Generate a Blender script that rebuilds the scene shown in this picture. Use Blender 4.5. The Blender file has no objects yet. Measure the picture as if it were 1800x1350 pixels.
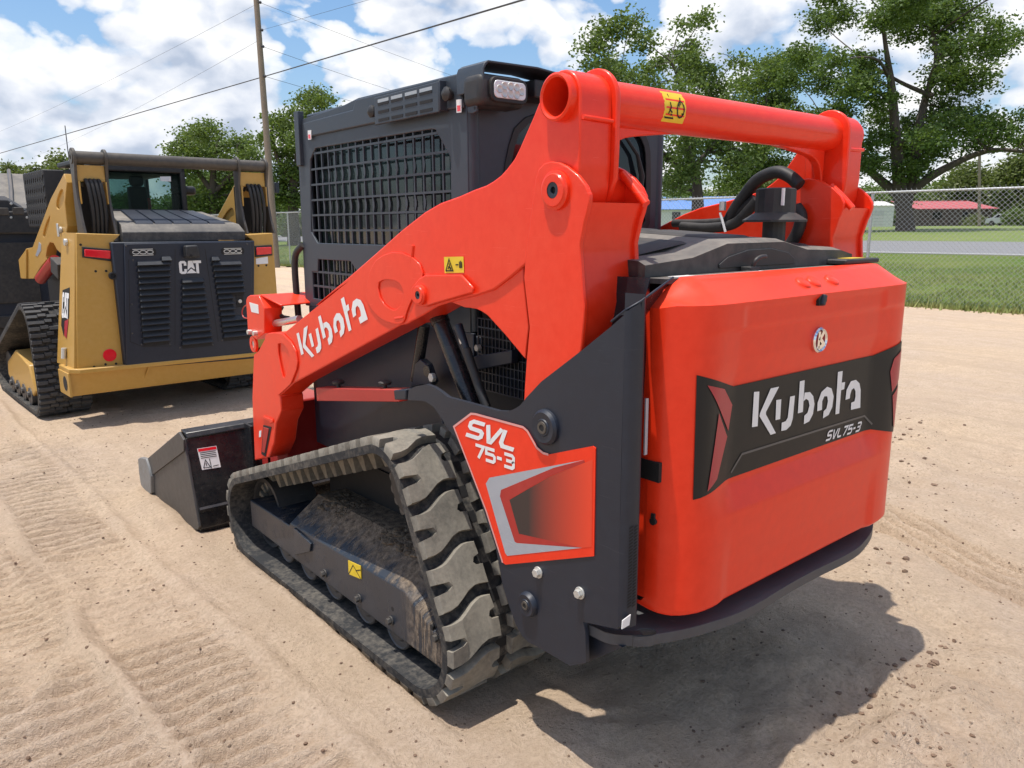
EXPOSURE = 0.42
CLOUD_BANKS = [((0.2893,0.9422,0.1688), 0.30, 0.13), ((0.1563,0.9824,0.1026), 0.30, 0.10), ((0.3621,0.9254,0.1117), 0.25, 0.09), ((0.5491,0.8056,0.2226), 0.16, 0.10), ((0.6547,0.7277,0.2046), 0.12, 0.14), ((0.7383,0.6294,0.2423), 0.3, 0.07), ((0.9238,0.3547,0.1440), 0.35, 0.07),
    ((0.1775,0.9628,0.2036), 0.13, -0.22), ((0.4376,0.8771,0.1980), 0.10, -0.19), ((0.6039,0.7792,0.1677), 0.12, -0.16), ((0.4852,0.8585,0.1660), 0.12, -0.10), ((0.3905,0.8890,0.2390), 0.05, 0.05)]

import bpy, bmesh, math, random
import numpy as np
from mathutils import Vector, Matrix, Euler
from mathutils.geometry import tessellate_polygon, delaunay_2d_cdt
R = math.radians
random.seed(5)
SC = bpy.context.scene
COL = SC.collection

# ------------------------------------------------------------------ camera
cd = bpy.data.cameras.new('camera')
cam = bpy.data.objects.new('camera', cd)
COL.objects.link(cam)
yaw, pitch, roll = -0.6922, 0.2020, -0.0058
F0 = Vector((-math.sin(yaw), math.cos(yaw), 0)); R0 = Vector((math.cos(yaw), math.sin(yaw), 0)); Z0 = Vector((0, 0, 1))
FW = math.cos(pitch)*F0 - math.sin(pitch)*Z0
UP = math.sin(pitch)*F0 + math.cos(pitch)*Z0
RT = math.cos(roll)*R0 + math.sin(roll)*UP
UP = -math.sin(roll)*R0 + math.cos(roll)*UP
M = Matrix((RT, UP, -FW)).transposed().to_4x4()
M.translation = Vector((-2.1279, -1.1426, 1.6))
cam.matrix_world = M
cd.sensor_width = 36.0
cd.lens = 36.0*1352/1800
cd.clip_end = 3000
cd.clip_start = 0.05
SC.camera = cam

# ------------------------------------------------------------------ view, world, sun
SC.view_settings.view_transform = 'Standard'
SC.view_settings.look = 'None'
SC.view_settings.gamma = 1
SC.view_settings.use_curve_mapping = False
SC.view_settings.exposure = EXPOSURE
SUN_EL, SUN_DIR = R(78.5), Vector((-1.0, 0.30, 0)).normalized()
to_sun = Vector((SUN_DIR.x*math.cos(SUN_EL), SUN_DIR.y*math.cos(SUN_EL), math.sin(SUN_EL)))
sd = bpy.data.lights.new('sun', 'SUN')
sd.energy = 3.6; sd.angle = R(0.53); sd.color = (1.0, 0.955, 0.88)
so = bpy.data.objects.new('sun', sd); COL.objects.link(so)
so.rotation_euler = to_sun.to_track_quat('Z', 'Y').to_euler()

W = bpy.data.worlds.new('World'); SC.world = W; W.use_nodes = True
nt = W.node_tree; N = nt.nodes; L = nt.links
for n in list(N): N.remove(n)
def node(t, typ, loc=None, **kw):
    n = t.nodes.new(typ)
    for k, v in kw.items():
        if isinstance(v, tuple) and k.startswith('in'): n.inputs[int(k[2:])].default_value = v
        elif k.startswith('in'): n.inputs[int(k[2:])].default_value = v
        else: setattr(n, k, v)
    return n
def math_n(t, op, a, b=None, c=None, clamp=False):
    n = t.nodes.new('ShaderNodeMath'); n.operation = op; n.use_clamp = clamp
    for i, v in enumerate((a, b, c)):
        if v is None: continue
        if hasattr(v, 'is_output'): t.links.new(v, n.inputs[i])
        else: n.inputs[i].default_value = v
    return n.outputs[0]
def mixc(t, f, a, b, mode='MIX'):
    n = t.nodes.new('ShaderNodeMix'); n.data_type = 'RGBA'; n.blend_type = mode
    for i, v in ((0, f), (6, a), (7, b)):
        if hasattr(v, 'is_output'): t.links.new(v, n.inputs[i])
        else: n.inputs[i].default_value = v if not isinstance(v, tuple) else (*v[:3], 1)
    return n.outputs[2]
def ramp(t, f, pts):
    n = t.nodes.new('ShaderNodeValToRGB'); e = n.color_ramp.elements
    while len(e) < len(pts): e.new(0.5)
    for i, (p, c) in enumerate(pts):
        e[i].position = p; e[i].color = (*c, 1) if isinstance(c, tuple) else (c, c, c, 1)
    t.links.new(f, n.inputs[0]); return n.outputs[0]
def noise(t, vec, scale, detail=4, rough=0.55, dist=0.0):
    n = t.nodes.new('ShaderNodeTexNoise'); n.inputs['Scale'].default_value = scale
    n.inputs['Detail'].default_value = detail; n.inputs['Roughness'].default_value = rough
    n.inputs['Distortion'].default_value = dist
    if vec is not None: t.links.new(vec, n.inputs['Vector'])
    return n.outputs['Fac']
sky = node(nt, 'ShaderNodeTexSky', sky_type='NISHITA', sun_disc=False, sun_elevation=SUN_EL, altitude=30, air_density=1.0, dust_density=2.0, ozone_density=2.0)
sky.sun_rotation = math.atan2(SUN_DIR.x, SUN_DIR.y)
tc = node(nt, 'ShaderNodeTexCoord')
dirv = tc.outputs['Generated']
sep = node(nt, 'ShaderNodeSeparateXYZ'); L.new(dirv, sep.inputs[0])
# the cloud layer is laid out on the sky sphere; banks of cumulus are denser towards some headings
def cloud_field(vec, dz):
    mp = node(nt, 'ShaderNodeMapping'); L.new(vec, mp.inputs['Vector'])
    mp.inputs['Location'].default_value = (3.7, 1.3, 0.2+dz)
    mp.inputs['Scale'].default_value = (1, 1, 1.5)
    wp = node(nt, 'ShaderNodeTexNoise'); L.new(mp.outputs[0], wp.inputs['Vector']); wp.inputs['Scale'].default_value = 9; wp.inputs['Detail'].default_value = 5
    wv = node(nt, 'ShaderNodeVectorMath', operation='MULTIPLY_ADD'); L.new(wp.outputs['Color'], wv.inputs[0]); wv.inputs[1].default_value = (0.10, 0.10, 0.10); L.new(mp.outputs[0], wv.inputs[2])
    big = noise(nt, mp.outputs[0], 3.1, 2, 0.5)
    mid = noise(nt, mp.outputs[0], 7.5, 12, 0.60, 0.15)
    vo = node(nt, 'ShaderNodeTexVoronoi', feature='F1'); L.new(wv.outputs[0], vo.inputs['Vector']); vo.inputs['Scale'].default_value = 11; vo.inputs['Detail'].default_value = 2; vo.inputs['Roughness'].default_value = 0.55
    puff = math_n(nt, 'MULTIPLY', math_n(nt, 'SUBTRACT', 0.62, vo.outputs['Distance']), 0.30)
    return math_n(nt, 'ADD', puff, math_n(nt, 'ADD', math_n(nt, 'MULTIPLY', big, 0.60), math_n(nt, 'MULTIPLY', mid, 0.46)))
base = cloud_field(dirv, 0.0)
above = cloud_field(dirv, 0.055)
banks = None
for (d, w, a) in CLOUD_BANKS:
    v = node(nt, 'ShaderNodeVectorMath', operation='DISTANCE'); L.new(dirv, v.inputs[0]); v.inputs[1].default_value = d
    g = math_n(nt, 'MULTIPLY', math_n(nt, 'SUBTRACT', 1.0, math_n(nt, 'DIVIDE', v.outputs['Value'], w), clamp=True), a)
    banks = g if banks is None else math_n(nt, 'ADD', banks, g)
dens = math_n(nt, 'ADD', base, banks)
mask = ramp(nt, dens, [(0.440, 0.0), (0.478, 0.66), (0.55, 1.0)])
lit = math_n(nt, 'ADD', math_n(nt, 'MULTIPLY', math_n(nt, 'SUBTRACT', base, above), 2.6), 0.66, clamp=True)
thick = math_n(nt, 'MULTIPLY', math_n(nt, 'SUBTRACT', dens, 0.52, clamp=True), 1.3)
lit = math_n(nt, 'SUBTRACT', lit, thick, clamp=True)
ccol = ramp(nt, lit, [(0.12, (3.0, 3.5, 4.4)), (0.45, (4.8, 5.1, 5.7)), (0.8, (6.6, 6.6, 6.6))])
hs = node(nt, 'ShaderNodeHueSaturation'); hs.inputs['Saturation'].default_value = 1.42; hs.inputs['Value'].default_value = 1.0; L.new(sky.outputs[0], hs.inputs['Color'])
# paler sky low down
skyc = mixc(nt, math_n(nt, 'MULTIPLY', math_n(nt, 'SUBTRACT', 1.0, math_n(nt, 'DIVIDE', sep.outputs[2], 0.60), clamp=True), 0.32), hs.outputs[0], (4.6, 5.6, 6.6))
mix = mixc(nt, mask, skyc, ccol)
W.cycles.sampling_method = 'MANUAL'; W.cycles.sample_map_resolution = 256
bg = node(nt, 'ShaderNodeBackground'); bg.inputs['Strength'].default_value = 0.125
L.new(mix, bg.inputs['Color'])
ow = node(nt, 'ShaderNodeOutputWorld'); L.new(bg.outputs[0], ow.inputs['Surface'])

# ------------------------------------------------------------------ materials
MATS = {}
def new_mat(name):
    m = bpy.data.materials.new(name); m.use_nodes = True
    t = m.node_tree
    p = t.nodes['Principled BSDF']
    MATS[name] = m
    return m, t, p
def obj_coord(t):
    return t.nodes.new('ShaderNodeTexCoord').outputs['Object']
def bump(t, p, h, strength, dist):
    b = t.nodes.new('ShaderNodeBump'); b.inputs['Strength'].default_value = strength; b.inputs['Distance'].default_value = dist
    t.links.new(h, b.inputs['Height']); t.links.new(b.outputs[0], p.inputs['Normal']); return b
def up_mask(t, lo=0.55, hi=0.95):
    g = t.nodes.new('ShaderNodeNewGeometry'); s = t.nodes.new('ShaderNodeSeparateXYZ'); t.links.new(g.outputs['Normal'], s.inputs[0])
    mr = t.nodes.new('ShaderNodeMapRange'); mr.inputs[1].default_value = lo; mr.inputs[2].default_value = hi
    t.links.new(s.outputs[2], mr.inputs[0]); return mr.outputs[0]
def paint(name, col, rough=0.4, dust=0.15, dustcol=(0.36, 0.28, 0.2), coat=0.0, metal=0.0, grain=0.0, updust=0.5, scale=3.0, spec=0.5, scratch=0.0):
    m, t, p = new_mat(name); c = obj_coord(t)
    n1 = noise(t, c, scale, 7, 0.62); n2 = noise(t, c, scale*9, 5, 0.6)
    n = math_n(t, 'MULTIPLY', n1, n2)
    msk = ramp(t, n, [(0.17, 0.0), (0.42, 1.0)])
    base = math_n(t, 'MULTIPLY', msk, dust)
    up = math_n(t, 'MULTIPLY', up_mask(t), math_n(t, 'MULTIPLY', n1, updust))
    f = math_n(t, 'ADD', base, up, clamp=True)
    tone = mixc(t, n2, tuple(x*0.88 for x in col), tuple(min(1, x*1.1) for x in col))
    colr = mixc(t, f, tone, dustcol)
    if scratch:
        mp = t.nodes.new('ShaderNodeMapping'); t.links.new(c, mp.inputs['Vector']); mp.inputs['Scale'].default_value = (6, 3, 90); mp.inputs['Rotation'].default_value = (0.5, 0.1, 0.2)
        sn = noise(t, mp.outputs[0], 2.0, 3, 0.7)
        colr = mixc(t, math_n(t, 'MULTIPLY', ramp(t, sn, [(0.66, 0.0), (0.72, 1.0)]), scratch), colr, tuple(min(1, x*1.5+0.12) for x in col))
    t.links.new(colr, p.inputs['Base Color'])
    rr = math_n(t, 'ADD', math_n(t, 'MULTIPLY', f, 0.4), math_n(t, 'ADD', rough-0.05, math_n(t, 'MULTIPLY', n2, 0.12)), clamp=True)
    t.links.new(rr, p.inputs['Roughness'])
    p.inputs['Metallic'].default_value = metal
    p.inputs['Specular IOR Level'].default_value = spec
    p.inputs['Coat Weight'].default_value = coat
    p.inputs['Coat Roughness'].default_value = 0.12
    if grain: bump(t, p, noise(t, c, 260, 2, 0.5), grain, 0.0006)
    return m
orange = paint('orange_paint', (0.86, 0.036, 0.008), 0.36, 0.10, (0.55, 0.20, 0.11), coat=0.22, grain=0.25, updust=0.14, scratch=0.32, spec=0.3)
orange_plastic = paint('orange_plastic', (0.86, 0.036, 0.007), 0.40, 0.05, (0.6, 0.22, 0.12), coat=0.15, grain=0.25, updust=0.12, spec=0.3)
deep_red = paint('red_paint', (0.42, 0.022, 0.018), 0.4, 0.06, (0.4, 0.2, 0.14), grain=0.2)
charcoal = paint('charcoal_paint', (0.011, 0.016, 0.029), 0.42, 0.11, (0.055, 0.062, 0.075), grain=0.3, updust=0.35, scratch=0.12)
cab_grey = paint('cab_paint', (0.034, 0.044, 0.058), 0.45, 0.15, (0.09, 0.10, 0.115), grain=0.3, updust=0.3)
bumper_paint = paint('bumper_paint', (0.060, 0.062, 0.070), 0.5, 0.35, (0.11, 0.11, 0.11), updust=0.75, scratch=0.4)  # grey on top is wear plus sky reflection put into the colour
black_plastic = paint('black_plastic', (0.018, 0.019, 0.021), 0.5, 0.22, (0.14, 0.12, 0.10), grain=0.5, updust=0.42)
hood_plastic = paint('hood_plastic', (0.030, 0.030, 0.032), 0.5, 0.30, (0.28, 0.25, 0.21), grain=0.5, updust=0.95)
black_gloss = paint('black_gloss', (0.010, 0.011, 0.014), 0.22, 0.14, (0.16, 0.13, 0.10), updust=0.3, scratch=0.2)
worn_steel = paint('worn_steel', (0.070, 0.070, 0.072), 0.45, 0.35, (0.15, 0.125, 0.10), metal=0.4, updust=0.4, scratch=0.4)
cutter_steel = paint('cutter_steel', (0.25, 0.26, 0.265), 0.5, 0.45, (0.24, 0.19, 0.14), metal=0.4, scratch=0.4)
bright_steel = paint('bright_steel', (0.62, 0.62, 0.62), 0.28, 0.2, (0.4, 0.36, 0.3), metal=0.9)
zinc = paint('zinc', (0.60, 0.60, 0.57), 0.4, 0.15, (0.45, 0.42, 0.36), metal=0.55)
galv = paint('galvanised', (0.46, 0.48, 0.49), 0.45, 0.15, (0.4, 0.38, 0.34), metal=0.6)
chrome = paint('chrome', (0.8, 0.8, 0.8), 0.12, 0.1, metal=1.0)
yellow = paint('yellow_paint', (0.50, 0.285, 0.055), 0.42, 0.12, (0.42, 0.32, 0.2), coat=0.1, grain=0.25, updust=0.3)
umber = paint('umber_paint', (0.060, 0.052, 0.044), 0.42, 0.2, (0.2, 0.17, 0.13), updust=0.3)
hose_black = paint('hose_rubber', (0.012, 0.012, 0.013), 0.55, 0.2, (0.12, 0.10, 0.08), updust=0.3)
decal_black = paint('decal_black', (0.013, 0.013, 0.013), 0.45, 0.03, (0.06, 0.06, 0.055), updust=0.05, spec=0.3)
decal_grey = paint('decal_grey', (0.085, 0.085, 0.085), 0.4, 0.05)
decal_white = paint('decal_white', (0.80, 0.80, 0.79), 0.45, 0.06)
decal_pink = paint('decal_edge', (0.72, 0.33, 0.30), 0.45, 0.06)
decal_yellow = paint('decal_yellow', (0.80, 0.56, 0.02), 0.45, 0.06)
decal_red = paint('reflector_red', (0.40, 0.012, 0.030), 0.3, 0.05, grain=0.6)
decal_silver = paint('decal_silver', (0.40, 0.43, 0.48), 0.3, 0.05, metal=0.2, scratch=0.4)
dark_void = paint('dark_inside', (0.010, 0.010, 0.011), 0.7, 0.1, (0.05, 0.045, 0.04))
louvre_paint = paint('louvre_paint', (0.024, 0.027, 0.032), 0.45, 0.10, (0.09, 0.09, 0.09), updust=0.35)
tail_red = paint('tail_lens', (0.78, 0.012, 0.026), 0.15, 0.03, coat=0.8)
wood = paint('pole_wood', (0.20, 0.165, 0.125), 0.8, 0.4, (0.32, 0.28, 0.22), scale=2)
wire_dark = paint('wire', (0.05, 0.05, 0.055), 0.6, 0.0, updust=0)

def glass_mat(name, col, alpha_mix, rough=0.04):
    m, t, p = new_mat(name)
    p.inputs['Base Color'].default_value = (*col, 1); p.inputs['Roughness'].default_value = rough
    p.inputs['Specular IOR Level'].default_value = 0.6
    tr = t.nodes.new('ShaderNodeBsdfTransparent'); tr.inputs[0].default_value = (0.55, 0.68, 0.66, 1)
    mx = t.nodes.new('ShaderNodeMixShader'); mx.inputs[0].default_value = alpha_mix
    t.links.new(tr.outputs[0], mx.inputs[1]); t.links.new(p.outputs[0], mx.inputs[2])
    t.links.new(mx.outputs[0], t.nodes['Material Output'].inputs['Surface'])
    return m
dark_glass = glass_mat('tinted_glass', (0.012, 0.016, 0.020), 0.82)
clear_glass = glass_mat('clear_glass', (0.02, 0.03, 0.03), 0.13)
m, t, p = new_mat('lamp_lens'); p.inputs['Base Color'].default_value = (0.72, 0.73, 0.75, 1); p.inputs['Roughness'].default_value = 0.25; p.inputs['Coat Weight'].default_value = 0.6
lamp_lens = m
# rubber with dried mud in the lower spots
m, t, p = new_mat('track_rubber'); c = obj_coord(t)
n1 = noise(t, c, 5, 8, 0.62); n2 = noise(t, c, 60, 5, 0.65)
f = ramp(t, math_n(t, 'ADD', math_n(t, 'MULTIPLY', n1, 0.65), math_n(t, 'MULTIPLY', n2, 0.35)), [(0.36, 0.25), (0.62, 1.0)])
colr = mixc(t, f, (0.075, 0.070, 0.062), (0.27, 0.245, 0.20))
t.links.new(colr, p.inputs['Base Color']); p.inputs['Roughness'].default_value = 0.85; p.inputs['Specular IOR Level'].default_value = 0.25
bump(t, p, n2, 0.4, 0.003); rubber_lug = m
m, t, p = new_mat('track_belt'); c = obj_coord(t)
n1 = noise(t, c, 4, 8, 0.65); n2 = noise(t, c, 45, 5, 0.65)
f = ramp(t, math_n(t, 'MULTIPLY', n1, n2), [(0.2, 0.0), (0.42, 1.0)])
colr = mixc(t, f, (0.026, 0.027, 0.029), (0.14, 0.125, 0.105))
t.links.new(colr, p.inputs['Base Color']); p.inputs['Roughness'].default_value = 0.75; p.inputs['Specular IOR Level'].default_value = 0.3
bump(t, p, n2, 0.5, 0.004); rubber_belt = m
cat_rubber = paint('block_rubber', (0.050, 0.052, 0.056), 0.7, 0.25, (0.13, 0.12, 0.105), updust=0.4)
# mud caked frame
m, t, p = new_mat('muddy_frame'); c = obj_coord(t)
mp = t.nodes.new('ShaderNodeMapping'); t.links.new(c, mp.inputs['Vector']); mp.inputs['Scale'].default_value = (3.5, 11, 3.5)
n1 = noise(t, mp.outputs[0], 3.0, 8, 0.65, 0.3); n2 = noise(t, c, 34, 7, 0.72); n3 = noise(t, c, 7.5, 6, 0.6)
um = up_mask(t, 0.30, 0.62)
side = math_n(t, 'MULTIPLY', ramp(t, math_n(t, 'MULTIPLY', n1, n2), [(0.28, 0.0), (0.40, 1.0)]), 0.14)
sz = t.nodes.new('ShaderNodeSeparateXYZ'); t.links.new(c, sz.inputs[0])
ridge = t.nodes.new('ShaderNodeMapRange'); ridge.inputs[1].default_value = 0.30; ridge.inputs[2].default_value = 0.41; t.links.new(sz.outputs[2], ridge.inputs[0])
topm = ramp(t, math_n(t, 'ADD', math_n(t, 'ADD', math_n(t, 'MULTIPLY', n1, 0.35), math_n(t, 'MULTIPLY', n3, 0.45)), math_n(t, 'MULTIPLY', ridge.outputs[0], 0.24)), [(0.42, 0.0), (0.48, 0.6), (0.56, 1.0)])
f = mixc(t, um, side, topm)
mp2 = t.nodes.new('ShaderNodeMapping'); t.links.new(c, mp2.inputs['Vector']); mp2.inputs['Scale'].default_value = (4, 30, 4)
endm = t.nodes.new('ShaderNodeMapRange'); endm.inputs[1].default_value = 1.10; endm.inputs[2].default_value = 0.98; t.links.new(sz.outputs[1], endm.inputs[0])
streak = math_n(t, 'MULTIPLY', ramp(t, noise(t, mp2.outputs[0], 2.0, 5, 0.6), [(0.40, 0.0), (0.52, 0.9)]), endm.outputs[0])
f = math_n(t, 'MAXIMUM', f, streak)
mud = mixc(t, ramp(t, n2, [(0.35, 0.0), (0.65, 1.0)]), (0.060, 0.042, 0.029), (0.31, 0.235, 0.165))
t.links.new(mixc(t, f, mixc(t, n3, (0.011, 0.016, 0.025), (0.026, 0.037, 0.056)), mud), p.inputs['Base Color'])
t.links.new(math_n(t, 'ADD', math_n(t, 'MULTIPLY', f, 0.5), 0.36, clamp=True), p.inputs['Roughness'])
bump(t, p, math_n(t, 'MULTIPLY', f, n2), 0.9, 0.012); muddy = m
m, t, p = new_mat('caked_mud'); c = obj_coord(t)
n2 = noise(t, c, 30, 8, 0.7); n3 = noise(t, c, 6, 3, 0.5)
t.links.new(mixc(t, ramp(t, math_n(t, 'ADD', math_n(t, 'MULTIPLY', n2, 0.6), math_n(t, 'MULTIPLY', n3, 0.4)), [(0.38, 0.0), (0.6, 1.0)]), (0.055, 0.038, 0.026), (0.24, 0.18, 0.12)), p.inputs['Base Color'])
p.inputs['Roughness'].default_value = 0.95; bump(t, p, n2, 1.0, 0.01); caked = m
# printed gradient of the side badge: black print fading to orange towards the rear
m, t, p = new_mat('badge_print'); c = obj_coord(t); s = t.nodes.new('ShaderNodeSeparateXYZ'); t.links.new(c, s.inputs[0])
BADGE = (m, t, p, s)

# ------------------------------------------------------------------ mesh helpers
class MB:
    def __init__(self): self.v = []; self.f = []
    def add(self, vs, fs):
        o = len(self.v); self.v.extend([tuple(x) for x in vs]); self.f.extend([tuple(i+o for i in q) for q in fs]); return self
    def box(self, c, s, rot=None):
        x, y, z = (k/2 for k in s); vs = [Vector((a*x, b*y, d*z)) for a in (-1, 1) for b in (-1, 1) for d in (-1, 1)]
        if rot is not None:
            m = rot if isinstance(rot, Matrix) else Euler(rot).to_matrix(); vs = [m @ v for v in vs]
        return self.add([v+Vector(c) for v in vs], [(0, 1, 3, 2), (4, 6, 7, 5), (0, 4, 5, 1), (2, 3, 7, 6), (0, 2, 6, 4), (1, 5, 7, 3)])
    def bx(self, x0, x1, y0, y1, z0, z1): return self.box(((x0+x1)/2, (y0+y1)/2, (z0+z1)/2), (x1-x0, y1-y0, z1-z0))
    def cyl(self, p0, p1, r0, r1=None, n=20, caps=True):
        r1 = r0 if r1 is None else r1
        p0, p1 = Vector(p0), Vector(p1); d = (p1-p0).normalized(); q = d.to_track_quat('Z', 'Y')
        vs = []
        for pp, r in ((p0, r0), (p1, r1)):
            for i in range(n):
                a = 2*math.pi*i/n; vs.append(pp + q @ Vector((r*math.cos(a), r*math.sin(a), 0)))
        fs = [(i, (i+1) % n, n+(i+1) % n, n+i) for i in range(n)]
        if caps: fs += [tuple(range(n-1, -1, -1)), tuple(range(n, 2*n))]
        return self.add(vs, fs)
    def lathe(self, p, axis, prof, n=28):
        # prof: (radius, distance along axis)
        p = Vector(p); q = Vector(axis).normalized().to_track_quat('Z', 'Y'); vs = []; k = len(prof)
        for i in range(n):
            a = 2*math.pi*i/n
            for (r, h) in prof: vs.append(p + q @ Vector((r*math.cos(a), r*math.sin(a), h)))
        fs = [(i*k+j, ((i+1) % n)*k+j, ((i+1) % n)*k+j+1, i*k+j+1) for i in range(n) for j in range(k-1)]
        return self.add(vs, fs)
    def tube(self, pts, r, n=10, closed=False, caps=True):
        pts = [Vector(p) for p in pts]; k = len(pts); vs = []
        rr = r if isinstance(r, (list, tuple)) else [r]*k
        prev = None
        for i, p in enumerate(pts):
            a = pts[(i-1) % k] if (closed or i > 0) else p; b = pts[(i+1) % k] if (closed or i < k-1) else p
            d = (b-a).normalized()
            if prev is None:
                u = d.orthogonal().normalized()
            else:
                u = (prev - d*prev.dot(d)).normalized()
            prev = u; w = d.cross(u)
            for j in range(n):
                t_ = 2*math.pi*j/n; vs.append(p + (math.cos(t_)*u + math.sin(t_)*w)*float(rr[i]))
        fs = []
        for i in range(k if closed else k-1):
            i2 = (i+1) % k
            for j in range(n): fs.append((i*n+j, i*n+(j+1) % n, i2*n+(j+1) % n, i2*n+j))
        if caps and not closed: fs += [tuple(range(n-1, -1, -1)), tuple((k-1)*n+j for j in range(n))]
        return self.add(vs, fs)
    def plate(self, ax, a, b, outer, holes=(), skew=None):
        # polygon given in the plane normal to axis ax, extruded from a to b; skew(u, v) shifts along the axis
        def P(t_, uv):
            u, v = uv; t2 = t_ + (skew(u, v) if skew else 0)
            return (t2, u, v) if ax == 'x' else ((u, t2, v) if ax == 'y' else (u, v, t2))
        loops = [list(outer)] + [list(h) for h in holes]
        flat = [p for l in loops for p in l]; n = len(flat)
        if holes:
            ed, o = [], 0
            for l in loops: ed += [(o+i, o+(i+1) % len(l)) for i in range(len(l))]; o += len(l)
            def inpoly(l, x, y):
                c_ = False; j = len(l)-1
                for i in range(len(l)):
                    if (l[i][1] > y) != (l[j][1] > y) and x < (l[j][0]-l[i][0])*(y-l[i][1])/(l[j][1]-l[i][1])+l[i][0]: c_ = not c_
                    j = i
                return c_
            cdt = delaunay_2d_cdt([Vector((p[0], p[1])) for p in flat], ed, [], 0, 1e-7); cv = cdt[0]
            near = [min(range(n), key=lambda i: (flat[i][0]-q.x)**2+(flat[i][1]-q.y)**2) for q in cv]
            capf = []
            for q in cdt[2]:
                cx = sum(cv[i].x for i in q)/len(q); cy = sum(cv[i].y for i in q)/len(q)
                if inpoly(loops[0], cx, cy) and not any(inpoly(h, cx, cy) for h in loops[1:]): capf.append(tuple(near[i] for i in q))
        else: capf = [tuple(range(n))]
        vs = [P(a, p) for p in flat] + [P(b, p) for p in flat]
        fs = list(capf) + [tuple(i+n for i in reversed(q)) for q in capf]
        o = 0
        for l in loops:
            k = len(l)
            for i in range(k): fs.append((o+i, o+(i+1) % k, n+o+(i+1) % k, n+o+i))
            o += k
        return self.add(vs, fs)
def link(name, data, m=None, parent=None):
    o = bpy.data.objects.new(name, data); COL.objects.link(o)
    if m is not None and not data.materials: data.materials.append(m)
    if parent is not None: o.parent = parent
    return o
def mesh_of(mb, name, m, smooth=32, recalc=True):
    me = bpy.data.meshes.new(name); me.from_pydata(mb.v, [], mb.f)
    if recalc:
        b = bmesh.new(); b.from_mesh(me); bmesh.ops.recalc_face_normals(b, faces=b.faces); b.to_mesh(me); b.free()
    if m is not None: me.materials.append(m)
    if smooth:
        me.polygons.foreach_set('use_smooth', [True]*len(me.polygons)); me.set_sharp_from_angle(angle=R(smooth))
    me.update(); return me
def part(name, mb, m, parent=None, bev=0.0, seg=2, smooth=32, stuff=False, label=None, recalc=True):
    # vertices are given in the thing's own frame (machine or ground metres); children undo their thing's base point
    o = link(name, mesh_of(mb, name, m, smooth, recalc), None, parent)
    if parent is not None and parent.get('base') is not None and parent.parent is None:
        o.location = -Vector(parent['base'])
    if bev:
        bm_ = o.modifiers.new('bevel', 'BEVEL'); bm_.width = bev; bm_.segments = seg; bm_.limit_method = 'ANGLE'; bm_.angle_limit = R(38); bm_.use_clamp_overlap = True
    if stuff: o['kind'] = 'stuff'
    if label: o['label'] = label
    return o
def thing(name, label, cat, base=(0, 0, 0), rot=0.0, origin=(0, 0, 0), group=None):
    # Empty standing at the thing's base; base is that point in the thing's own frame, whose origin sits at `origin`
    o = bpy.data.objects.new(name, None); COL.objects.link(o); o.empty_display_size = 0.3
    q = Matrix.Rotation(rot, 3, 'Z')
    o.location = Vector(origin) + q @ Vector(base); o.rotation_euler = (0, 0, rot)
    o['label'] = label; o['category'] = cat; o['base'] = tuple(base)
    if group: o['group'] = group
    return o
def tag(o, label, cat, group=None):
    o['label'] = label; o['category'] = cat
    if group: o['group'] = group
    return o
def structure(o): o['kind'] = 'structure'; return o
def stroke_polys(lines, w):
    # ribbon polygons (mitred) for pen strokes
    out = []
    for ln in lines:
        pts = [Vector((p[0], p[1])) for p in ln]; k = len(pts); a = []; b = []
        for i in range(k):
            d0 = (pts[i]-pts[i-1]).normalized() if i > 0 else None; d1 = (pts[i+1]-pts[i]).normalized() if i < k-1 else None
            d0 = d0 or d1; d1 = d1 or d0
            n0 = Vector((-d0.y, d0.x)); n1 = Vector((-d1.y, d1.x)); mm = (n0+n1)
            mm = mm.normalized() if mm.length > 1e-6 else n0
            s = w/2/max(0.45, mm.dot(n0)); a.append(pts[i]+mm*s); b.append(pts[i]-mm*s)
        for i in range(k-1): out.append([tuple(a[i]), tuple(a[i+1]), tuple(b[i+1]), tuple(b[i])])
    return out
GLY = {
 'S': ([[(1.0, 1), (0.18, 1), (0, 0.86), (0, 0.62), (0.14, 0.51), (0.86, 0.49), (1, 0.38), (1, 0.14), (0.84, 0), (-0.1, 0)]], 1.0),
 'V': ([[(0.0, 1.05), (0.40, 0.0), (0.55, 0.0), (1.0, 1.05)]], 1.0),
 'L': ([[(0.0, 1.05), (0.0, 0.2), (0.16, 0), (0.95, 0)]], 0.9),
 '7': ([[(0, 1), (0.95, 1), (0.35, -0.05)]], 0.95),
 '5': ([[(1.0, 1), (0.05, 1), (0.05, 0.56), (0.84, 0.56), (1, 0.44), (1, 0.13), (0.84, 0), (0, 0)]], 1.0),
 '3': ([[(0, 1), (0.84, 1), (1, 0.87), (1, 0.63), (0.86, 0.51), (0.2, 0.51)], [(0.86, 0.51), (1, 0.38), (1, 0.13), (0.84, 0), (0, 0)]], 1.0),
 '-': ([[(0.0, 0.48), (0.55, 0.48)]], 0.55),
 'C': ([[(1.0, 0.68), (1.0, 0.9), (0.88, 1.0), (0.15, 1.0), (0, 0.88), (0, 0.12), (0.15, 0), (0.88, 0), (1.0, 0.1), (1.0, 0.32)]], 1.0),
 'A': ([[(0.0, 0.0), (0.42, 1.0), (0.60, 1.0), (1.02, 0.0)]], 1.0),
 'T': ([[(0, 1), (1, 1)], [(0.5, 1.0), (0.5, -0.1)]], 1.0)}
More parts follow.
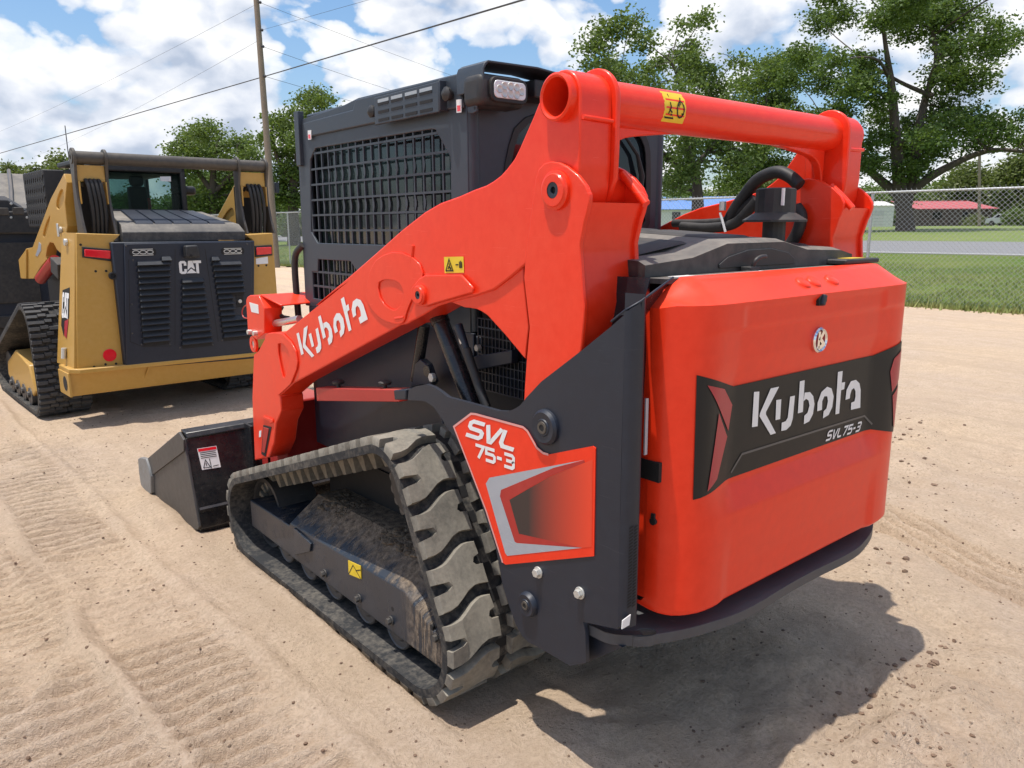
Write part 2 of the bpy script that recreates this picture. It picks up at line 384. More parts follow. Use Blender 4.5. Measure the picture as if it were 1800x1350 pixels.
def word_polys(txt, w, gap, asp):
    # word laid out in a box whose height is 1; asp = letter width
    x = 0; out = []
    for ch in txt:
        if ch == ' ': x += gap*1.5; continue
        ln, wd = GLY[ch]
        out += [[(x+p[0]*asp, p[1]) for p in q] for q in stroke_polys([[(a*1.0, b) for a, b in l] for l in [[(px*1.0, py) for px, py in l2] for l2 in ln]], w)]
        x += wd*asp + gap
    return out, x-gap
def word_mesh(txt, w, gap, asp, O, U, V, f):
    # O origin, U full width vector, V full height vector, in a plane's 2D coordinates; f maps (u, v) to 3D
    x = 0; mb = MB()
    lay = []
    for ch in txt:
        ln, wd = GLY[ch]
        lay.append((ln, x)); x += wd*asp + gap
    tot = x-gap
    for ln, x0 in lay:
        for q in stroke_polys([[(x0+px*asp, py) for px, py in l] for l in ln], w):
            pts = [(O[0]+U[0]*a/tot+V[0]*b, O[1]+U[1]*a/tot+V[1]*b) for a, b in q]
            mb.add([f(*p_) for p_ in pts], [(0, 1, 2, 3)])
    return mb
def polys_mesh(polys, f, sub=0):
    mb = MB()
    for q in polys:
        tris = tessellate_polygon([[Vector((a, b, 0)) for a, b in q]])
        mb.add([f(*p_) for p_ in q], [tuple(t_) for t_ in tris])
    return mb
def dense_poly(q, step):
    out = []
    for i in range(len(q)):
        a = Vector(q[i]); b = Vector(q[(i+1) % len(q)]); k = max(1, int((b-a).length/step))
        out += [tuple(a.lerp(b, j/k)) for j in range(k)]
    return out
def circle(c, r, n=24, sx=1.0):
    return [(c[0]+sx*r*math.cos(2*math.pi*i/n), c[1]+r*math.sin(2*math.pi*i/n)) for i in range(n)]
def smooth_poly(pts, it=2, closed=True):
    for _ in range(it):
        o = []; k = len(pts)
        for i in range(k if closed else k-1):
            a, b = pts[i], pts[(i+1) % k]
            o += [tuple(0.75*x+0.25*y for x, y in zip(a, b)), tuple(0.25*x+0.75*y for x, y in zip(a, b))]
        if not closed: o = [pts[0]] + o + [pts[-1]]
        pts = o
    return pts
def curve3(pts, n=12):
    # Catmull-Rom through 3D points
    P_ = [Vector(p_) for p_ in pts]; P_ = [P_[0]*2-P_[1]] + P_ + [P_[-1]*2-P_[-2]]; out = []
    for i in range(1, len(P_)-2):
        for j in range(n):
            t_ = j/n; a, b, c_, d = P_[i-1:i+3]
            out.append(0.5*((2*b)+(c_-a)*t_+(2*a-5*b+4*c_-d)*t_**2+(3*b-a-3*c_+d)*t_**3))
    out.append(P_[-2]); return out

# ------------------------------------------------------------------ the ground
def vnoise(x, y, seed):
    xi = np.floor(x).astype(np.int64); yi = np.floor(y).astype(np.int64); fx = x-xi; fy = y-yi
    fx = fx*fx*fx*(fx*(fx*6-15)+10); fy = fy*fy*fy*(fy*(fy*6-15)+10)
    def h(a, b):
        k = (a*374761393 + b*668265263 + seed*974634777) & 0xffffffff
        k = ((k ^ (k >> 13))*1274126177) & 0xffffffff
        return ((k ^ (k >> 16)) & 0xffff)/65535.0
    return (h(xi, yi)*(1-fx)+h(xi+1, yi)*fx)*(1-fy)+(h(xi, yi+1)*(1-fx)+h(xi+1, yi+1)*fx)*fy - 0.5
def fbm(x, y, s, oct_, seed, gain=0.5):
    v = 0; a = 1.0; t_ = 0
    for i in range(oct_):
        v = v + a*vnoise(x/s+17.3*i, y/s-9.1*i, seed+i); t_ += a; a *= gain; s *= 0.5
    return v/t_
def roadside(x, y): return x + 0.08*(y-10)                 # distance across the yard towards the road
def terrain(x, y):
    s = roadside(x, y)
    return np.clip(s-14, 0, 28)*0.03 + np.clip(s-42, 0, 40)*0.012
def sstep(a, b, v):
    t_ = np.clip((v-a)/(b-a), 0, 1); return t_*t_*(3-2*t_)
def sand_height(x, y):
    x = np.asarray(x, float); y = np.asarray(y, float)
    near = 1-sstep(9, 16, np.hypot(x, y-2))
    h = 0.06*fbm(x, y, 1.6, 3, 3) + 0.034*fbm(x, y, 0.33, 3, 11) + 0.015*fbm(x, y, 0.10, 3, 23)
    wx = x + 0.05*fbm(x, y, 0.7, 2, 31)
    wob = 1.2*fbm(x, y, 0.5, 2, 41)
    brk = 0.30+0.70*sstep(-0.18, 0.06, fbm(x, y, 0.55, 2, 43))       # prints break up here and there
    # track prints running along the machine on its left
    for (xc, hw, amp, per, sl) in ((-1.42, 0.20, 0.026, 0.088, 0.03), (-1.93, 0.24, 0.025, 0.098, 0.10), (-2.75, 0.25, 0.024, 0.095, 0.22), (-3.6, 0.25, 0.023, 0.096, 0.22)):
        d = wx - xc + sl*(y-2.0)
        win = 1-sstep(hw*0.82, hw, np.abs(d))
        h += win*(amp*brk*np.sin(2*np.pi*y/per + wob*2.2 + 3.0*np.abs(d)) - 0.012)
        h += 0.020*np.exp(-((np.abs(d)-hw-0.03)/0.032)**2)*(0.5+brk*0.5)
    # arc of a turn print further left
    cx, cy, rr = -3.55, 2.7, 1.75
    rad = np.hypot(x-cx, y-cy); ang = np.arctan2(y-cy, x-cx)
    win = (1-sstep(0.14, 0.18, np.abs(rad-rr)))*sstep(-1.2, -0.6, ang)*(1-sstep(0.6, 1.1, ang))
    h += win*(0.016*np.sin(ang*rr*2*np.pi/0.085+wob) - 0.01) + 0.014*np.exp(-((rad-rr-0.2)/0.05)**2)*sstep(-1.2, -0.6, ang)*(1-sstep(0.6, 1.1, ang))
    # behind and right of the machine: churned bank, wheel lanes sweeping away
    q = x*0.35 + (y+0.2)*0.94
    h += 0.030*np.sin((x-0.4*y)*2*np.pi/0.095+wob*2)*(1-sstep(0.16, 0.2, np.abs(x-0.4*y-1.75)))*sstep(-1.0, -0.2, y)*brk
    bank = np.exp(-((y-0.35-0.33*(x-1.2)+0.25*fbm(x, y, 0.6, 2, 61))/0.26)**2)*sstep(0.6, 1.2, x)*(1-sstep(4.5, 6.5, x))
    h += 0.045*bank*(0.7+1.1*fbm(x, y, 0.16, 3, 67))
    h += 0.050*np.exp(-(((x-0.15)/0.35)**2+((y+0.30)/0.16)**2))*(0.8+1.0*fbm(x, y, 0.12, 3, 71))
    h += 0.045*np.exp(-(((x+0.52)/0.16)**2+((y-0.36)/0.12)**2))*(0.8+1.2*fbm(x, y, 0.1, 3, 73))
    churn = np.exp(-(((x-0.2)/0.9)**2+((y+0.15)/0.35)**2))
    h += churn*(0.16*fbm(x, y, 0.34, 3, 101)+0.085*fbm(x, y, 0.12, 3, 103))
    h += 0.07*sstep(0.9, 1.8, x)*(1-sstep(4.5, 6, x))*fbm(x, y, 0.45, 4, 107)
    # the sand heaped by the bucket's edge and pressed flat under the tracks
    h += 0.05*np.exp(-(((x+1.02)/0.08)**2+((y-3.35)/0.45)**2))
    under = (1-sstep(0.42, 0.50, np.abs(np.abs(x)-0.635)*2))*sstep(0.55, 0.75, y)*(1-sstep(2.5, 2.75, y))
    h = h*(1-0.85*under) - 0.022*under
    h += 0.02*np.exp(-((x+0.90)/0.035)**2)*sstep(0.6, 0.9, y)*(1-sstep(2.4, 2.7, y))*(0.6+fbm(x, y, 0.12, 2, 77))
    # lanes driven parallel to the fence
    far = sstep(3.0, 5.0, x)*(1-sstep(12.4, 13.2, roadside(x, y)))
    u = roadside(x, y) + 0.3*fbm(x, y, 3.0, 2, 83)
    h += far*(0.03*np.sin(u*2*np.pi/1.15)*(0.6+fbm(x, y, 2.5, 2, 89)) + 0.012*np.sin(u*2*np.pi/0.31))
    # tread prints pressed into the sand in front of the second loader
    h += 0.010*np.sin(y*2*np.pi/0.085+wob*2)*(1-sstep(0.2, 0.24, np.abs(x+0.05*y+1.05)))*sstep(3.6, 3.9, y)*(1-sstep(6.0, 6.2, y))*brk
    return h*near + 0.05*(1-near)*fbm(x, y, 2.5, 3, 97) + terrain(x, y)
def graded(lo, hi, a, b, step, grow=1.16):
    v = list(np.arange(a, b+1e-6, step)); s = step
    w = v[-1]
    while w < hi: s *= grow; w += s; v.append(min(w, hi))
    s = step; w = a; pre = []
    while w > lo: s *= grow; w -= s; pre.append(max(w, lo))
    return np.array(pre[::-1]+v)
def height_sheet(name, xs, ys, hf, m, keep=None):
    X, Y = np.meshgrid(xs, ys); Zz = hf(X, Y); ny, nx = X.shape
    co = np.stack([X, Y, Zz], -1).reshape(-1, 3)
    i = np.arange(nx-1)[None, :]+nx*np.arange(ny-1)[:, None]
    f = np.stack([i, i+1, i+nx+1, i+nx], -1).reshape(-1, 4)
    if keep is not None:
        cx = co[f].mean(1); f = f[keep(cx[:, 0], cx[:, 1])]
    me = bpy.data.meshes.new(name); me.vertices.add(len(co)); me.vertices.foreach_set('co', co.ravel().astype(np.float32))
    me.loops.add(f.size); me.loops.foreach_set('vertex_index', f.ravel().astype(np.int32))
    me.polygons.add(len(f)); me.polygons.foreach_set('loop_start', np.arange(0, f.size, 4, dtype=np.int32))
    me.update(calc_edges=True); me.polygons.foreach_set('use_smooth', [True]*len(me.polygons)); me.materials.append(m)
    return link(name, me)
# sand
m, t, p = new_mat('sand'); c = obj_coord(t)
n1 = noise(t, c, 0.55, 5, 0.6); n2 = noise(t, c, 5.5, 8, 0.66); n3 = noise(t, c, 60, 6, 0.7); n4 = noise(t, c, 240, 3, 0.6)
col = mixc(t, ramp(t, n1, [(0.38, 0.0), (0.62, 1.0)]), (0.70, 0.535, 0.375), (0.64, 0.50, 0.38))
col = mixc(t, ramp(t, n2, [(0.42, 0.0), (0.72, 0.6)]), col, (0.54, 0.40, 0.275))
col = mixc(t, ramp(t, n3, [(0.34, 0.45), (0.56, 0.0)]), col, (0.30, 0.205, 0.14))
col = mixc(t, ramp(t, n4, [(0.60, 0.0), (0.75, 0.30)]), col, (0.74, 0.61, 0.46))
n5 = noise(t, c, 17, 6, 0.72, 0.4)
col = mixc(t, ramp(t, n5, [(0.34, 0.50), (0.52, 0.0)]), col, (0.50, 0.37, 0.255))
mp = t.nodes.new('ShaderNodeMapping'); t.links.new(c, mp.inputs['Vector']); mp.inputs['Scale'].default_value = (2.6, 0.16, 1); mp.inputs['Rotation'].default_value = (0, 0, 0.08)
lane = noise(t, mp.outputs[0], 1.0, 7, 0.68, 0.6)
mpb = t.nodes.new('ShaderNodeMapping'); t.links.new(c, mpb.inputs['Vector']); mpb.inputs['Scale'].default_value = (1.1, 0.30, 1); mpb.inputs['Rotation'].default_value = (0, 0, -0.5)
lane2 = noise(t, mpb.outputs[0], 1.6, 7, 0.7, 0.5)
col = mixc(t, ramp(t, lane, [(0.50, 0.0), (0.60, 0.42)]), col, (0.50, 0.37, 0.26))
col = mixc(t, ramp(t, lane2, [(0.54, 0.0), (0.66, 0.38)]), col, (0.50, 0.37, 0.275))
vor = t.nodes.new('ShaderNodeTexVoronoi'); vor.inputs['Scale'].default_value = 26; vor.inputs['Randomness'].default_value = 1.0
t.links.new(c, vor.inputs['Vector'])
speck = math_n(t, 'MULTIPLY', ramp(t, vor.outputs['Distance'], [(0.10, 1.0), (0.17, 0.0)]), ramp(t, noise(t, c, 3.0, 3), [(0.5, 0.0), (0.6, 1.0)]))
col = mixc(t, math_n(t, 'MULTIPLY', speck, 0.55), col, (0.18, 0.11, 0.072))
t.links.new(col, p.inputs['Base Color']); p.inputs['Roughness'].default_value = 0.95; p.inputs['Specular IOR Level'].default_value = 0.15
bump(t, p, math_n(t, 'ADD', math_n(t, 'ADD', math_n(t, 'MULTIPLY', n2, 1.0), math_n(t, 'MULTIPLY', n5, 0.45)), math_n(t, 'ADD', math_n(t, 'MULTIPLY', n3, 0.45), math_n(t, 'ADD', math_n(t, 'MULTIPLY', n4, 0.18), math_n(t, 'MULTIPLY', speck, 0.25)))), 1.0, 0.034)
sand = m
xs = graded(-900, 2200, -3.9, 3.6, 0.0145); ys = graded(-900, 2200, -1.1, 5.6, 0.0145)
ground = structure(height_sheet('ground', xs, ys, lambda X, Y: np.where(np.hypot(X, Y) < 25, sand_height(X, Y), terrain(X, Y)-0.02), sand))
# grass
m, t, p = new_mat('grass'); c = obj_coord(t)
n1 = noise(t, c, 0.35, 5, 0.6); n2 = noise(t, c, 4.0, 6, 0.65); n3 = noise(t, c, 40, 3, 0.6)
col = mixc(t, ramp(t, n1, [(0.36, 0.0), (0.66, 1.0)]), (0.105, 0.185, 0.022), (0.18, 0.225, 0.045))
col = mixc(t, ramp(t, n2, [(0.52, 0.0), (0.75, 0.7)]), col, (0.24, 0.20, 0.09))
col = mixc(t, ramp(t, n3, [(0.3, 0.45), (0.6, 0.0)]), col, (0.040, 0.065, 0.012))
t.links.new(col, p.inputs['Base Color']); p.inputs['Roughness'].default_value = 0.8; p.inputs['Specular IOR Level'].default_value = 0.2
bump(t, p, math_n(t, 'ADD', n2, math_n(t, 'MULTIPLY', n3, 0.6)), 1.0, 0.08)
grass = m
def strip(name, s0, s1, y0, y1, off, m, ns=6, ny=140, ragged=0.0):
    vs, fs = [], []
    for j in range(ny+1):
        y = y0 + (y1-y0)*(j/ny)**1.6 if y1 > 400 else y0+(y1-y0)*j/ny
        for i in range(ns+1):
            s = s0+(s1-s0)*i/ns
            if i == 0 and ragged: s += ragged*(fbm(np.array(0.0), np.array(y), 1.3, 3, 5)*2+fbm(np.array(0.0), np.array(y), 0.35, 2, 6))
            x = s-0.08*(y-10); vs.append((x, y, float(terrain(np.array(x), np.array(y)))+off))
    for j in range(ny):
        for i in range(ns): a = j*(ns+1)+i; fs.append((a, a+1, a+ns+2, a+ns+1))
    mb = MB(); mb.add(vs, fs); return structure(part(name, mb, m, recalc=False))
strip('grass_verge', 13.35, 29.0, -60, 260, 0.035, grass, 10, 640, 0.35)
m, t, p = new_mat('asphalt'); c = obj_coord(t); n3 = noise(t, c, 6, 6, 0.7)
t.links.new(mixc(t, n3, (0.16, 0.16, 0.165), (0.23, 0.23, 0.235)), p.inputs['Base Color']); p.inputs['Roughness'].default_value = 0.85
strip('road', 29.0, 38.6, -60, 260, 0.045, m, 4, 60)
strip('road_edge_line', 29.35, 29.52, -60, 260, 0.055, paint('road_paint', (0.75, 0.75, 0.73), 0.7, 0.2, updust=0.1), 1, 60)
m, t, p = new_mat('lawn'); c = obj_coord(t)
n1 = noise(t, c, 0.2, 5, 0.6); n2 = noise(t, c, 3.0, 5, 0.65)
col = mixc(t, ramp(t, n1, [(0.36, 0.0), (0.66, 1.0)]), (0.170, 0.240, 0.035), (0.24, 0.28, 0.06))
t.links.new(mixc(t, n2, col, (0.075, 0.110, 0.02)), p.inputs['Base Color']); p.inputs['Roughness'].default_value = 0.85
strip('lawn', 38.6, 420, -300, 1500, 0.035, m, 20, 60)
# grass blades and weeds along the edge of the verge and over it
def blades(name, n, s_lo, s_hi, y_lo, y_hi, hmin, hmax, m, seed, bias=1.0):
    rng = np.random.default_rng(seed)
    y = y_lo+(y_hi-y_lo)*rng.random(n)**1.7; s = s_lo+(s_hi-s_lo)*rng.random(n)**bias
    x = s-0.08*(y-10); z = terrain(x, y)+0.03
    keep = fbm(x, y, 0.8, 3, 9) > -0.16; x, y, z, s = x[keep], y[keep], z[keep], s[keep]; n = len(x)
    hh = hmin+(hmax-hmin)*rng.random(n); a = rng.random(n)*6.283; w = 0.010+0.012*rng.random(n)
    lx, ly = np.cos(a), np.sin(a); lean = hh*(0.2+0.6*rng.random(n)); b = rng.random(n)*6.283
    v = np.empty((n, 3, 3)); v[:, 0] = np.stack([x-lx*w, y-ly*w, z-0.03], -1); v[:, 1] = np.stack([x+lx*w, y+ly*w, z-0.03], -1)
    v[:, 2] = np.stack([x+np.cos(b)*lean, y+np.sin(b)*lean, z+hh], -1)
    me = bpy.data.meshes.new(name); me.vertices.add(3*n); me.vertices.foreach_set('co', v.ravel().astype(np.float32))
    me.loops.add(3*n); me.loops.foreach_set('vertex_index', np.arange(3*n, dtype=np.int32)); me.polygons.add(n)
    me.polygons.foreach_set('loop_start', np.arange(0, 3*n, 3, dtype=np.int32)); me.update(calc_edges=True); me.materials.append(m)
    o = link(name, me); o['kind'] = 'stuff'; return o
m, t, p = new_mat('grass_blade'); c = obj_coord(t); n1 = noise(t, c, 1.2, 4, 0.6); n2 = noise(t, c, 30, 1, 0.5)
t.links.new(mixc(t, n2, mixc(t, ramp(t, n1, [(0.4, 0.0), (0.65, 1.0)]), (0.13, 0.235, 0.025), (0.23, 0.28, 0.060)), (0.32, 0.29, 0.12)), p.inputs['Base Color']); p.inputs['Roughness'].default_value = 0.7
blade_m = m
tag(blades('grass', 150000, 13.2, 24, -6, 60, 0.02, 0.09, blade_m, 1, 1.5), 'short green and straw grass growing over the verge by the fence', 'grass')
tag(blades('weeds', 5000, 12.9, 14.0, -6, 60, 0.06, 0.22, blade_m, 2), 'taller weeds along the fence where sand meets the verge', 'weeds')

# clods and pebbles on the sand
rng = np.random.default_rng(12)
peb = MB()
ico = bmesh.new(); bmesh.ops.create_icosphere(ico, subdivisions=1, radius=1.0); iv = np.array([v.co[:] for v in ico.verts]); ifc = [tuple(v.index for v in f.verts) for f in ico.faces]; ico.free()
def clod(x, y, r, sink=0.35):
    z = float(sand_height(np.array(x), np.array(y)))
    j = iv*(1+0.55*(rng.random((len(iv), 1))-0.5))*np.array([r*(0.8+0.6*rng.random()), r*(0.8+0.6*rng.random()), r*(0.5+0.4*rng.random())])
    a = rng.random()*6.28; rot = np.array([[math.cos(a), -math.sin(a), 0], [math.sin(a), math.cos(a), 0], [0, 0, 1]])
    peb.add(j@rot.T+np.array([x, y, z+r*(0.55-sink)]), ifc)
for i in range(4600):
    x = rng.uniform(-3.6, 3.8); y = rng.uniform(-1.0, 6.5)
    if abs(x) < 0.85 and 0.6 < y < 2.8: continue
    clod(x, y, 0.0022+0.0050*rng.random()**4)
for i in range(260):
    x = rng.uniform(1.0, 4.5); y = 0.35+0.33*(x-1.2)+rng.normal(0, 0.15)
    clod(x, y, 0.002+0.014*rng.random()**6)
for i in range(220):
    x = rng.normal(0.15, 0.4); y = rng.normal(-0.28, 0.16)
    clod(x, y, 0.002+0.008*rng.random()**5)
for i in range(60):
    x = rng.normal(0.62, 0.18); y = rng.normal(-0.12, 0.05); clod(x, y, 0.003+0.012*rng.random()**4)
m, t, p = new_mat('clod'); c = obj_coord(t); t.links.new(mixc(t, noise(t, c, 14, 2), (0.085, 0.050, 0.034), (0.27, 0.18, 0.12)), p.inputs['Base Color']); p.inputs['Roughness'].default_value = 0.95
bump(t, p, noise(t, c, 200, 3), 0.6, 0.003)
tag(part('pebbles', peb, m, stuff=True, smooth=50, recalc=False), 'small brown clods and pebbles scattered over the sand', 'pebbles')

# ------------------------------------------------------------------ orange track loader
rl = thing('compact_track_loader', 'orange compact track loader with dark grey cab and a black bucket resting on the sand', 'track loader', (0, 1.4, 0))
def mirror(o, parent=None):
    # the same piece on the machine's right side, sharing its mesh, with its sub-parts
    c = o.copy(); COL.objects.link(c); c.scale = (-1, 1, 1); c.parent = parent or o.parent
    for ch in list(o.children):
        k = ch.copy(); COL.objects.link(k); k.parent = c
    return c
# -- rear door
def door_y(x, z):
    ax = abs(x); y = 0.0
    if ax > 0.47: y = 0.12*(1-math.sqrt(max(0, 1-min(1, (ax-0.47)/(0.15 if x < 0 else 0.195))**2)))
    def ss(a, b, v): return min(1, max(0, (v-a)/(b-a)))
    rx = 1-ss(0.385, 0.545, ax)                    # slanted flanks lead down to a recessed centre panel
    y += 0.032*rx*ss(0.83, 0.905, z)*(1-ss(1.19, 1.25, z))
    y += 0.016*rx*ss(1.19, 1.25, z)*(1-ss(1.328, 1.338, z))
    y += 0.007*(1-ss(0.375, 0.40, ax))*ss(1.328, 1.338, z)*(1-ss(1.385, 1.40, z))
    y += 0.008*(1-ss(0.40, 0.44, ax))*(1-ss(0.66, 0.80, z))
    return y
def door_top(x):
    ax = -x if x < 0 else x-0.045; return 1.468 if ax < 0.5 else 1.468-0.068*(ax-0.5)/0.12
def door_bot(x):
    ax = -x if x < 0 else x-0.045; return 0.566+(0.026*(1-math.sqrt(max(0, 1-((ax-0.585)/0.035)**2))) if ax > 0.585 else 0)
dx = [-0.62+0.15*(1-math.cos(i/9*math.pi/2)) for i in range(9)]; dxs = [-0.47-0.15*math.sin(math.pi/2*(1-i/9)) for i in range(9)] + list(np.linspace(-0.47, 0.47, 95)) + [0.47+0.195*math.sin(math.pi/2*(i/9)) for i in range(1, 10)]
mb = MB(); rows = []
NR = 120
for x in dxs:
    colv = []
    zb, zt = door_bot(x), door_top(x); zf = min(1.405, zt-0.004)
    y0 = door_y(x, zb)
    colv += [(x, y0+0.16 if y0 < 0.02 else 0.17, zb+0.004), (x, y0+0.03, zb), (x, y0+0.010, zb+0.004)]
    for k in range(NR+1):
        z = zb+0.016+(zf-zb-0.016)*k/NR; colv.append((x, door_y(x, z), z))
    ye = door_y(x, zf)
    for k in range(1, 6):
        t_ = k/5; colv.append((x, min(0.17, ye+0.10*t_), zf+(zt-zf)*t_))
    colv += [(x, max(0.135, min(0.18, ye+0.125)), zt+0.001), (x, max(0.137, min(0.185, ye+0.128)), zt-0.02)]
    rows.append(colv)
k = len(rows[0]); vs = [v for r_ in rows for v in r_]
fs = [(i*k+j, (i+1)*k+j, (i+1)*k+j+1, i*k+j+1) for i in range(len(rows)-1) for j in range(k-1)]
mb.add(vs, fs)
for sgn in (0, len(rows)-1):      # side returns
    r_ = rows[sgn]; n0 = len(mb.v)
    mb.add([(v[0]*0.999, v[1], v[2]) for v in r_[3:]] + [(v[0]*0.999, 0.19, v[2]) for v in r_[3:]], [(i, i+1, i+1+len(r_)-3, i+len(r_)-3) for i in range(len(r_)-4)])
door = part('rear_door', mb, orange_plastic, rl, smooth=40)
def drape(polys, f, step=0.03):
    mb = MB()
    for q in polys:
        b = dense_poly(q, step); n = len(b); us = [p_[0] for p_ in b]; vs_ = [p_[1] for p_ in b]
        def inside(u, v):
            c_ = False; j = n-1
            for i in range(n):
                if (b[i][1] > v) != (b[j][1] > v) and u < (b[j][0]-b[i][0])*(v-b[i][1])/(b[j][1]-b[i][1])+b[i][0]: c_ = not c_
                j = i
            return c_
        pts = list(b); u = min(us)+step/2
        while u < max(us):
            v = min(vs_)+step/2
            while v < max(vs_):
                if inside(u, v): pts.append((u, v))
                v += step
            u += step
        r_ = delaunay_2d_cdt([Vector(p_) for p_ in pts], [(i, (i+1) % n) for i in range(n)], [list(range(n))], 1, 1e-6)
        mb.add([f(p_.x, p_.y) for p_ in r_[0]], [tuple(t_) for t_ in r_[2]])
    return mb
def on_door(off): return lambda x, z: (x, door_y(x, z)-off, z)
dec = [(-0.5599,1.2317),(-0.3861,1.1776)] + [(0.3954,1.1748)] + [(0.5821,1.2139),(0.5776,0.8844)] + [(0.4162,0.9194),(-0.4089,0.9192),(-0.5559,0.9005)]
dpart = part('door_decal', drape([dec], on_door(0.0025), 0.02), decal_black, door)
DW = {'Kbar': [(-0.2907,1.1491),(-0.2647,1.1466),(-0.2627,1.0466),(-0.2910,1.0486)], 'Kchev': [(-0.2077,1.1476),(-0.1650,1.1467),(-0.2250,1.0818),(-0.2243,1.0746),(-0.1662,1.0094),(-0.1937,1.0092),(-0.2564,1.0745),(-0.2551,1.0825)], 'ubar': [(-0.1754,1.1088),(-0.1492,1.1074),(-0.1482,1.0482),(-0.1723,1.0492)], 'uhook': [(-0.1020,1.1081),(-0.0763,1.1078),(-0.0793,1.0389),(-0.0885,1.0187),(-0.1107,1.0095),(-0.1377,1.0108),(-0.1384,1.0358),(-0.1178,1.0367),(-0.1074,1.0457)], 'bbar': [(-0.0539,1.1477),(-0.0275,1.1473),(-0.0249,1.0498),(-0.0530,1.0499)], 'bbowl': [(-0.0223,1.1087),(0.0080,1.1065),(0.0293,1.0902),(0.0397,1.0641),(0.0348,1.0335),(0.0167,1.0140),(-0.0140,1.0103),(-0.0150,1.0363),(0.0028,1.0431),(0.0106,1.0641),(0.0034,1.0807),(-0.0115,1.0882),(-0.0253,1.0829)], 'o': [(0.0593,1.0386),(0.0579,1.0658),(0.0763,1.0968),(0.1088,1.1089),(0.1364,1.0996),(0.1539,1.0719),(0.1504,1.0379),(0.1317,1.0155),(0.0977,1.0096),(0.0987,1.0323),(0.1150,1.0389),(0.1204,1.0609),(0.1135,1.0779),(0.0958,1.0804),(0.0851,1.0662),(0.0874,1.0386)], 'tbar': [(0.1687,1.1478),(0.1984,1.1473),(0.1980,1.0094),(0.1744,1.0100)], 'ttick': [(0.1991,1.1094),(0.2202,1.1089),(0.2175,1.0860),(0.1986,1.0849)], 'a': [(0.2320,1.0488),(0.2340,1.0814),(0.2577,1.1062),(0.2906,1.1066),(0.3172,1.0911),(0.3291,1.0680),(0.3371,1.0064),(0.3048,1.0081),(0.2741,1.0091),(0.2719,1.0333),(0.2935,1.0348),(0.2974,1.0510),(0.2944,1.0681),(0.2828,1.0807),(0.2674,1.0767),(0.2606,1.0611),(0.2598,1.0494)]}
part('lettering', drape(list(DW.values()), on_door(0.0045), 0.02), decal_white, door)
sv = [(0.1292,0.9332),(0.3441,0.9280),(0.1411,0.9596)]
part('lettering', word_mesh('SVL75-3', 0.24, 0.34, 0.95, sv[0], (sv[1][0]-sv[0][0], sv[1][1]-sv[0][1]), (sv[2][0]-sv[0][0], sv[2][1]-sv[0][1]), on_door(0.0045)), decal_white, door)
part('pinstripe', drape(stroke_polys([[(-0.3789,0.9351),(-0.3310,0.9787),(0.3726,0.9729),(0.4194,0.9373)]], 0.0065), on_door(0.0042), 0.02), decal_grey, door)
for q in ([(-0.5306,1.2031),(-0.4465,1.1809),(-0.3927,1.1284),(-0.4095,1.0600)], [(-0.4735,1.1216),(-0.4147,1.0451),(-0.4655,0.9397),(-0.5117,0.9163)], [(0.5685,1.1851),(0.5033,1.1547),(0.4875,1.1118),(0.5100,1.0385),(0.5666,1.0766)], [(0.5714,1.0632),(0.5157,1.0250),(0.5450,0.9125),(0.5706,0.9029)]):
    part('reflector', drape([q], on_door(0.0045), 0.02), decal_red, door)
part('print_edge', drape(stroke_polys([dec+dec[:1]], 0.005), on_door(0.0032), 0.02), decal_pink, door) if False else None
em = [(0.0106,1.2662)][0]
def ring(cx, cz, y, r, w, axis=(0, -1, 0)):
    return MB().lathe((cx, y, cz), axis, [(r-w, -0.004), (r-w, 0.004), (r-w*0.5, 0.009), (r, 0.004), (r, -0.004)], 36)
ey = min(door_y(em[0]+a, em[1]+b) for a in (-0.04, 0, 0.04) for b in (-0.04, 0, 0.04))
emb = part('emblem', ring(em[0], em[1], ey-0.003, 0.038, 0.009), chrome, door)
mb = MB().cyl((em[0], ey+0.004, em[1]), (em[0], ey-0.003, em[1]), 0.032, n=32)
part('emblem_disc', mb, deep_red, door)
mb = MB()
for q in stroke_polys([[(-0.013, -0.024), (-0.009, 0.026)], [(0.015, 0.024), (-0.004, 0.004), (0.018, -0.014), (-0.010, -0.024)]], 0.012):
    mb.plate('y', ey-0.010, ey-0.002, [(a+em[0], b+em[1]) for a, b in q])
part('emblem_letter', mb, chrome, door)
lk = [(-0.0326,1.3880),(-0.0180,1.4007),(0.0122,1.3980),(0.0130,1.3817),(-0.0052,1.3692),(-0.0318,1.3710)]
part('latch_opening', MB().plate('y', -0.0015, 0.03, lk), dark_void, door)
lc = lk[4]; part('latch_lever', MB().box((sum(a for a, b in lk)/6, -0.004, sum(b for a, b in lk)/6+0.002), (0.014, 0.012, 0.030), (0, 0.3, 0)), charcoal, door, bev=0.002)
for c_ in [(-0.0434,1.4384),(0.0156,1.4485),(0.1197,1.4375)]:
    part('button', MB().lathe((c_[0], 0.045, 1.436), (0, -0.53, 0.85), [(0.0, 0.0045), (0.018, 0.0042), (0.023, 0.0025), (0.025, -0.006)], 20), orange_plastic, door, smooth=60)
kh = [(0.0970,0.8346)][0]
part('keyhole', MB().cyl((-0.6225, kh[0], kh[1]), (-0.60, kh[0], kh[1]), 0.010, n=14).bx(-0.6228, -0.60, kh[0]-0.005, kh[0]+0.005, kh[1], kh[1]+0.022), dark_void, door)
gh = [(0.1249,0.9990),(0.0838,0.9459)]
part('hinge_recess', MB().bx(-0.6235, -0.60, gh[1][0]-0.004, 0.22, gh[1][1], gh[0][1]), dark_void, door)
part('top_label', MB().bx(-0.50, -0.10, 0.138, 0.172, 1.4665, 1.4685), decal_white, door)
part('top_label', MB().bx(-0.42, -0.12, 0.144, 0.166, 1.4685, 1.4692), decal_grey, door)

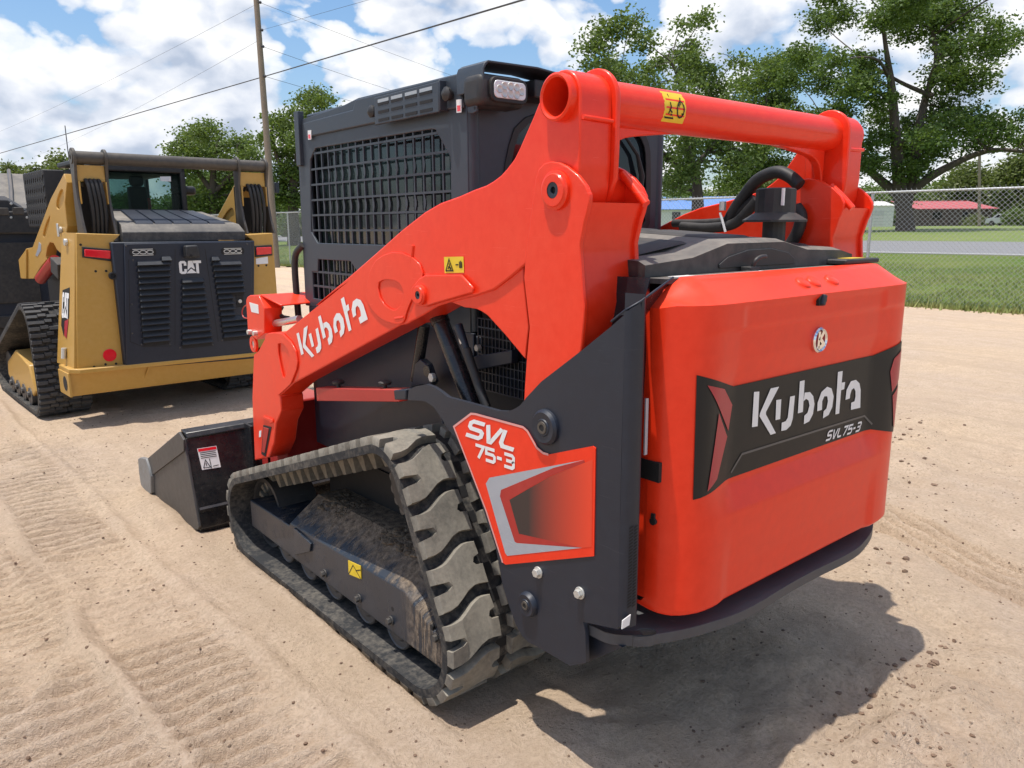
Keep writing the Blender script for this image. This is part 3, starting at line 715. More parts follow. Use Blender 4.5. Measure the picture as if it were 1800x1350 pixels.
# -- side panels (outer plate, corner column)
PX0 = -0.74
pan = [(0.103, 0.565), (0.104, 0.70), (0.105, 1.0), (0.104, 1.403), (0.135, 1.385)] + [(0.1062,1.3899),(0.1483,1.3581),(0.2497,1.2861),(0.4057,1.1804),(0.4706,1.1231),(0.4796,1.1129),(0.4953,1.0985),(0.5151,1.0859),(0.5352,1.0762),(0.5556,1.0693),(0.5972,1.0631),(0.6837,1.0626),(0.7754,1.0621),(0.8577,1.0612),(0.8924,1.0716),(0.9381,1.0821),(0.9801,1.0846),(1.0349,1.0725),(1.0861,1.0574),(1.0253,1.0755),(1.0927,1.0483),(1.1012,1.0098),(0.9931,1.0250),(0.9424,1.0143),(0.9099,0.9943),(0.8892,0.9661)] + [(0.8989,0.9863),(0.8765,0.9667),(0.8485,0.9484),(0.8181,0.9327),(0.7938,0.9126),(0.7623,0.8728),(0.7363,0.8388),(0.7007,0.7810),(0.6658,0.7105),(0.6162,0.6254),(0.5834,0.5128),(0.5622,0.4701),(0.5201,0.4025),(0.4903,0.3772),(0.4609,0.3691),(0.4340,0.3721),(0.2799,0.3751),(0.2176,0.4142),(0.2217,0.5049),(0.2312,0.5319)]
sp = part('side_panel', MB().plate('x', -0.74, -0.726, pan), charcoal, rl, bev=0.003)
# rounded corner column beside the door, sloping up to the tower top
plan = [(-0.740, 0.104), (-0.738, 0.094), (-0.731, 0.086), (-0.72, 0.082), (-0.702, 0.0765), (-0.695, 0.079), (-0.690, 0.087), (-0.69, 0.15)]
def ztop(x): return 1.40+0.030*(x+0.74)/0.04
mb = MB(); nv = len(plan)
mb.add([(a, b, 0.572) for a, b in plan]+[(a, b, ztop(a)) for a, b in plan], [(i, i+1, nv+i+1, nv+i) for i in range(nv-1)])
cc = part('corner_column', mb, charcoal, rl, smooth=50)
# tower top flank from the column forward (the strip seen above the panel edge)
fl = [(0.1300,1.3970),(0.1247,1.3988),(0.0409,1.4544),(0.0190,1.4773)]
part('tower_flank', MB().add([(-0.66, 0.11, 1.05), (-0.66, 0.13, 1.36), (-0.585, 0.16, 1.470), (-0.62, 0.55, 1.464), (-0.66, 0.55, 1.05)], [(0, 1, 2), (0, 2, 3), (0, 3, 4)]), black_gloss, rl)
wa, wb = [(-0.7117,1.4237)][0], [(-0.5188,1.4674)][0]
part('tower_wing', MB().add([(wa[0], 0.0775, wa[1]), (wb[0], 0.140, wb[1]), (-0.645, 0.128, 1.37), (-0.692, 0.088, 1.25)], [(0, 1, 2), (0, 2, 3)]), black_gloss, rl)
part('panel_top_edge', MB().tube([(-0.7375, 0.150, 1.370), (-0.7385, 0.108, 1.399), (wa[0], 0.0785, wa[1]), (wb[0], 0.140, wb[1])], 0.0032, 8), charcoal, rl, smooth=60)
# vents pressed into the column
zz = [(-0.7513,0.8484),(-0.7435,0.6307)]
mb = MB(); e0, e1 = Vector((-0.7285, 0.0847)), Vector((-0.702, 0.0765)); nn = Vector((-(e1-e0).y, (e1-e0).x)).normalized()*-1
if nn.y > 0: nn = -nn
for k_ in range(26):
    z = zz[0][1]+(zz[1][1]-zz[0][1])*k_/25
    for a, b in ((0.05, 0.46), (0.54, 0.95)):
        p0, p1 = e0.lerp(e1, a)+nn*0.0012, e0.lerp(e1, b)+nn*0.0012
        mb.add([(p0.x, p0.y, z-0.0035), (p1.x, p1.y, z+0.0015), (p1.x, p1.y, z+0.0065), (p0.x, p0.y, z+0.0015)], [(0, 1, 2, 3)])
part('vent_slot', mb, dark_void, cc, stuff=True)
lb = [(-0.7547,0.6060),(-0.7235,0.6129),(-0.7282,0.5847),(-0.7563,0.5830)]
part('tag_label', MB().plate('y', 0.074, 0.0765, lb), decal_white, cc)
part('barcode_label', MB().plate('y', 0.100, 0.104, [(-0.6587,1.1729),(-0.6482,1.1714),(-0.6472,1.0240),(-0.6578,1.0233)]), decal_silver, cc)
# round pin caps and bolts on the panel
def cap(c, r, m, parent, x=-0.74):
    return part('pin_cap', MB().lathe((x, c[0], c[1]), (-1, 0, 0), [(0, 0.012), (r*0.22, 0.012), (r*0.24, 0.016), (r*0.46, 0.017), (r*0.5, 0.014), (r*0.86, 0.016), (r, 0.008), (r*1.02, -0.004)], 36), m, parent, smooth=35)
for s_, r_ in (([(0.3832,1.0564)][0], 0.050), ([(0.4577,0.4960)][0], 0.038)):
    cap(s_, r_, charcoal, sp)
    part('pin_bore', MB().cyl((-0.753, s_[0], s_[1]), (-0.7575, s_[0], s_[1]), r_*0.2, n=18), dark_void, sp)
    part('pin_rim', MB().lathe((-0.754, s_[0], s_[1]), (-1, 0, 0), [(r_*0.20, 0), (r_*0.20, 0.005), (r_*0.34, 0.005), (r_*0.36, 0)], 24), umber, sp)
def hexbolt(x, y, z, r, parent, m=zinc, sx=-1):
    return part('bolt', MB().cyl((x, y, z), (x+sx*0.005, y, z), r*1.35, n=20).cyl((x+sx*0.005, y, z), (x+sx*0.016, y, z), r, n=6), m, parent, bev=0.001)
for c_ in [(0.4144,0.6133),(0.2424,0.6146)]: hexbolt(-0.74, c_[0], c_[1], 0.013, sp)
# badge on the side panel
bd = [(0.8219,0.9700),(0.7274,1.0307),(0.7035,1.0338),(0.4786,1.0371),(0.4601,1.0296),(0.4194,0.9889),(0.3928,0.9795),(0.3710,0.9802),(0.2016,1.0417),(0.1917,1.0382),(0.1913,0.7401),(0.5650,0.5846),(0.5773,0.5872),(0.6567,0.7318),(0.7412,0.8552)]
bk = part('side_badge', MB().plate('x', -0.7428, -0.7395, bd), orange_plastic, sp)
part('badge_edge', drape(stroke_polys([bd[12:]+bd[:8]], 0.007), lambda y, z: (-0.7438, y, z), 0.05), decal_pink, sp)
part('badge_silver', drape([[(0.6570,0.8212),(0.6386,0.8450),(0.2315,0.9977),(0.3493,0.9471),(0.5823,0.8207),(0.5877,0.7991),(0.5190,0.6752),(0.5092,0.6737),(0.2349,0.7495),(0.5545,0.6172),(0.5646,0.6227)]], lambda y, z: (-0.7436, y, z), 0.05), decal_silver, sp)
part('badge_recess', drape([[(0.5824,0.8193),(0.3493,0.9453),(0.2315,0.9966),(0.2290,0.9908),(0.3663,0.9185),(0.5425,0.8016),(0.4993,0.7063),(0.2349,0.7495),(0.5092,0.6750),(0.5190,0.6765),(0.5877,0.7991)]], lambda y, z: (-0.7434, y, z), 0.05), deep_red, sp)
gp = [(0.5426,0.8002),(0.3663,0.9172),(0.2290,0.9908),(0.2008,1.0061),(0.1996,0.7642),(0.2349,0.7495),(0.4993,0.7063)]
m, t, p, s = BADGE
mr = t.nodes.new('ShaderNodeMapRange'); mr.inputs[1].default_value = [(0.4561,0.7837)][0][0]-1.4; mr.inputs[2].default_value = [(0.2093,0.8561)][0][0]-1.4
ycoord = math_n(t, 'SUBTRACT', s.outputs[1], 1.4); t.links.new(ycoord, mr.inputs[0])
t.links.new(mixc(t, mr.outputs[0], (0.040, 0.026, 0.024), (0.78, 0.055, 0.018)), p.inputs['Base Color']); p.inputs['Roughness'].default_value = 0.42
part('badge_print', drape([gp], lambda y, z: (-0.7435, y, z), 0.05), m, sp)
a_ = [(0.7486,0.9588),(0.5239,0.9605),(0.7239,1.0088)]
part('lettering', word_mesh('SVL', 0.27, 0.22, 0.95, a_[0], (a_[1][0]-a_[0][0], a_[1][1]-a_[0][1]), (a_[2][0]-a_[0][0], a_[2][1]-a_[0][1]), lambda y, z: (-0.7442, y, z)), decal_white, sp)
a_ = [(0.7069,0.8973),(0.5221,0.9022),(0.7060,0.9355)]
part('lettering', word_mesh('75-3', 0.27, 0.26, 0.95, a_[0], (a_[1][0]-a_[0][0], a_[1][1]-a_[0][1]), (a_[2][0]-a_[0][0], a_[2][1]-a_[0][1]), lambda y, z: (-0.7442, y, z)), decal_white, sp)
# mirrored panel and column on the right (plain)
part('side_panel', MB().plate('x', 0.690, 0.702, [(max(a, 0.16), b) for a, b in pan]), charcoal, rl, bev=0.003)

# -- rear bumper
half = [(-0.7058,0.2506),(-0.7202,0.2190),(-0.7185,0.1703),(-0.7040,0.1414),(-0.6836,0.1183),(-0.6495,0.0917),(-0.6140,0.0723),(-0.5652,0.0511),(-0.5119,0.0325),(-0.4335,0.0133),(-0.3547,-0.0022),(-0.2434,-0.0049),(-0.0817,0.0034)]
half = [h for h in half if h[0] < -0.02]
half[0] = (-0.722, half[0][1])
outer = half + [(-a, b) for a, b in reversed(half)]
xs_ = outer[0][0]
outer2 = smooth_poly(outer, 2, closed=False) + [(0.70, 0.30), (-0.70, 0.30)]
hl = smooth_poly([(-0.6715,0.1162),(-0.6455,0.1246),(-0.6144,0.1168),(-0.6010,0.0906),(-0.6148,0.0742),(-0.6379,0.0781),(-0.6733,0.1033)], 1)
bp = part('rear_bumper', MB().plate('z', 0.488, 0.518, outer2, [hl]), bumper_paint, rl, bev=0.005)
part('wear_strip', MB().plate('z', 0.5183, 0.5198, [(a, b) for a, b in half[1:6]] + [(a+0.01, b+0.022) for a, b in reversed(half[1:6])]), worn_steel, bp)
part('lower_guard', MB().plate('x', -0.70, 0.70, [(0.24, 0.49), (0.12, 0.49), (0.28, 0.36), (0.34, 0.36), (0.34, 0.49)]), charcoal, rl)

# -- chassis, engine bay
part('chassis', MB().bx(-0.40, 0.40, 0.45, 2.36, 0.26, 0.66).bx(-0.50, 0.50, 1.0, 2.36, 0.88, 1.22).bx(-0.40, 0.40, 0.45, 2.3, 0.66, 0.90), charcoal, rl, bev=0.008)
part('engine_bay', MB().bx(-0.50, 0.50, 0.215, 0.98, 0.50, 1.455), dark_void, rl)
part('lower_side_plate', MB().bx(-0.512, -0.498, 1.02, 2.34, 0.55, 1.23), charcoal, rl, bev=0.003)
part('lower_side_plate', MB().bx(0.498, 0.512, 1.02, 2.34, 0.55, 1.23), charcoal, rl, bev=0.003)
part('top_deck', MB().bx(-0.555, 0.60, 0.132, 1.0, 1.452, 1.4655), hood_plastic, rl)
# engine cover: low domed black cover with rear lip
prof = [(-0.56, 1.498), (-0.36, 1.512), (-0.20, 1.548), (0.10, 1.548), (0.24, 1.521), (0.46, 1.514), (0.54, 1.498)]
mb = MB(); n_ = len(prof)
secs = []
for y, dz, sx in ((0.20, 0, 1.0), (0.23, 0.010, 0.985), (0.45, 0.022, 0.97), (0.96, 0.050, 0.93)):
    secs.append([(a*sx, y, z+dz) for a, z in prof])
vs = [v for q in secs for v in q]; fs = [(i*n_+j, i*n_+j+1, (i+1)*n_+j+1, (i+1)*n_+j) for i in range(3) for j in range(n_-1)]
mb.add(vs, fs)
mb.add([(a, 0.20, z) for a, z in prof]+[(a, 0.20, 1.467) for a, z in prof], [(j, j+1, n_+j+1, n_+j) for j in range(n_-1)])
for sgn in (0, n_-1):
    mb.add([q[sgn] for q in secs]+[(q[sgn][0], q[sgn][1], 1.467) for q in secs], [(i, i+1, 5+i, 4+i) for i in range(3)])
ec = part('engine_cover', mb, hood_plastic, rl, smooth=20)
for (x0, x1, y0, y1) in ((-0.50, -0.26, 0.30, 0.62), (-0.50, -0.26, 0.66, 0.92), (-0.16, 0.06, 0.30, 0.62), (-0.16, 0.06, 0.66, 0.92), (0.26, 0.42, 0.30, 0.60)):
    def zc(x, y):
        zz_ = np.interp(x, [a for a, b in prof], [b for a, b in prof]); return zz_+np.interp(y, [0.2, 0.23, 0.45, 0.96], [0, 0.01, 0.022, 0.05])
    mb = MB(); q = [(x0, y0), (x1, y0), (x1, y1), (x0, y1)]
    mb.add([(a, b, zc(a, b)+0.001) for a, b in q]+[(a+(0.012 if a == x0 else -0.012), b+(0.012 if b == y0 else -0.012), zc(a, b)+0.007) for a, b in q], [(0, 1, 5, 4), (1, 2, 6, 5), (2, 3, 7, 6), (3, 0, 4, 7), (4, 5, 6, 7)])
    part('cover_panel', mb, black_plastic, ec)
arch = [(-0.24, 1.49), (-0.20, 1.51), (-0.1, 1.528), (0.02, 1.53), (0.12, 1.515), (0.16, 1.495), (0.16, 1.478), (-0.24, 1.478)]
part('cover_arch', MB().plate('y', 0.195, 0.2, arch), black_plastic, ec, bev=0.002)
part('cover_latch', MB().box((-0.115, 0.175, 1.474), (0.05, 0.035, 0.012)).tube(curve3([(-0.115, 0.17, 1.475), (-0.112, 0.162, 1.497), (-0.09, 0.16, 1.507), (-0.055, 0.165, 1.508)], 5), 0.007, 8), black_plastic, ec, bev=0.002)
part('fuel_cap_lid', MB().bx(0.37, 0.60, 0.13, 0.26, 1.469, 1.486), black_plastic, rl, bev=0.005)
part('lid_label', MB().bx(0.44, 0.54, 0.15, 0.24, 1.486, 1.4875), decal_yellow, rl)
# -- air pre-cleaner
pc = [(0.2534,1.7213),(0.2623,1.6430),(0.2653,1.6166),(0.2660,1.6100),(0.2733,1.5456)]
px_ = pc[1][0]; py_ = 0.34
cl = part('pre_cleaner', MB().lathe((px_, py_, 1.50), (0, 0, 1), [(0.0, pc[0][1]-1.5), (0.055, pc[0][1]-1.5), (0.0655, pc[0][1]-1.504), (0.0665, pc[1][1]-1.5), (0.0665, pc[1][1]-1.502), (0.106, pc[2][1]-1.5), (0.106, pc[3][1]-1.5), (0.038, pc[3][1]-1.50), (0.038, 0.02), (0.05, 0.0)], 14), black_plastic, rl, smooth=25)
part('rain_cap_print', MB().bx(px_-0.052, px_-0.044, py_-0.06, py_-0.052, pc[1][1]+0.02, pc[1][1]+0.075), decal_white, cl)
# -- hoses by the right arm
for nm, pts, r_ in (('hydraulic_hose', [(0.6785,1.6050),(0.6456,1.6599),(0.6074,1.7083),(0.5537,1.7644),(0.4781,1.7890),(0.4236,1.7722),(0.3794,1.7378)], 0.023), ('hydraulic_hose', [(0.9423,1.6093),(0.7887,1.6082),(0.6768,1.6201),(0.6082,1.6690),(0.5639,1.6973)], 0.017), ('hydraulic_hose', [(0.8848,1.5956),(0.7539,1.5900),(0.6379,1.6047),(0.5711,1.6582),(0.5392,1.6914)], 0.020), ('hydraulic_hose', [(0.3983,1.6644),(0.3749,1.6312),(0.3818,1.5843),(0.4024,1.5414),(0.4196,1.5220)], 0.022)):
    xx = {0.023: .475, 0.017: .48, 0.020: .46, 0.022: .49}[r_]
    part(nm, MB().tube(curve3([(xx, a, b) for a, b in pts], 6), r_, 12), hose_black, rl, smooth=60)
cz = [(0.6817,1.6478),(0.6562,1.5747)]
part('hose_tie', MB().tube([(0.432, cz[0][0], cz[0][1]), (0.436, cz[1][0], cz[1][1])], 0.005, 6), decal_white, rl)
cz = [(0.6768,1.6677)][0]; part('hose_clamp_bolt', MB().cyl((0.44, cz[0], cz[1]-0.012), (0.44, cz[0], cz[1]+0.022), 0.013, n=6), zinc, rl)

# -- lift arms
armo = [(2.1587,1.1391),(1.5033,1.4095),(1.8337,1.2839),(1.5410,1.4092),(1.3036,1.5143),(1.1332,1.5911),(0.9914,1.6474),(0.9043,1.6731),(0.8025,1.6906),(0.7257,1.7072),(0.6708,1.7167),(0.6353,1.7273),(0.6006,1.7412),(0.5751,1.7567),(0.5419,1.7810),(0.5176,1.8091),(0.4899,1.8461),(0.4629,1.8820),(0.4403,1.9150)]
tubec = (0.352, 1.918)
arc = [(tubec[0]+0.067*math.cos(a), tubec[1]+0.067*math.sin(a)) for a in np.radians(np.arange(20, 181, 16))]
rearedge = [(0.285, 1.86), (0.285, 1.76), (0.290, 1.70), (0.30, 1.66), (0.33, 1.62)]
low = [(0.4950,1.4963),(0.5700,1.4536),(0.6406,1.4170),(0.7339,1.3932),(0.8334,1.3725),(0.9290,1.3487),(1.0201,1.3116),(1.1293,1.2696),(1.1669,1.2634),(2.0911,0.9164),(2.2605,0.8294),(2.2541,0.8203),(2.2543,0.7564),(2.3277,0.6820),(2.3721,0.5726),(2.4494,0.4870),(2.6402,0.4244),(2.6104,0.7603),(2.5467,0.9896),(2.4820,1.0163),(2.3688,1.1022),(2.3210,1.1214),(2.2435,1.1319)]
armpoly = armo + arc + rearedge + low
bore = circle(tubec, 0.0475, 28)
la = part('lift_arm', MB().plate('x', -0.72, -0.605, armpoly, [bore]), orange, rl, bev=0.005)
# plate layered on the arm, with pressed openings
fr = [(2.3688,1.1022),(2.3213,1.1196),(2.2436,1.1310),(2.1598,1.1326),(2.0829,1.1065),(2.0342,1.0698),(2.0219,1.0206),(2.0417,0.9839),(2.1124,0.9088),(2.2603,0.8308)]
frh = smooth_poly([(2.2366,1.0765),(2.1768,1.0897),(2.1143,1.0645),(2.0990,1.0320),(2.1108,1.0003),(2.1705,0.9308),(2.1964,0.9314)], 1)
part('boss_plate', MB().plate('x', -0.728, -0.7205, fr, [frh]), orange, la, bev=0.003)
md = smooth_poly([(1.2917,1.4966),(1.3522,1.4508),(1.3848,1.3943),(1.3930,1.3486),(1.3654,1.3107),(1.3088,1.2806),(1.2434,1.2671),(1.1730,1.2655),(1.1312,1.2786),(1.1141,1.3181),(1.0504,1.3931),(0.9965,1.4396),(1.0333,1.4939),(1.1621,1.5223)], 1)
mdh = smooth_poly([(1.3059,1.4019),(1.2556,1.4199),(1.1690,1.4188),(1.1312,1.3948),(1.1338,1.3544),(1.1694,1.3203),(1.2142,1.3135),(1.2842,1.3387)], 1)
part('boss_plate', MB().plate('x', -0.7255, -0.7205, md, [mdh]), orange, la, bev=0.0022)
pb = [(1.0160,1.4338),(0.9793,1.4478),(0.7806,1.4563),(0.7217,1.4208),(0.7221,1.4054),(0.9069,1.3632),(0.9958,1.3413),(1.0392,1.3431),(1.0696,1.3632),(1.0676,1.3984)]
part('boss_plate', MB().plate('x', -0.734, -0.7255, pb), orange, la, bev=0.004)
def pin(c, r, x, parent):
    part('pivot_boss', MB().lathe((x, c[0], c[1]), (-1, 0, 0), [(r*0.42, 0.014), (r*0.8, 0.014), (r*0.86, 0.010), (r, 0.008), (r*1.02, -0.02)], 36), orange, parent)
    part('pivot_pin', MB().lathe((x, c[0], c[1]), (-1, 0, 0), [(r*0.17, 0.002), (r*0.19, 0.012), (r*0.40, 0.013), (r*0.43, 0.0)], 28), charcoal, parent)
    part('pin_bore', MB().cyl((x-0.004, c[0], c[1]), (x-0.0035, c[0], c[1]), r*0.19, n=16), dark_void, parent)
pc_ = [(1.0049,1.3810)][0]; pin(pc_, 0.033, -0.735, la)
wb = [(1.0653,1.5398),(1.0805,1.4800)]
part('weld_bead', MB().tube([(-0.7205, wb[0][0], wb[0][1]), (-0.7205, wb[1][0], wb[1][1])], 0.006, 8), orange, la, smooth=60)
wb = [(1.1906,1.2853),(1.1338,1.2955)]
part('weld_bead', MB().tube([(-0.722, wb[0][0], wb[0][1]), (-0.722, wb[1][0], wb[1][1])], 0.006, 8), orange, la, smooth=60)
AW = {'Kbar': [(2.0253,1.1468),(2.0001,1.1548),(1.9632,1.0658),(1.9902,1.0564)], 'Kchev': [(1.9473,1.1781),(1.9071,1.1940),(1.9404,1.1122),(1.9371,1.1061),(1.8600,1.0703),(1.8856,1.0594),(1.9671,1.0933),(1.9687,1.1010)], 'ubar': [(1.9035,1.1559),(1.8785,1.1650),(1.8568,1.1122),(1.8797,1.1037)], 'uhook': [(1.8347,1.1842),(1.8106,1.1940),(1.7893,1.1310),(1.7907,1.1092),(1.8082,1.0922),(1.8339,1.0828),(1.8433,1.1050),(1.8245,1.1138),(1.8179,1.1261)], 'bbar': [(1.8038,1.2387),(1.7790,1.2486),(1.7424,1.1621),(1.7686,1.1512)], 'bbowl': [(1.7606,1.2160),(1.7315,1.2260),(1.7059,1.2197),(1.6871,1.2004),(1.6809,1.1710),(1.6909,1.1464),(1.7183,1.1310),(1.7283,1.1539),(1.7141,1.1671),(1.7142,1.1890),(1.7267,1.2010),(1.7433,1.2019),(1.7543,1.1916)], 'o': [(1.6598,1.1852),(1.6706,1.2091),(1.6643,1.2441),(1.6382,1.2678),(1.6092,1.2703),(1.5831,1.2524),(1.5745,1.2204),(1.5841,1.1929),(1.6137,1.1743),(1.6208,1.1950),(1.6078,1.2073),(1.6105,1.2293),(1.6230,1.2418),(1.6404,1.2371),(1.6454,1.2201),(1.6336,1.1963)], 'tbar': [(1.5960,1.3262),(1.5681,1.3375),(1.5201,1.2135),(1.5423,1.2047)], 'ttick': [(1.5541,1.3037),(1.5343,1.3116),(1.5287,1.2900),(1.5461,1.2816)], 'a': [(1.5022,1.2622),(1.5117,1.2923),(1.4983,1.3239),(1.4677,1.3372),(1.4374,1.3338),(1.4182,1.3177),(1.3892,1.2656),(1.4199,1.2544),(1.4489,1.2432),(1.4594,1.2641),(1.4398,1.2739),(1.4419,1.2899),(1.4506,1.3041),(1.4659,1.3108),(1.4789,1.3012),(1.4797,1.2846),(1.4764,1.2737)]}
part('lettering', drape(list(AW.values()), lambda y, z: (-0.7225, y, z), 0.05), decal_white, la)
# warning stickers: yellow card, black triangle and figure
def sticker(corners, f, parent, kind=0):
    # corners: 4 points (2D) of the card; pictograms drawn in its unit square
    A_, B_, C_, D_ = [Vector(c_) for c_ in corners]
    def uv(u, v): q = (D_.lerp(C_, u)).lerp(A_.lerp(B_, u), v); return (q.x, q.y)
    part('warning_sticker', drape([[uv(0, 0), uv(1, 0), uv(1, 1), uv(0, 1)]], lambda a, b: f(a, b, 0.0012), 0.02), decal_yellow, parent)
    ln = [[(0.08, 0.14), (0.27, 0.86), (0.46, 0.14), (0.08, 0.14)], [(0.20, 0.25), (0.30, 0.45), (0.26, 0.6)], [(0.22, 0.40), (0.36, 0.30)], [(0.30, 0.24), (0.38, 0.24)]]
    ln += ([[(0.60, 0.5), (0.75, 0.5)], [(0.80, 0.3), (0.80, 0.7)], [(0.86, 0.28), (0.86, 0.75)], [(0.91, 0.3), (0.91, 0.68)]] if kind == 0 else [[(0.66+0.16*math.cos(a)+0.08, 0.42+0.24*math.sin(a)) for a in np.linspace(0, 6.28, 13)], [(0.62, 0.6), (0.86, 0.25)], [(0.70, 0.55), (0.78, 0.8)]])
    part('pictogram', drape(stroke_polys([[uv(*q) for q in l] for l in ln], 0.0042), lambda a, b: f(a, b, 0.0024), 0.05), decal_black, parent)
sticker([(0.8868,1.5070),(0.7824,1.5109),(0.7810,1.4621),(0.8847,1.4561)], lambda y, z, o: (-0.7205-o, y, z), la)
# -- rear link: outer and inner plate, rear plate, pin
lk_o = [(0.4809,1.4614),(0.4756,1.5026),(0.4336,1.7210),(0.4214,1.7458),(0.3989,1.7601),(0.3718,1.7633),(0.3427,1.7587),(0.3141,1.7477),(0.2741,1.7240),(0.2465,1.6988),(0.2331,1.6771),(0.2322,1.6750),(0.2318,1.6586),(0.2392,1.6332),(0.2468,1.6149),(0.2543,1.5871),(0.2631,1.5552),(0.2598,1.5212),(0.2493,1.4223),(0.2442,1.4032),(0.2462,1.3638),(0.2547,1.2849)] + [(0.40, 1.05), (0.55, 0.98)] + [(0.4816,1.1092),(0.4776,1.1614),(0.4697,1.2337),(0.4572,1.3268)]
lp = part('rear_link', MB().plate('x', -0.738, -0.724, lk_o), orange, rl, bev=0.003)
part('link_plate', MB().plate('x', -0.530, -0.516, lk_o), orange, lp, bev=0.003)
re_ = [(0.2297,1.6577),(0.2392,1.6332),(0.2468,1.6149),(0.2543,1.5871),(0.2618,1.5552),(0.2598,1.5212),(0.2477,1.4224),(0.2434,1.4032),(0.2454,1.3639),(0.2547,1.2849)] + [(0.42, 1.05)]
mb = MB(); n_ = len(re_)
mb.add([(-0.724, a+0.012, b) for a, b in re_]+[(-0.53, a+0.012, b) for a, b in re_]+[(-0.724, a+0.022, b) for a, b in re_]+[(-0.53, a+0.022, b) for a, b in re_], [(i, i+1, n_+i+1, n_+i) for i in range(n_-1)]+[(2*n_+i, 2*n_+i+1, 3*n_+i+1, 3*n_+i) for i in range(n_-1)]+[(0, n_, 3*n_, 2*n_)])
part('link_plate', mb, orange, lp, smooth=50)
part('link_strip', MB().tube(curve3([(-0.545, 0.30, 1.735), (-0.545, 0.26, 1.70), (-0.545, 0.215, 1.655)], 5), 0.012, 8), orange, lp, smooth=60)
piv = [(0.3500,1.6902)][0]
pin(piv, 0.050, -0.739, lp)
part('pivot_tube', MB().cyl((-0.724, piv[0], piv[1]), (-0.53, piv[0], piv[1]), 0.052, n=32), orange, lp)
gs = [(0.8753,1.3662),(0.6596,1.4151),(0.5883,1.4509),(0.5140,1.4967),(0.5126,1.4432),(0.4916,1.3209),(0.5061,1.2279),(0.5555,1.2610),(0.5958,1.2880),(0.6371,1.3129),(0.6793,1.3384),(0.7053,1.3470),(0.7317,1.3531),(0.7678,1.3544),(0.7955,1.3537)]
gsd = part('arm_gusset', MB().plate('x', -0.712, -0.700, gs), orange, rl, bev=0.003)
# inner flange of the arm top, cross tube gussets
fl_o = [(tubec[0]+0.083*math.cos(a), tubec[1]+0.083*math.sin(a)) for a in np.radians(np.arange(-10, 191, 12))] + [(0.269, 1.80), (0.272, 1.72), (0.30, 1.66), (0.36, 1.64), (0.43, 1.72)]
part('arm_flange', MB().plate('x', -0.606, -0.590, fl_o, [bore]), orange, la, bev=0.004)
part('weld_bead', MB().tube([(-0.716, 0.279, 1.865), (-0.61, 0.279, 1.862)], 0.006, 8), orange, la, smooth=60)
gq = [(-0.5703,1.8771),(-0.4289,1.8735),(-0.2496,1.8732),(-0.2560,1.8616),(-0.3333,1.8546),(-0.4278,1.8441),(-0.4821,1.8359),(-0.5128,1.8258),(-0.5359,1.8094),(-0.5509,1.7844),(-0.5587,1.7551),(-0.5598,1.7290),(-0.5684,1.7287)]
part('tube_gusset', MB().plate('y', 0.345, 0.375, gq), orange, la, bev=0.004)
mirror(la); rlp = mirror(lp); mirror(gsd)
for o in [o for o in rl.children if o.name.startswith('lift_arm') and o is not la]:
    for ch in list(o.children):
        if ch.name.startswith(('lettering', 'warning', 'pictogram')): bpy.data.objects.remove(ch)
# inner face of the right link carries a pin boss as well
pr = [(0.3393,1.6910)][0]
part('pivot_boss', MB().lathe((0.516, pr[0], pr[1]), (-1, 0, 0), [(0.022, 0.028), (0.036, 0.028), (0.040, 0.024), (0.042, -0.01)], 30), orange, rlp)
part('pivot_pin', MB().cyl((0.50, pr[0], pr[1]), (0.4875, pr[0], pr[1]), 0.023, n=24), charcoal, rlp, bev=0.002)
for c_ in [(0.3010,1.7126),(0.3698,1.6546)]: part('grease_fitting', MB().cyl((0.516, c_[0], c_[1]), (0.495, c_[0], c_[1]), 0.008, n=8), zinc, rlp)
for o in [o for o in rlp.children if False]: pass
# -- cross tube (open at the ends)
tt = part('cross_tube', MB().lathe((-0.742, tubec[0], tubec[1]), (1, 0, 0), [(0.0475, 0.0), (0.053, -0.004), (0.0585, 0.0), (0.0585, 1.484), (0.0475, 1.484), (0.0475, 0.0)], 44), orange, rl, smooth=40)
sk = [(-0.4827,1.9217),(-0.4824,1.9217)]
def on_tube(x, s, o):   # s: arc length down from the tube's rear-most line
    a = math.pi - s/0.058; r_ = 0.058+o; return (x, tubec[0]+r_*math.cos(a), tubec[1]+r_*math.sin(a))
sx0, sx1 = [(-0.3893,1.9054),(-0.2947,1.9062)][0][0], [(-0.3893,1.9054),(-0.2947,1.9062)][1][0]
sticker([(sx0, 0.050), (sx1, 0.050), (sx1, -0.038), (sx0, -0.038)], lambda x, s, o: on_tube(x, s, o), tt, 1)
# -- left lift cylinder, hose, struts
cy = [(1.0783,1.3001),(0.8836,1.0041)]
hc = part('lift_cylinder', MB().cyl((-0.62, cy[0][0], cy[0][1]), (-0.62, cy[1][0], cy[1][1]), 0.030, n=28).cyl((-0.62, cy[0][0], cy[0][1]), (-0.62, cy[0][0]+0.10*(cy[1][0]-cy[0][0]), cy[0][1]+0.10*(cy[1][1]-cy[0][1])), 0.033, n=28), black_gloss, rl, bev=0.003)
part('cylinder_rod', MB().cyl((-0.62, cy[0][0]-0.05*(cy[1][0]-cy[0][0]), cy[0][1]-0.05*(cy[1][1]-cy[0][1])), (-0.62, *[(1.1141,1.3577)][0]), 0.016, n=20), chrome, hc)
hs = [(0.8981,1.2852),(0.8722,1.2499),(0.8540,1.2113),(0.8357,1.1787),(0.7993,1.1140),(0.7677,1.0638),(0.7499,1.0350)]
part('hose_fitting', MB().tube([(-0.665, *hs[0]), (-0.665, *hs[2])], [0.016, 0.012], 12), charcoal, hc, bev=0.002)
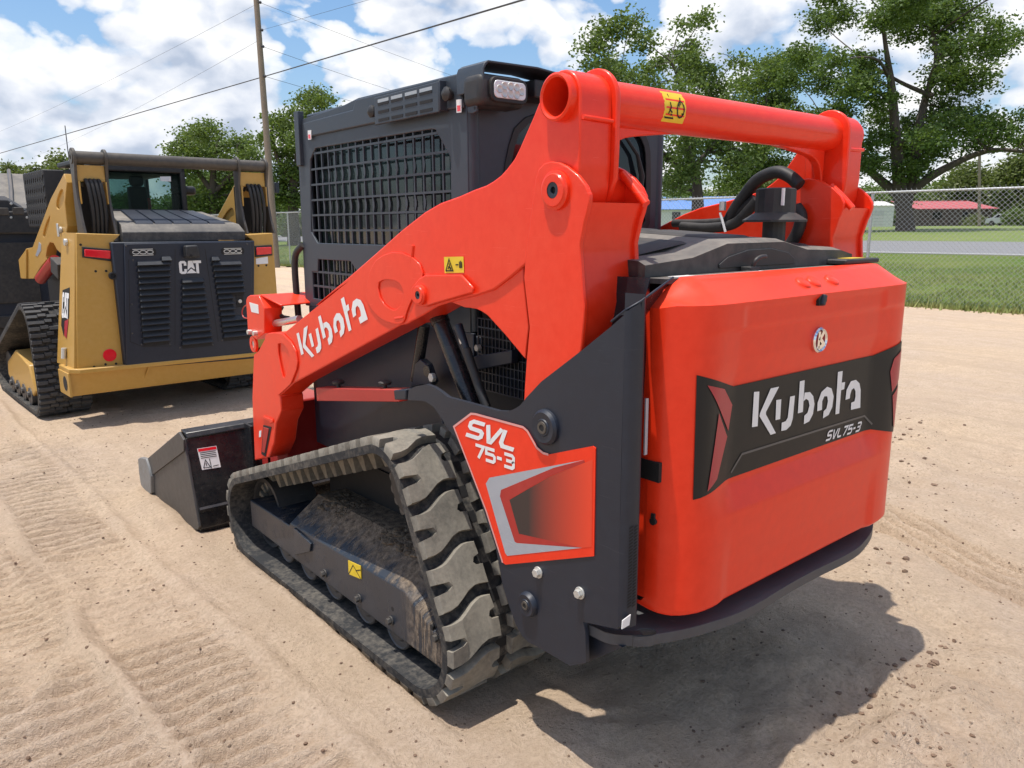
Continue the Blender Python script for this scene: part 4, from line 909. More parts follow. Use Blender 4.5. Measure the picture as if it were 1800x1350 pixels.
part('hose_fitting', MB().cyl((-0.665, *[(0.8839,1.2662)][0]), (-0.665, *[(0.8771,1.2494)][0]), 0.0125, n=6).cyl((-0.665, *[(0.8762,1.2466)][0]), (-0.665, *[(0.8656,1.2274)][0]), 0.0135, n=12), bright_steel, hc, bev=0.001)
part('hydraulic_hose', MB().tube(curve3([(-0.665, *h_) for h_ in hs[2:]], 5), 0.015, 12), hose_black, hc, smooth=60)
st = [(1.2282,1.2471),(1.2973,1.0278)]
part('prop_strut', MB().cyl((-0.58, *st[0]), (-0.58, *st[1]), 0.022, n=18), black_gloss, rl)
bk_ = [(1.3047,1.0067),(1.2755,1.0966),(1.2322,1.1224),(1.1920,1.1076),(1.1544,1.0466),(1.1723,1.0306)]
br = part('link_bracket', MB().plate('x', -0.60, -0.57, bk_), charcoal, rl, bev=0.004)
b1 = [(1.1434,1.0667),(1.1828,1.0839)]
part('bolt', MB().cyl((-0.60, *b1[0]), (-0.615, *b1[0]), 0.017, n=6), zinc, br, bev=0.001)
part('pivot_pin', MB().cyl((-0.60, *b1[1]), (-0.606, *b1[1]), 0.022, n=20), black_gloss, br, bev=0.001)
gb = [(1.0372,1.1435),(0.7505,1.2090),(0.7506,1.1648),(1.0386,1.0918)]
part('cross_bar', MB().plate('x', -0.56, -0.53, gb), charcoal, rl, bev=0.003)
mb = MB(); g0 = [(0.9761,1.2902),(0.7189,1.0418)]
for i in range(14):
    y = g0[0][0]+(g0[1][0]-g0[0][0])*i/13; mb.bx(-0.524, -0.518, y-0.002, y+0.002, g0[1][1], g0[0][1])
for i in range(9):
    z = g0[0][1]+(g0[1][1]-g0[0][1])*i/8; mb.bx(-0.5245, -0.5175, g0[1][0], g0[0][0], z-0.002, z+0.002)
part('engine_screen', mb, charcoal, rl, stuff=True)
bb = [(0.9598,1.1888)][0]; part('bolt', MB().cyl((-0.53, *bb), (-0.545, *bb), 0.012, n=6), zinc, rl)
# -- red arm-lock channel with knobs
tr_ = [(1.9129,0.9200),(1.2416,1.0189),(1.2249,0.9756),(1.9111,0.8613)]
lockc = part('arm_lock', MB().plate('x', -0.70, -0.64, tr_), deep_red, rl, bev=0.003)
for c_ in [(1.7559,0.9650),(1.3731,1.0209)]: part('lock_knob', MB().lathe((-0.67, c_[0], c_[1]-0.02), (0, 0, 1), [(0.008, -0.02), (0.008, 0.012), (0.024, 0.014), (0.026, 0.022), (0.018, 0.028), (0, 0.03)], 18), black_plastic, lockc, smooth=40)
part('lock_bracket', MB().plate('x', -0.72, -0.64, [(1.2284,1.0210),(1.1443,1.0378),(1.1466,0.9995),(1.2242,0.9864)]), charcoal, rl, bev=0.004)
# -- coupler head on the front of the arm
hd = [(2.6083,1.2520),(2.5890,1.2696),(2.5544,1.2802),(2.4475,1.2869),(2.3862,1.2292),(2.4047,1.1103),(2.5108,1.0669),(2.6144,1.0938)]
ch = part('coupler_guard', MB().plate('x', -0.715, -0.625, hd), orange, rl, bev=0.004)
vz = [(2.4475,1.2869)][0][1]
vz2 = [(2.4475,1.2869),(2.3839,1.2294)]
part('guard_visor', MB().add([(-0.705, vz2[0][0], vz+0.004), (-0.44, vz2[0][0]-0.01, vz+0.004), (-0.42, vz2[0][0]-0.12, vz-0.035), (-0.66, vz2[0][0]-0.13, vz-0.04), (-0.705, vz2[0][0], vz-0.004), (-0.44, vz2[0][0]-0.01, vz-0.004), (-0.42, vz2[0][0]-0.12, vz-0.043), (-0.66, vz2[0][0]-0.13, vz-0.048)], [(0, 1, 2, 3), (7, 6, 5, 4), (0, 4, 5, 1), (1, 5, 6, 2), (2, 6, 7, 3), (3, 7, 4, 0)]), orange, ch, bev=0.003)
part('guard_label', MB().plate('x', -0.7165, -0.7150, [(2.5622,1.2456),(2.4529,1.2411),(2.4526,1.1990),(2.5445,1.1998)]), decal_white, ch)
cp = [(2.4615,1.1425),(2.2916,1.1694),(2.1231,1.1974)]
part('coupler_pipe', MB().tube([(-0.66, *c_) for c_ in cp], 0.017, 12).tube([(-0.66, cp[0][0]+0.02, cp[0][1]), (-0.66, cp[0][0]-0.02, cp[0][1]+0.003)], 0.026, 12), bright_steel, ch, smooth=60)
for c_ in [(2.5687,1.0997),(2.4965,1.1014)]: part('bolt', MB().cyl((-0.712, *c_), (-0.735, *c_), 0.012, n=10), zinc, ch, bev=0.001)
rc = [(2.5690,1.0380)][0]
part('hose_ring', MB().lathe((-0.70, *rc), (-1, 0, 0), [(0.018, 0), (0.018, 0.012), (0.040, 0.012), (0.042, 0)], 26), orange, ch)
part('hose_ring', MB().cyl((-0.70, *rc), (-0.708, *rc), 0.018, n=20), zinc, ch)
part('guard_cable', MB().tube(curve3([(-0.70, *c_) for c_ in [(2.6120,1.2331),(2.6849,1.2112),(2.7101,1.1806),(2.6892,1.1584),(2.6076,1.1607)]], 6), 0.003, 6), deep_red, ch)
part('coupler_wiring', MB().tube(curve3([(-0.63, *c_) for c_ in [(2.5593,1.1970),(2.4436,1.2015),(2.3799,1.1839),(2.3099,1.1832)]], 6), 0.010, 8).tube(curve3([(-0.60, *c_) for c_ in [(2.6402,1.1499),(2.5411,1.1774),(2.4679,1.2066),(2.4431,1.2224)]], 6), 0.007, 8), hose_black, ch, smooth=60)
# opening with lamp on the front leg
lo = [(2.4830,0.6451),(2.3824,0.6542),(2.4851,0.4814),(2.5366,0.4836)]
part('lamp_opening', MB().plate('x', -0.7225, -0.7205, lo), dark_void, la)
part('side_marker', MB().plate('x', -0.726, -0.7226, [(2.4752,0.6369),(2.4083,0.6411),(2.4846,0.5013),(2.5175,0.4994)]), deep_red, la, bev=0.002)
part('leg_rib', MB().plate('x', -0.727, -0.7205, [(2.4838,0.6778),(2.4605,0.6958),(2.3554,0.6995),(2.3516,0.6843),(2.3863,0.6695),(2.3973,0.6808)]), orange, la, bev=0.003)
part('leg_label', MB().plate('x', -0.7225, -0.7208, [(2.5410,0.6031),(2.5134,0.6114),(2.5254,0.5757),(2.5517,0.5674)]), decal_white, la)
# front coupler block
part('quick_coupler', MB().bx(-0.60, -0.35, 2.50, 2.78, 0.34, 0.74).bx(0.35, 0.60, 2.50, 2.78, 0.34, 0.74).bx(-0.6, 0.6, 2.72, 2.86, 0.30, 0.70), deep_red, rl, bev=0.012)
tk = [(2.5219,0.6711),(2.3554,0.6880)]
part('coupler_hose', MB().tube(curve3([(-0.52, 2.42, 0.86), (-0.53, 2.52, 0.80), (-0.52, 2.62, 0.82)], 6), 0.018, 10), hose_black, rl, smooth=60)
# -- bucket
bt_top, bt_heel, bt_toe = (3.035, 0.498), (2.915, 0.012), (3.80, -0.035)
prof = [(3.035, 0.498), (2.985, 0.30), (2.93, 0.13), (2.915, 0.02), (2.94, -0.02), (3.80, -0.04), (3.80, -0.022), (2.96, 0.0), (2.935, 0.03), (2.948, 0.13), (3.003, 0.30), (3.05, 0.49)]
bu = part('bucket', MB().plate('x', -0.935, 0.935, prof), black_gloss, rl, bev=0.003)
bs = [(3.1121,0.5206),(3.0373,0.4943),(2.9939,0.3619),(2.9061,0.0385),(2.9296,0.0147),(3.0255,-0.0139),(3.2881,-0.0107),(3.6635,-0.0038),(3.7656,-0.0039),(3.8343,0.2006)]
part('bucket_side', MB().plate('x', -0.948, -0.934, bs), worn_steel, bu, bev=0.003)
part('bucket_side', MB().plate('x', 0.934, 0.948, bs), worn_steel, bu, bev=0.003)
part('side_stiffener', MB().plate('x', -0.956, -0.948, [(3.0800,0.5268),(3.0077,0.5002),(3.0191,0.4354),(3.7330,0.1189),(3.7982,0.2106)]), worn_steel, bu, bev=0.002)
part('side_cutter', MB().plate('x', -0.968, -0.94, [(3.9735,0.1726),(3.9108,0.1956),(3.7785,0.2180),(3.7338,0.1737),(3.7134,0.1205),(3.7365,0.0075),(3.8126,-0.0308),(3.8848,-0.0327),(3.9699,0.0020),(3.9842,0.0773)]), cutter_steel, bu, bev=0.005)
part('top_beam', MB().plate('x', -0.93, 0.93, [(3.03, 0.502), (3.05, 0.525), (3.13, 0.53), (3.13, 0.455), (3.045, 0.455)]), black_gloss, bu, bev=0.004)
part('back_rib', MB().plate('x', -0.93, 0.93, [(2.93, 0.135), (2.918, 0.125), (2.918, 0.110), (2.928, 0.105)]), black_gloss, bu)
part('back_rib', MB().bx(-0.62, -0.605, 2.93, 3.03, 0.10, 0.53), black_gloss, bu)
ql = [(-0.8873,0.4361),(-0.7845,0.4333),(-0.7794,0.3173),(-0.8800,0.3213)]
def on_back(x, z, o): return (x, np.interp(z, [0.02, 0.13, 0.30, 0.498], [2.915, 2.93, 2.985, 3.035])-o, z)
part('warning_label', drape([ql], lambda x, z: on_back(x, z, 0.002), 0.03), decal_white, bu)
A_, B_, C_, D_ = [Vector(c_) for c_ in ql]
def quv(u, v): q = (D_.lerp(C_, u)).lerp(A_.lerp(B_, u), v); return (q.x, q.y)
part('label_band', drape([[quv(0.03, 0.85), quv(0.97, 0.85), quv(0.97, 0.98), quv(0.03, 0.98)]], lambda x, z: on_back(x, z, 0.0035), 0.03), tail_red, bu)
part('label_print', drape(stroke_polys([[quv(0.08, v), quv(0.9, v)] for v in (0.78, 0.70, 0.62, 0.54)], 0.004) + stroke_polys([[quv(0.1, 0.08), quv(0.28, 0.44), quv(0.46, 0.08), quv(0.1, 0.08)], [quv(0.28, 0.14), quv(0.28, 0.3)], [quv(0.6, 0.1), quv(0.9, 0.12)], [quv(0.5, 0.02), quv(0.5, 0.47)]], 0.004), lambda x, z: on_back(x, z, 0.0036), 0.03), decal_black, bu)
# -- tracks
def belt_path(circles, n=420):
    # outer tangent hull of wheels (y, z, r), ordered along the travel of the belt: ground front to rear, up, and forward
    pts = []; k = len(circles)
    ang = []
    for i in range(k):
        a, b = circles[i], circles[(i+1) % k]; d = math.hypot(b[0]-a[0], b[1]-a[1]); th = math.atan2(b[1]-a[1], b[0]-a[0]); off = math.acos(max(-1, min(1, (a[2]-b[2])/d)))
        ang.append(th+off)                    # outward normal to the right of travel when running clockwise
    for i in range(k):
        c_ = circles[i]; a0, a1 = ang[i-1], ang[i]
        while a1 > a0: a1 -= 2*math.pi
        m_ = max(2, int((a0-a1)/0.05))
        for j in range(m_+1):
            a = a0+(a1-a0)*j/m_; pts.append((c_[0]+c_[2]*math.cos(a), c_[1]+c_[2]*math.sin(a), math.cos(a), math.sin(a)))
    P_ = np.array(pts); P_ = np.vstack([P_, P_[:1]]); s = np.r_[0, np.cumsum(np.hypot(*np.diff(P_[:, :2], axis=0).T))]
    return P_, s
def on_belt(path, s, h):
    P_, S_ = path; s = s % S_[-1]
    v = [np.interp(s, S_, P_[:, i]) for i in range(4)]; n_ = math.hypot(v[2], v[3]); return v[0]+v[2]/n_*h, v[1]+v[3]/n_*h
def belt_mesh(path, x0, x1, h0, h1, n=300):
    mb = MB(); T_ = path[1][-1]; vs = []
    for i in range(n):
        a = on_belt(path, T_*i/n, h0); b = on_belt(path, T_*i/n, h1)
        vs += [(x0, *a), (x1, *a), (x1, *b), (x0, *b)]
    fs = [(i*4+j, i*4+(j+1) % 4, ((i+1) % n)*4+(j+1) % 4, ((i+1) % n)*4+j) for i in range(n) for j in range(4)]
    return mb.add(vs, fs)
def lug_mesh(path, s0, outline, h0, h1, taper=0.006):
    # outline in (along the belt, across it = x)
    q = dense_poly(outline, 0.024); n_ = len(q); cx = sum(a for a, b in q)/n_; cz = sum(b for a, b in q)/n_
    tri = tessellate_polygon([[Vector((a, b, 0)) for a, b in q]]); mb = MB()
    vs = []
    for hh, sh in ((h0, 0), (h1-0.004, 0.4), (h1, 1.0)):
        for a, b in q:
            d = Vector((a-cx, b-cz)); d = d*(1-sh*taper/max(d.length, 1e-3)); y, z = on_belt(path, s0+cx+d.x, hh); vs.append((cz+d.y, y, z))
    fs = [(k_*n_+i, k_*n_+(i+1) % n_, (k_+1)*n_+(i+1) % n_, (k_+1)*n_+i) for k_ in (0, 1) for i in range(n_)] + [tuple(i+2*n_ for i in t_) for t_ in tri]
    return mb.add(vs, fs)
circ = [(2.48, 0.19, 0.235), (1.126, 0.687, 0.205), (0.94, 0.235, 0.250)][::-1]
kpath = belt_path(circ)
def w_s(w): return 0.052*(0.5-0.5*math.cos(math.pi*min(1, max(0, (w-0.03)/0.13))))     # S-shaped sweep of a lug across the belt
def outer_lug(p_):
    L_ = p_*0.80; q = [(0.0, 0.0), (L_*0.40, 0.0), (L_*0.43, 0.045), (L_*0.50, 0.060), (L_*0.62, 0.050), (L_*0.66, 0.0), (L_, 0.0)]
    top = [(L_+w_s(w), w) for w in (0.03, 0.06, 0.09, 0.12, 0.15, 0.17)]
    e = w_s(0.2); inner = [(L_+e-0.004, 0.196), (L_*0.68+e, 0.200), (L_*0.64+e, 0.178), (L_*0.52+e, 0.170), (L_*0.44+e, 0.180), (L_*0.42+e, 0.206), (e*0.9, 0.206)]
    bot = [(w_s(w), w) for w in (0.17, 0.15, 0.12, 0.09, 0.06, 0.03)]
    return q+top+inner+bot
def build_track(side, parent):
    x_out = 0.86*side; x_in = 0.41*side
    tk_ = part('rubber_track', belt_mesh(kpath, min(x_out, x_in), max(x_out, x_in), -0.060, -0.030), rubber_belt, parent, smooth=60)
    T_ = kpath[1][-1]; nl = 27; p_ = T_/nl
    for i in range(nl):
        o1 = [(a, -0.86+b) for a, b in outer_lug(p_)]; o2 = [(a+p_*0.5, -0.41-b) for a, b in outer_lug(p_)]
        for o_ in (o1, o2):
            if side > 0: o_ = [(a, -b) for a, b in o_]
            part('tread_lug', lug_mesh(kpath, p_*i, o_, -0.031, 0.0), rubber_lug, tk_, smooth=40)
    mb = MB(); mg = MB(); nw = nl*2
    for i in range(nw):
        s_ = T_*i/nw
        for k_ in range(1):
            a = [on_belt(kpath, s_+d, -0.0285) for d in (-0.020, 0.020)]
            xx = (0.612*side, 0.660*side); mb.add([(xx[0], *a[0]), (xx[1], *a[0]), (xx[1], *a[1]), (xx[0], *a[1])], [(0, 1, 2, 3)])
        for xg in (0.575, 0.695):
            b0 = [on_belt(kpath, s_+d, -0.059) for d in (-0.026, 0.026)]; b1 = [on_belt(kpath, s_+d, -0.122) for d in (-0.012, 0.012)]
            x0, x1 = (xg-0.022)*side, (xg+0.022)*side; x2, x3 = (xg-0.013)*side, (xg+0.013)*side
            mg.add([(x0, *b0[0]), (x1, *b0[0]), (x1, *b0[1]), (x0, *b0[1]), (x2, *b1[0]), (x3, *b1[0]), (x3, *b1[1]), (x2, *b1[1])], [(0, 1, 5, 4), (1, 2, 6, 5), (2, 3, 7, 6), (3, 0, 4, 7), (4, 5, 6, 7)])
    part('track_window', mb, dark_void, tk_, stuff=True, recalc=False)
    part('guide_tooth', mg, rubber_lug, tk_, stuff=True)
    return tk_
build_track(-1, rl); build_track(1, rl)
# -- track frame, rollers, idlers, sprocket
secs = [(2.53, 0.122, 0.262, 0.262), (2.06, 0.118, 0.268, 0.268), (2.05, 0.115, 0.282, 0.388), (1.6, 0.115, 0.300, 0.402), (1.07, 0.118, 0.322, 0.414), (0.83, 0.120, 0.215, 0.29)]
mb = MB(); vs = []
for y, zb, zs, zr in secs: vs += [(-0.80, y, zb), (-0.80, y, zs), (-0.655, y, zr), (-0.50, y, zr), (-0.50, y, zb)]
fs = [(i*5+j, i*5+(j+1) % 5, (i+1)*5+(j+1) % 5, (i+1)*5+j) for i in range(len(secs)-1) for j in range(5)] + [(0, 1, 2, 3, 4), tuple(range(5*len(secs)-1, 5*len(secs)-6, -1))]
mb.add(vs, fs)
tf = part('track_frame', mb, muddy, rl, bev=0.006)
fx = MB().plate('x', -0.81, -0.80, [(1.9884,0.2811),(1.8177,0.2608),(1.8345,0.2184),(1.9959,0.1475)])
part('frame_gusset', fx, muddy, tf, bev=0.002)
# lumps of dried mud lying on top of the frame
rng2 = np.random.default_rng(8); mb = MB()
for i in range(900):
    y = rng2.uniform(0.95, 2.0)
    if float(fbm(np.array(y), np.array(3.3), 0.22, 3, 5)) < -0.02: continue
    u = rng2.beta(1.2, 1.6); x = -0.70+u*0.16; r_ = 0.003+0.013*rng2.random()**3
    zr = np.interp(y, [0.83, 1.07, 1.6, 2.05], [0.29, 0.414, 0.402, 0.388]); zs = np.interp(y, [0.83, 1.07, 1.6, 2.05], [0.215, 0.322, 0.30, 0.282])
    z = np.interp(x, [-0.80, -0.655], [zs, zr])
    j = iv*(1+0.6*(rng2.random((len(iv), 1))-0.5))*np.array([r_*1.2, r_*1.5, r_*0.6]); mb.add(j+np.array([x, y, z+r_*0.1]), ifc)
part('mud_lump', mb, caked, tf, stuff=True, smooth=50, recalc=False)
for c_ in [(1.7107,0.1600),(1.4133,0.1613),(1.1701,0.1669),(0.8602,0.2332)]:
    part('bolt', MB().cyl((-0.80, *c_), (-0.806, *c_), 0.018, n=20).cyl((-0.806, *c_), (-0.820, *c_), 0.013, n=6), worn_steel, tf, bev=0.001)
for c_ in [(1.1583,0.2175),(0.9007,0.2539)]: part('frame_hole', MB().cyl((-0.8005, *c_), (-0.79, *c_), 0.009, n=14), dark_void, tf)
part('frame_sticker', MB().plate('x', -0.8035, -0.8005, [(1.4881,0.2962),(1.3849,0.3084),(1.3864,0.2526),(1.4884,0.2375)]), decal_yellow, tf)
q = [(1.4881,0.2962),(1.3849,0.3084),(1.3864,0.2526),(1.4884,0.2375)]
part('pictogram', drape(stroke_polys([[q[3], ((q[0][0]*0.6+q[1][0]*0.4), q[0][1]-0.006), q[2]], [((q[0][0]*0.4+q[2][0]*0.6), (q[0][1]+q[2][1])/2), ((q[1][0]+q[2][0])/2, (q[1][1]*0.7+q[2][1]*0.3))]], 0.004), lambda y, z: (-0.8040, y, z), 0.05), decal_black, tf)
ry = [[(1.9152,0.1038),(1.6727,0.1074),(1.4037,0.1016),(1.1583,0.1138)][i][0] for i in range(4)]
for y in ry + [ry[0]+0.24]:
    part('track_roller', MB().lathe((-0.785, y, 0.140), (1, 0, 0), [(0, 0), (0.05, 0), (0.058, 0.006), (0.078, 0.004), (0.082, 0.0), (0.088, 0.004), (0.088, 0.05), (0.06, 0.06), (0.06, 0.25), (0.088, 0.26), (0.088, 0.31)], 30), worn_steel, rl)
part('front_idler', MB().lathe((-0.735, 2.48, 0.19), (1, 0, 0), [(0, 0.06), (0.05, 0.05), (0.06, 0.06), (0.150, 0.05), (0.158, 0.0), (0.178, 0.0), (0.178, 0.20), (0.158, 0.20), (0.15, 0.15), (0, 0.14)], 44), worn_steel, rl)
part('rear_idler', MB().lathe((-0.735, 0.94, 0.235), (1, 0, 0), [(0, 0.06), (0.06, 0.06), (0.16, 0.05), (0.17, 0.0), (0.192, 0.0), (0.192, 0.20), (0.17, 0.20), (0, 0.15)], 44), worn_steel, rl)
dv = part('drive_sprocket', MB().lathe((-0.735, 1.126, 0.687), (1, 0, 0), [(0, 0.0), (0.118, 0.0), (0.122, 0.004), (0.122, 0.02), (0.14, 0.02), (0.145, 0.03), (0.145, 0.18), (0, 0.18)], 44), black_plastic, rl)
mb = MB()
for i in range(18):
    a = 2*math.pi*i/18; mb.cyl((-0.725, 1.126+0.13*math.cos(a), 0.687+0.13*math.sin(a)), (-0.575, 1.126+0.13*math.cos(a), 0.687+0.13*math.sin(a)), 0.018, n=8)
part('sprocket_tooth', mb, worn_steel, dv, stuff=True)
for o in [o for o in rl.children if o.name.startswith(('track_frame', 'track_roller', 'front_idler', 'rear_idler', 'drive_sprocket'))]: mirror(o)
part('axle_housing', MB().cyl((-0.56, 1.126, 0.687), (0.56, 1.126, 0.687), 0.11, n=24), dark_void, rl)
for x0 in (-0.52, 0.38): part('track_mount', MB().bx(x0, x0+0.14, 0.95, 2.2, 0.30, 0.56), dark_void, rl)

# -- cab
CX = -0.50
side_o = [(2.2860,2.0901)] + [(2.36, 1.23), (1.03, 1.23), (1.03, 2.06)] + [(1.0447,2.1009),(1.7730,2.1108)]
side_o = [(2.29, 2.085), (2.36, 1.90), (2.375, 1.23), (1.035, 1.23), (1.035, 2.075), (1.06, 2.105), (1.77, 2.112), (1.90, 2.098)]
wh = [(2.2363,1.9036),(2.1786,1.9481),(1.2488,1.9423),(1.2250,1.9381),(1.1381,1.8393),(1.1368,1.8123)]
wy1, wy0 = wh[0][0], wh[-1][0]
win = wh + [(wy0, 1.60), (wy0+0.07, 1.53)] + [(2.2110,1.5304),(2.2708,1.5808)]
lw = (0, 1.456); lw2 = [(2.283, 1.27)]
low_win = [(2.283, 1.27), (2.281, 1.397), (2.222, 1.398), (2.213, 1.456), (1.90, 1.456), (1.85, 1.42), (1.85, 1.27)]
cab = part('cab', MB().plate('x', CX-0.012, CX, side_o, [win, low_win]), cab_grey, rl, bev=0.003)
part('side_frame', MB().plate('x', -CX, -CX+0.012, side_o, [win, low_win]), cab_grey, cab, bev=0.003)
def bars(y0, y1, z0, z1, ny, nz, x, w=0.0085):
    mb = MB()
    for i in range(ny):
        y = y0+(y1-y0)*i/(ny-1); mb.bx(x-0.004, x+0.004, y-w/2, y+w/2, z0, z1)
    for i in range(nz):
        z = z0+(z1-z0)*i/(nz-1); mb.bx(x-0.0048, x+0.0048, y0, y1, z-w/2, z+w/2)
    return mb
zt_, zb_ = 1.985, 1.53
scr = part('window_screen', bars(wy0-0.01, wy1+0.02, zb_-0.01, zt_+0.01, 19, 8, CX-0.004), cab_grey, cab, stuff=True)
# stiffening bulges pressed into two of the bar rows
mb = MB(); pz = (zt_+0.01-(zb_-0.01))/7
for r_ in (2, 4):
    zc_ = zb_-0.01+pz*(r_+0.5)
    for i in range(3, 17):
        y = wy0-0.01+(wy1-wy0+0.03)*i/18
        mb.add([(CX-0.009, y-0.004, zc_-0.030), (CX-0.009, y-0.013, zc_-0.008), (CX-0.009, y-0.013, zc_+0.008), (CX-0.009, y-0.004, zc_+0.030), (CX-0.009, y+0.004, zc_+0.030), (CX-0.009, y-0.004, zc_+0.008), (CX-0.009, y-0.004, zc_-0.008), (CX-0.009, y+0.004, zc_-0.030)], [(0, 1, 6, 7), (1, 2, 5, 6), (2, 3, 4, 5)])
part('screen_bulge', mb, cab_grey, cab, stuff=True)
part('window_screen', bars(1.84, 2.29, 1.265, 1.463, 9, 4, CX-0.004), cab_grey, cab, stuff=True)
part('side_glass', MB().bx(CX+0.035, CX+0.041, 1.08, 2.33, 1.24, 2.06), dark_glass, cab)
part('side_glass', MB().bx(-CX-0.041, -CX-0.035, 1.08, 2.33, 1.24, 2.06), dark_glass, cab)
# rear wall: pillars, header, window with rounded frame
rw_o = [(-0.498, 1.235), (-0.498, 2.08), (-0.48, 2.10), (0.48, 2.10), (0.498, 2.08), (0.498, 1.235)]
rw_i = smooth_poly([(-0.36, 1.50), (-0.36, 1.80), (-0.27, 2.01), (0.27, 2.01), (0.40, 1.95), (0.415, 1.80), (0.415, 1.50)], 2)
part('rear_wall', MB().plate('y', 1.03, 1.06, rw_o, [rw_i]), cab_grey, cab, bev=0.006)
for x0 in (-0.485, 0.485): part('corner_pillar', MB().cyl((x0, 1.048, 1.235), (x0, 1.048, 2.09), 0.026, n=20), cab_grey, cab, smooth=60)
gm = [(0.955*(a+0.0)-0.0, 1.755+(b-1.755)*0.955) for a, b in rw_i]
part('window_seal', MB().plate('y', 1.024, 1.03, [(a*1.03, 1.755+(b-1.755)*1.04) for a, b in rw_i], [gm]), hose_black, cab, bev=0.002)
part('rear_glass', MB().plate('y', 1.040, 1.046, [(a*1.01, 1.755+(b-1.755)*1.01) for a, b in rw_i]), dark_glass, cab)
part('wiper_arm', MB().tube([(0.22, 1.02, 1.98), (0.33, 1.018, 1.88), (0.36, 1.018, 1.80), (0.355, 1.018, 1.70)], [0.006, 0.008, 0.012, 0.006], 8), hose_black, cab)
part('roof', MB().bx(-0.49, 0.49, 1.05, 2.30, 2.088, 2.108), cab_grey, cab, bev=0.01)
part('roof_panel', MB().plate('x', CX-0.022, CX-0.0115, [(2.27, 2.065), (1.80, 2.07), (1.775, 2.106), (1.06, 2.102), (1.05, 2.03), (1.04, 1.99), (1.25, 2.0), (2.24, 2.0)]), cab_grey, cab, bev=0.006)
part('front_frame', MB().bx(-0.49, 0.49, 2.30, 2.36, 2.0, 2.09).bx(-0.49, -0.43, 2.31, 2.37, 1.23, 2.05).bx(0.43, 0.49, 2.31, 2.37, 1.23, 2.05), cab_grey, cab, bev=0.006)
# grab rail, front bracket
rl_ = [(2.3287,1.5739),(2.3103,1.5879),(2.2824,1.5948)]
part('grab_rail', MB().tube(curve3([(-0.515, 2.36, 1.52), (-0.53, 2.42, 1.46), (-0.53, 2.43, 1.30), (-0.525, 2.42, 1.1), (-0.515, 2.36, 1.02)], 6), 0.016, 10), black_plastic, cab, smooth=60)
part('front_bracket', MB().bx(-0.53, -0.50, 2.30, 2.345, 1.88, 2.12), cab_grey, cab, bev=0.003)
fb = [(2.2878,2.1100),(2.2295,2.1036),(2.2481,1.9253),(2.3035,1.9293)]
# seat and headrest behind the tinted glass
part('seat', MB().bx(-0.26, 0.26, 1.30, 1.85, 1.24, 1.42).bx(-0.24, 0.24, 1.24, 1.38, 1.42, 1.86).bx(-0.14, 0.14, 1.26, 1.36, 1.88, 2.02), hose_black, cab, bev=0.04, seg=3)
part('cab_floor', MB().bx(-0.48, 0.48, 1.06, 2.3, 1.19, 1.235), dark_void, cab)
# louvred marker bar
lv = [(1.5764,2.0885),(1.1418,2.0836),(1.1383,2.0065),(1.5754,2.0122)]
ya, yb = lv[0][0], lv[1][0]; za, zb2 = lv[0][1], lv[3][1]
mb_ = part('sign_holder', MB().bx(-0.552, -0.540, yb, ya, 1.985, 2.085).bx(-0.55, -0.512, yb-0.004, yb+0.004, 1.99, 2.09), cab_grey, cab, bev=0.003)
mb = MB()
for i in range(4):
    for j in range(3):
        y0 = ya-0.03-(ya-yb-0.05)*i/4; mb.bx(-0.5535, -0.5515, y0-(ya-yb)*0.18, y0, 2.052-j*0.029, 2.062-j*0.029)
part('holder_slot', mb, dark_void, mb_, stuff=True)
mb = MB()
for i in range(4):
    y0 = ya-0.03-(ya-yb-0.05)*i/4; mb.bx(-0.5525, -0.5505, y0-(ya-yb)*0.18, y0, 2.060, 2.074)
part('holder_fin', mb, galv, mb_, stuff=True)
for y in (ya+0.035, yb-0.035):
    part('holder_knob', MB().lathe((-0.535, y, 2.04), (-1, 0, 0), [(0.008, -0.02), (0.022, 0.0), (0.024, 0.012), (0.012, 0.022), (0, 0.024)], 10), black_plastic, mb_)
# work light on the rear corner
brk = [(0.9907,2.0774),(0.9526,2.0882),(0.9555,1.9684),(0.9782,1.9638),(1.0042,1.9696),(1.0069,1.9848),(0.9931,1.9922)]
part('light_bracket', MB().plate('x', -0.532, -0.524, brk), cab_grey, cab, bev=0.002)
for c_ in [(0.9684,2.0647),(0.9690,2.0415),(0.9649,2.0000),(0.9654,1.9795)]: part('bracket_hole', MB().cyl((-0.5325, *c_), (-0.53, *c_), 0.005, n=10), dark_void, cab)
def rrect(x0, x1, z0, z1, r_, n=6):
    o = []
    for cx_, cz_, a0 in ((x1-r_, z1-r_, 0), (x0+r_, z1-r_, 90), (x0+r_, z0+r_, 180), (x1-r_, z0+r_, 270)):
        o += [(cx_+r_*math.cos(R(a0+90*i/n)), cz_+r_*math.sin(R(a0+90*i/n))) for i in range(n+1)]
    return o
ln_ = [(-0.5007,2.0603),(-0.3717,2.0565),(-0.3743,2.0026),(-0.4966,2.0100)]
lx0, lx1 = ln_[0][0], ln_[1][0]; lz1, lz0 = ln_[0][1], ln_[3][1]
wl = part('work_light', MB().bx(lx0-0.045, lx1+0.018, 0.912, 1.02, lz0-0.026, lz1+0.024), black_plastic, cab, bev=0.024, seg=4)
part('light_bezel', MB().plate('y', 0.900, 0.915, rrect(lx0-0.014, lx1+0.012, lz0-0.014, lz1+0.013, 0.024)), hose_black, wl, bev=0.003)
part('light_lens', MB().plate('y', 0.8965, 0.902, rrect(lx0-0.002, lx1+0.002, lz0-0.002, lz1+0.002, 0.016)), lamp_lens, wl, bev=0.002)
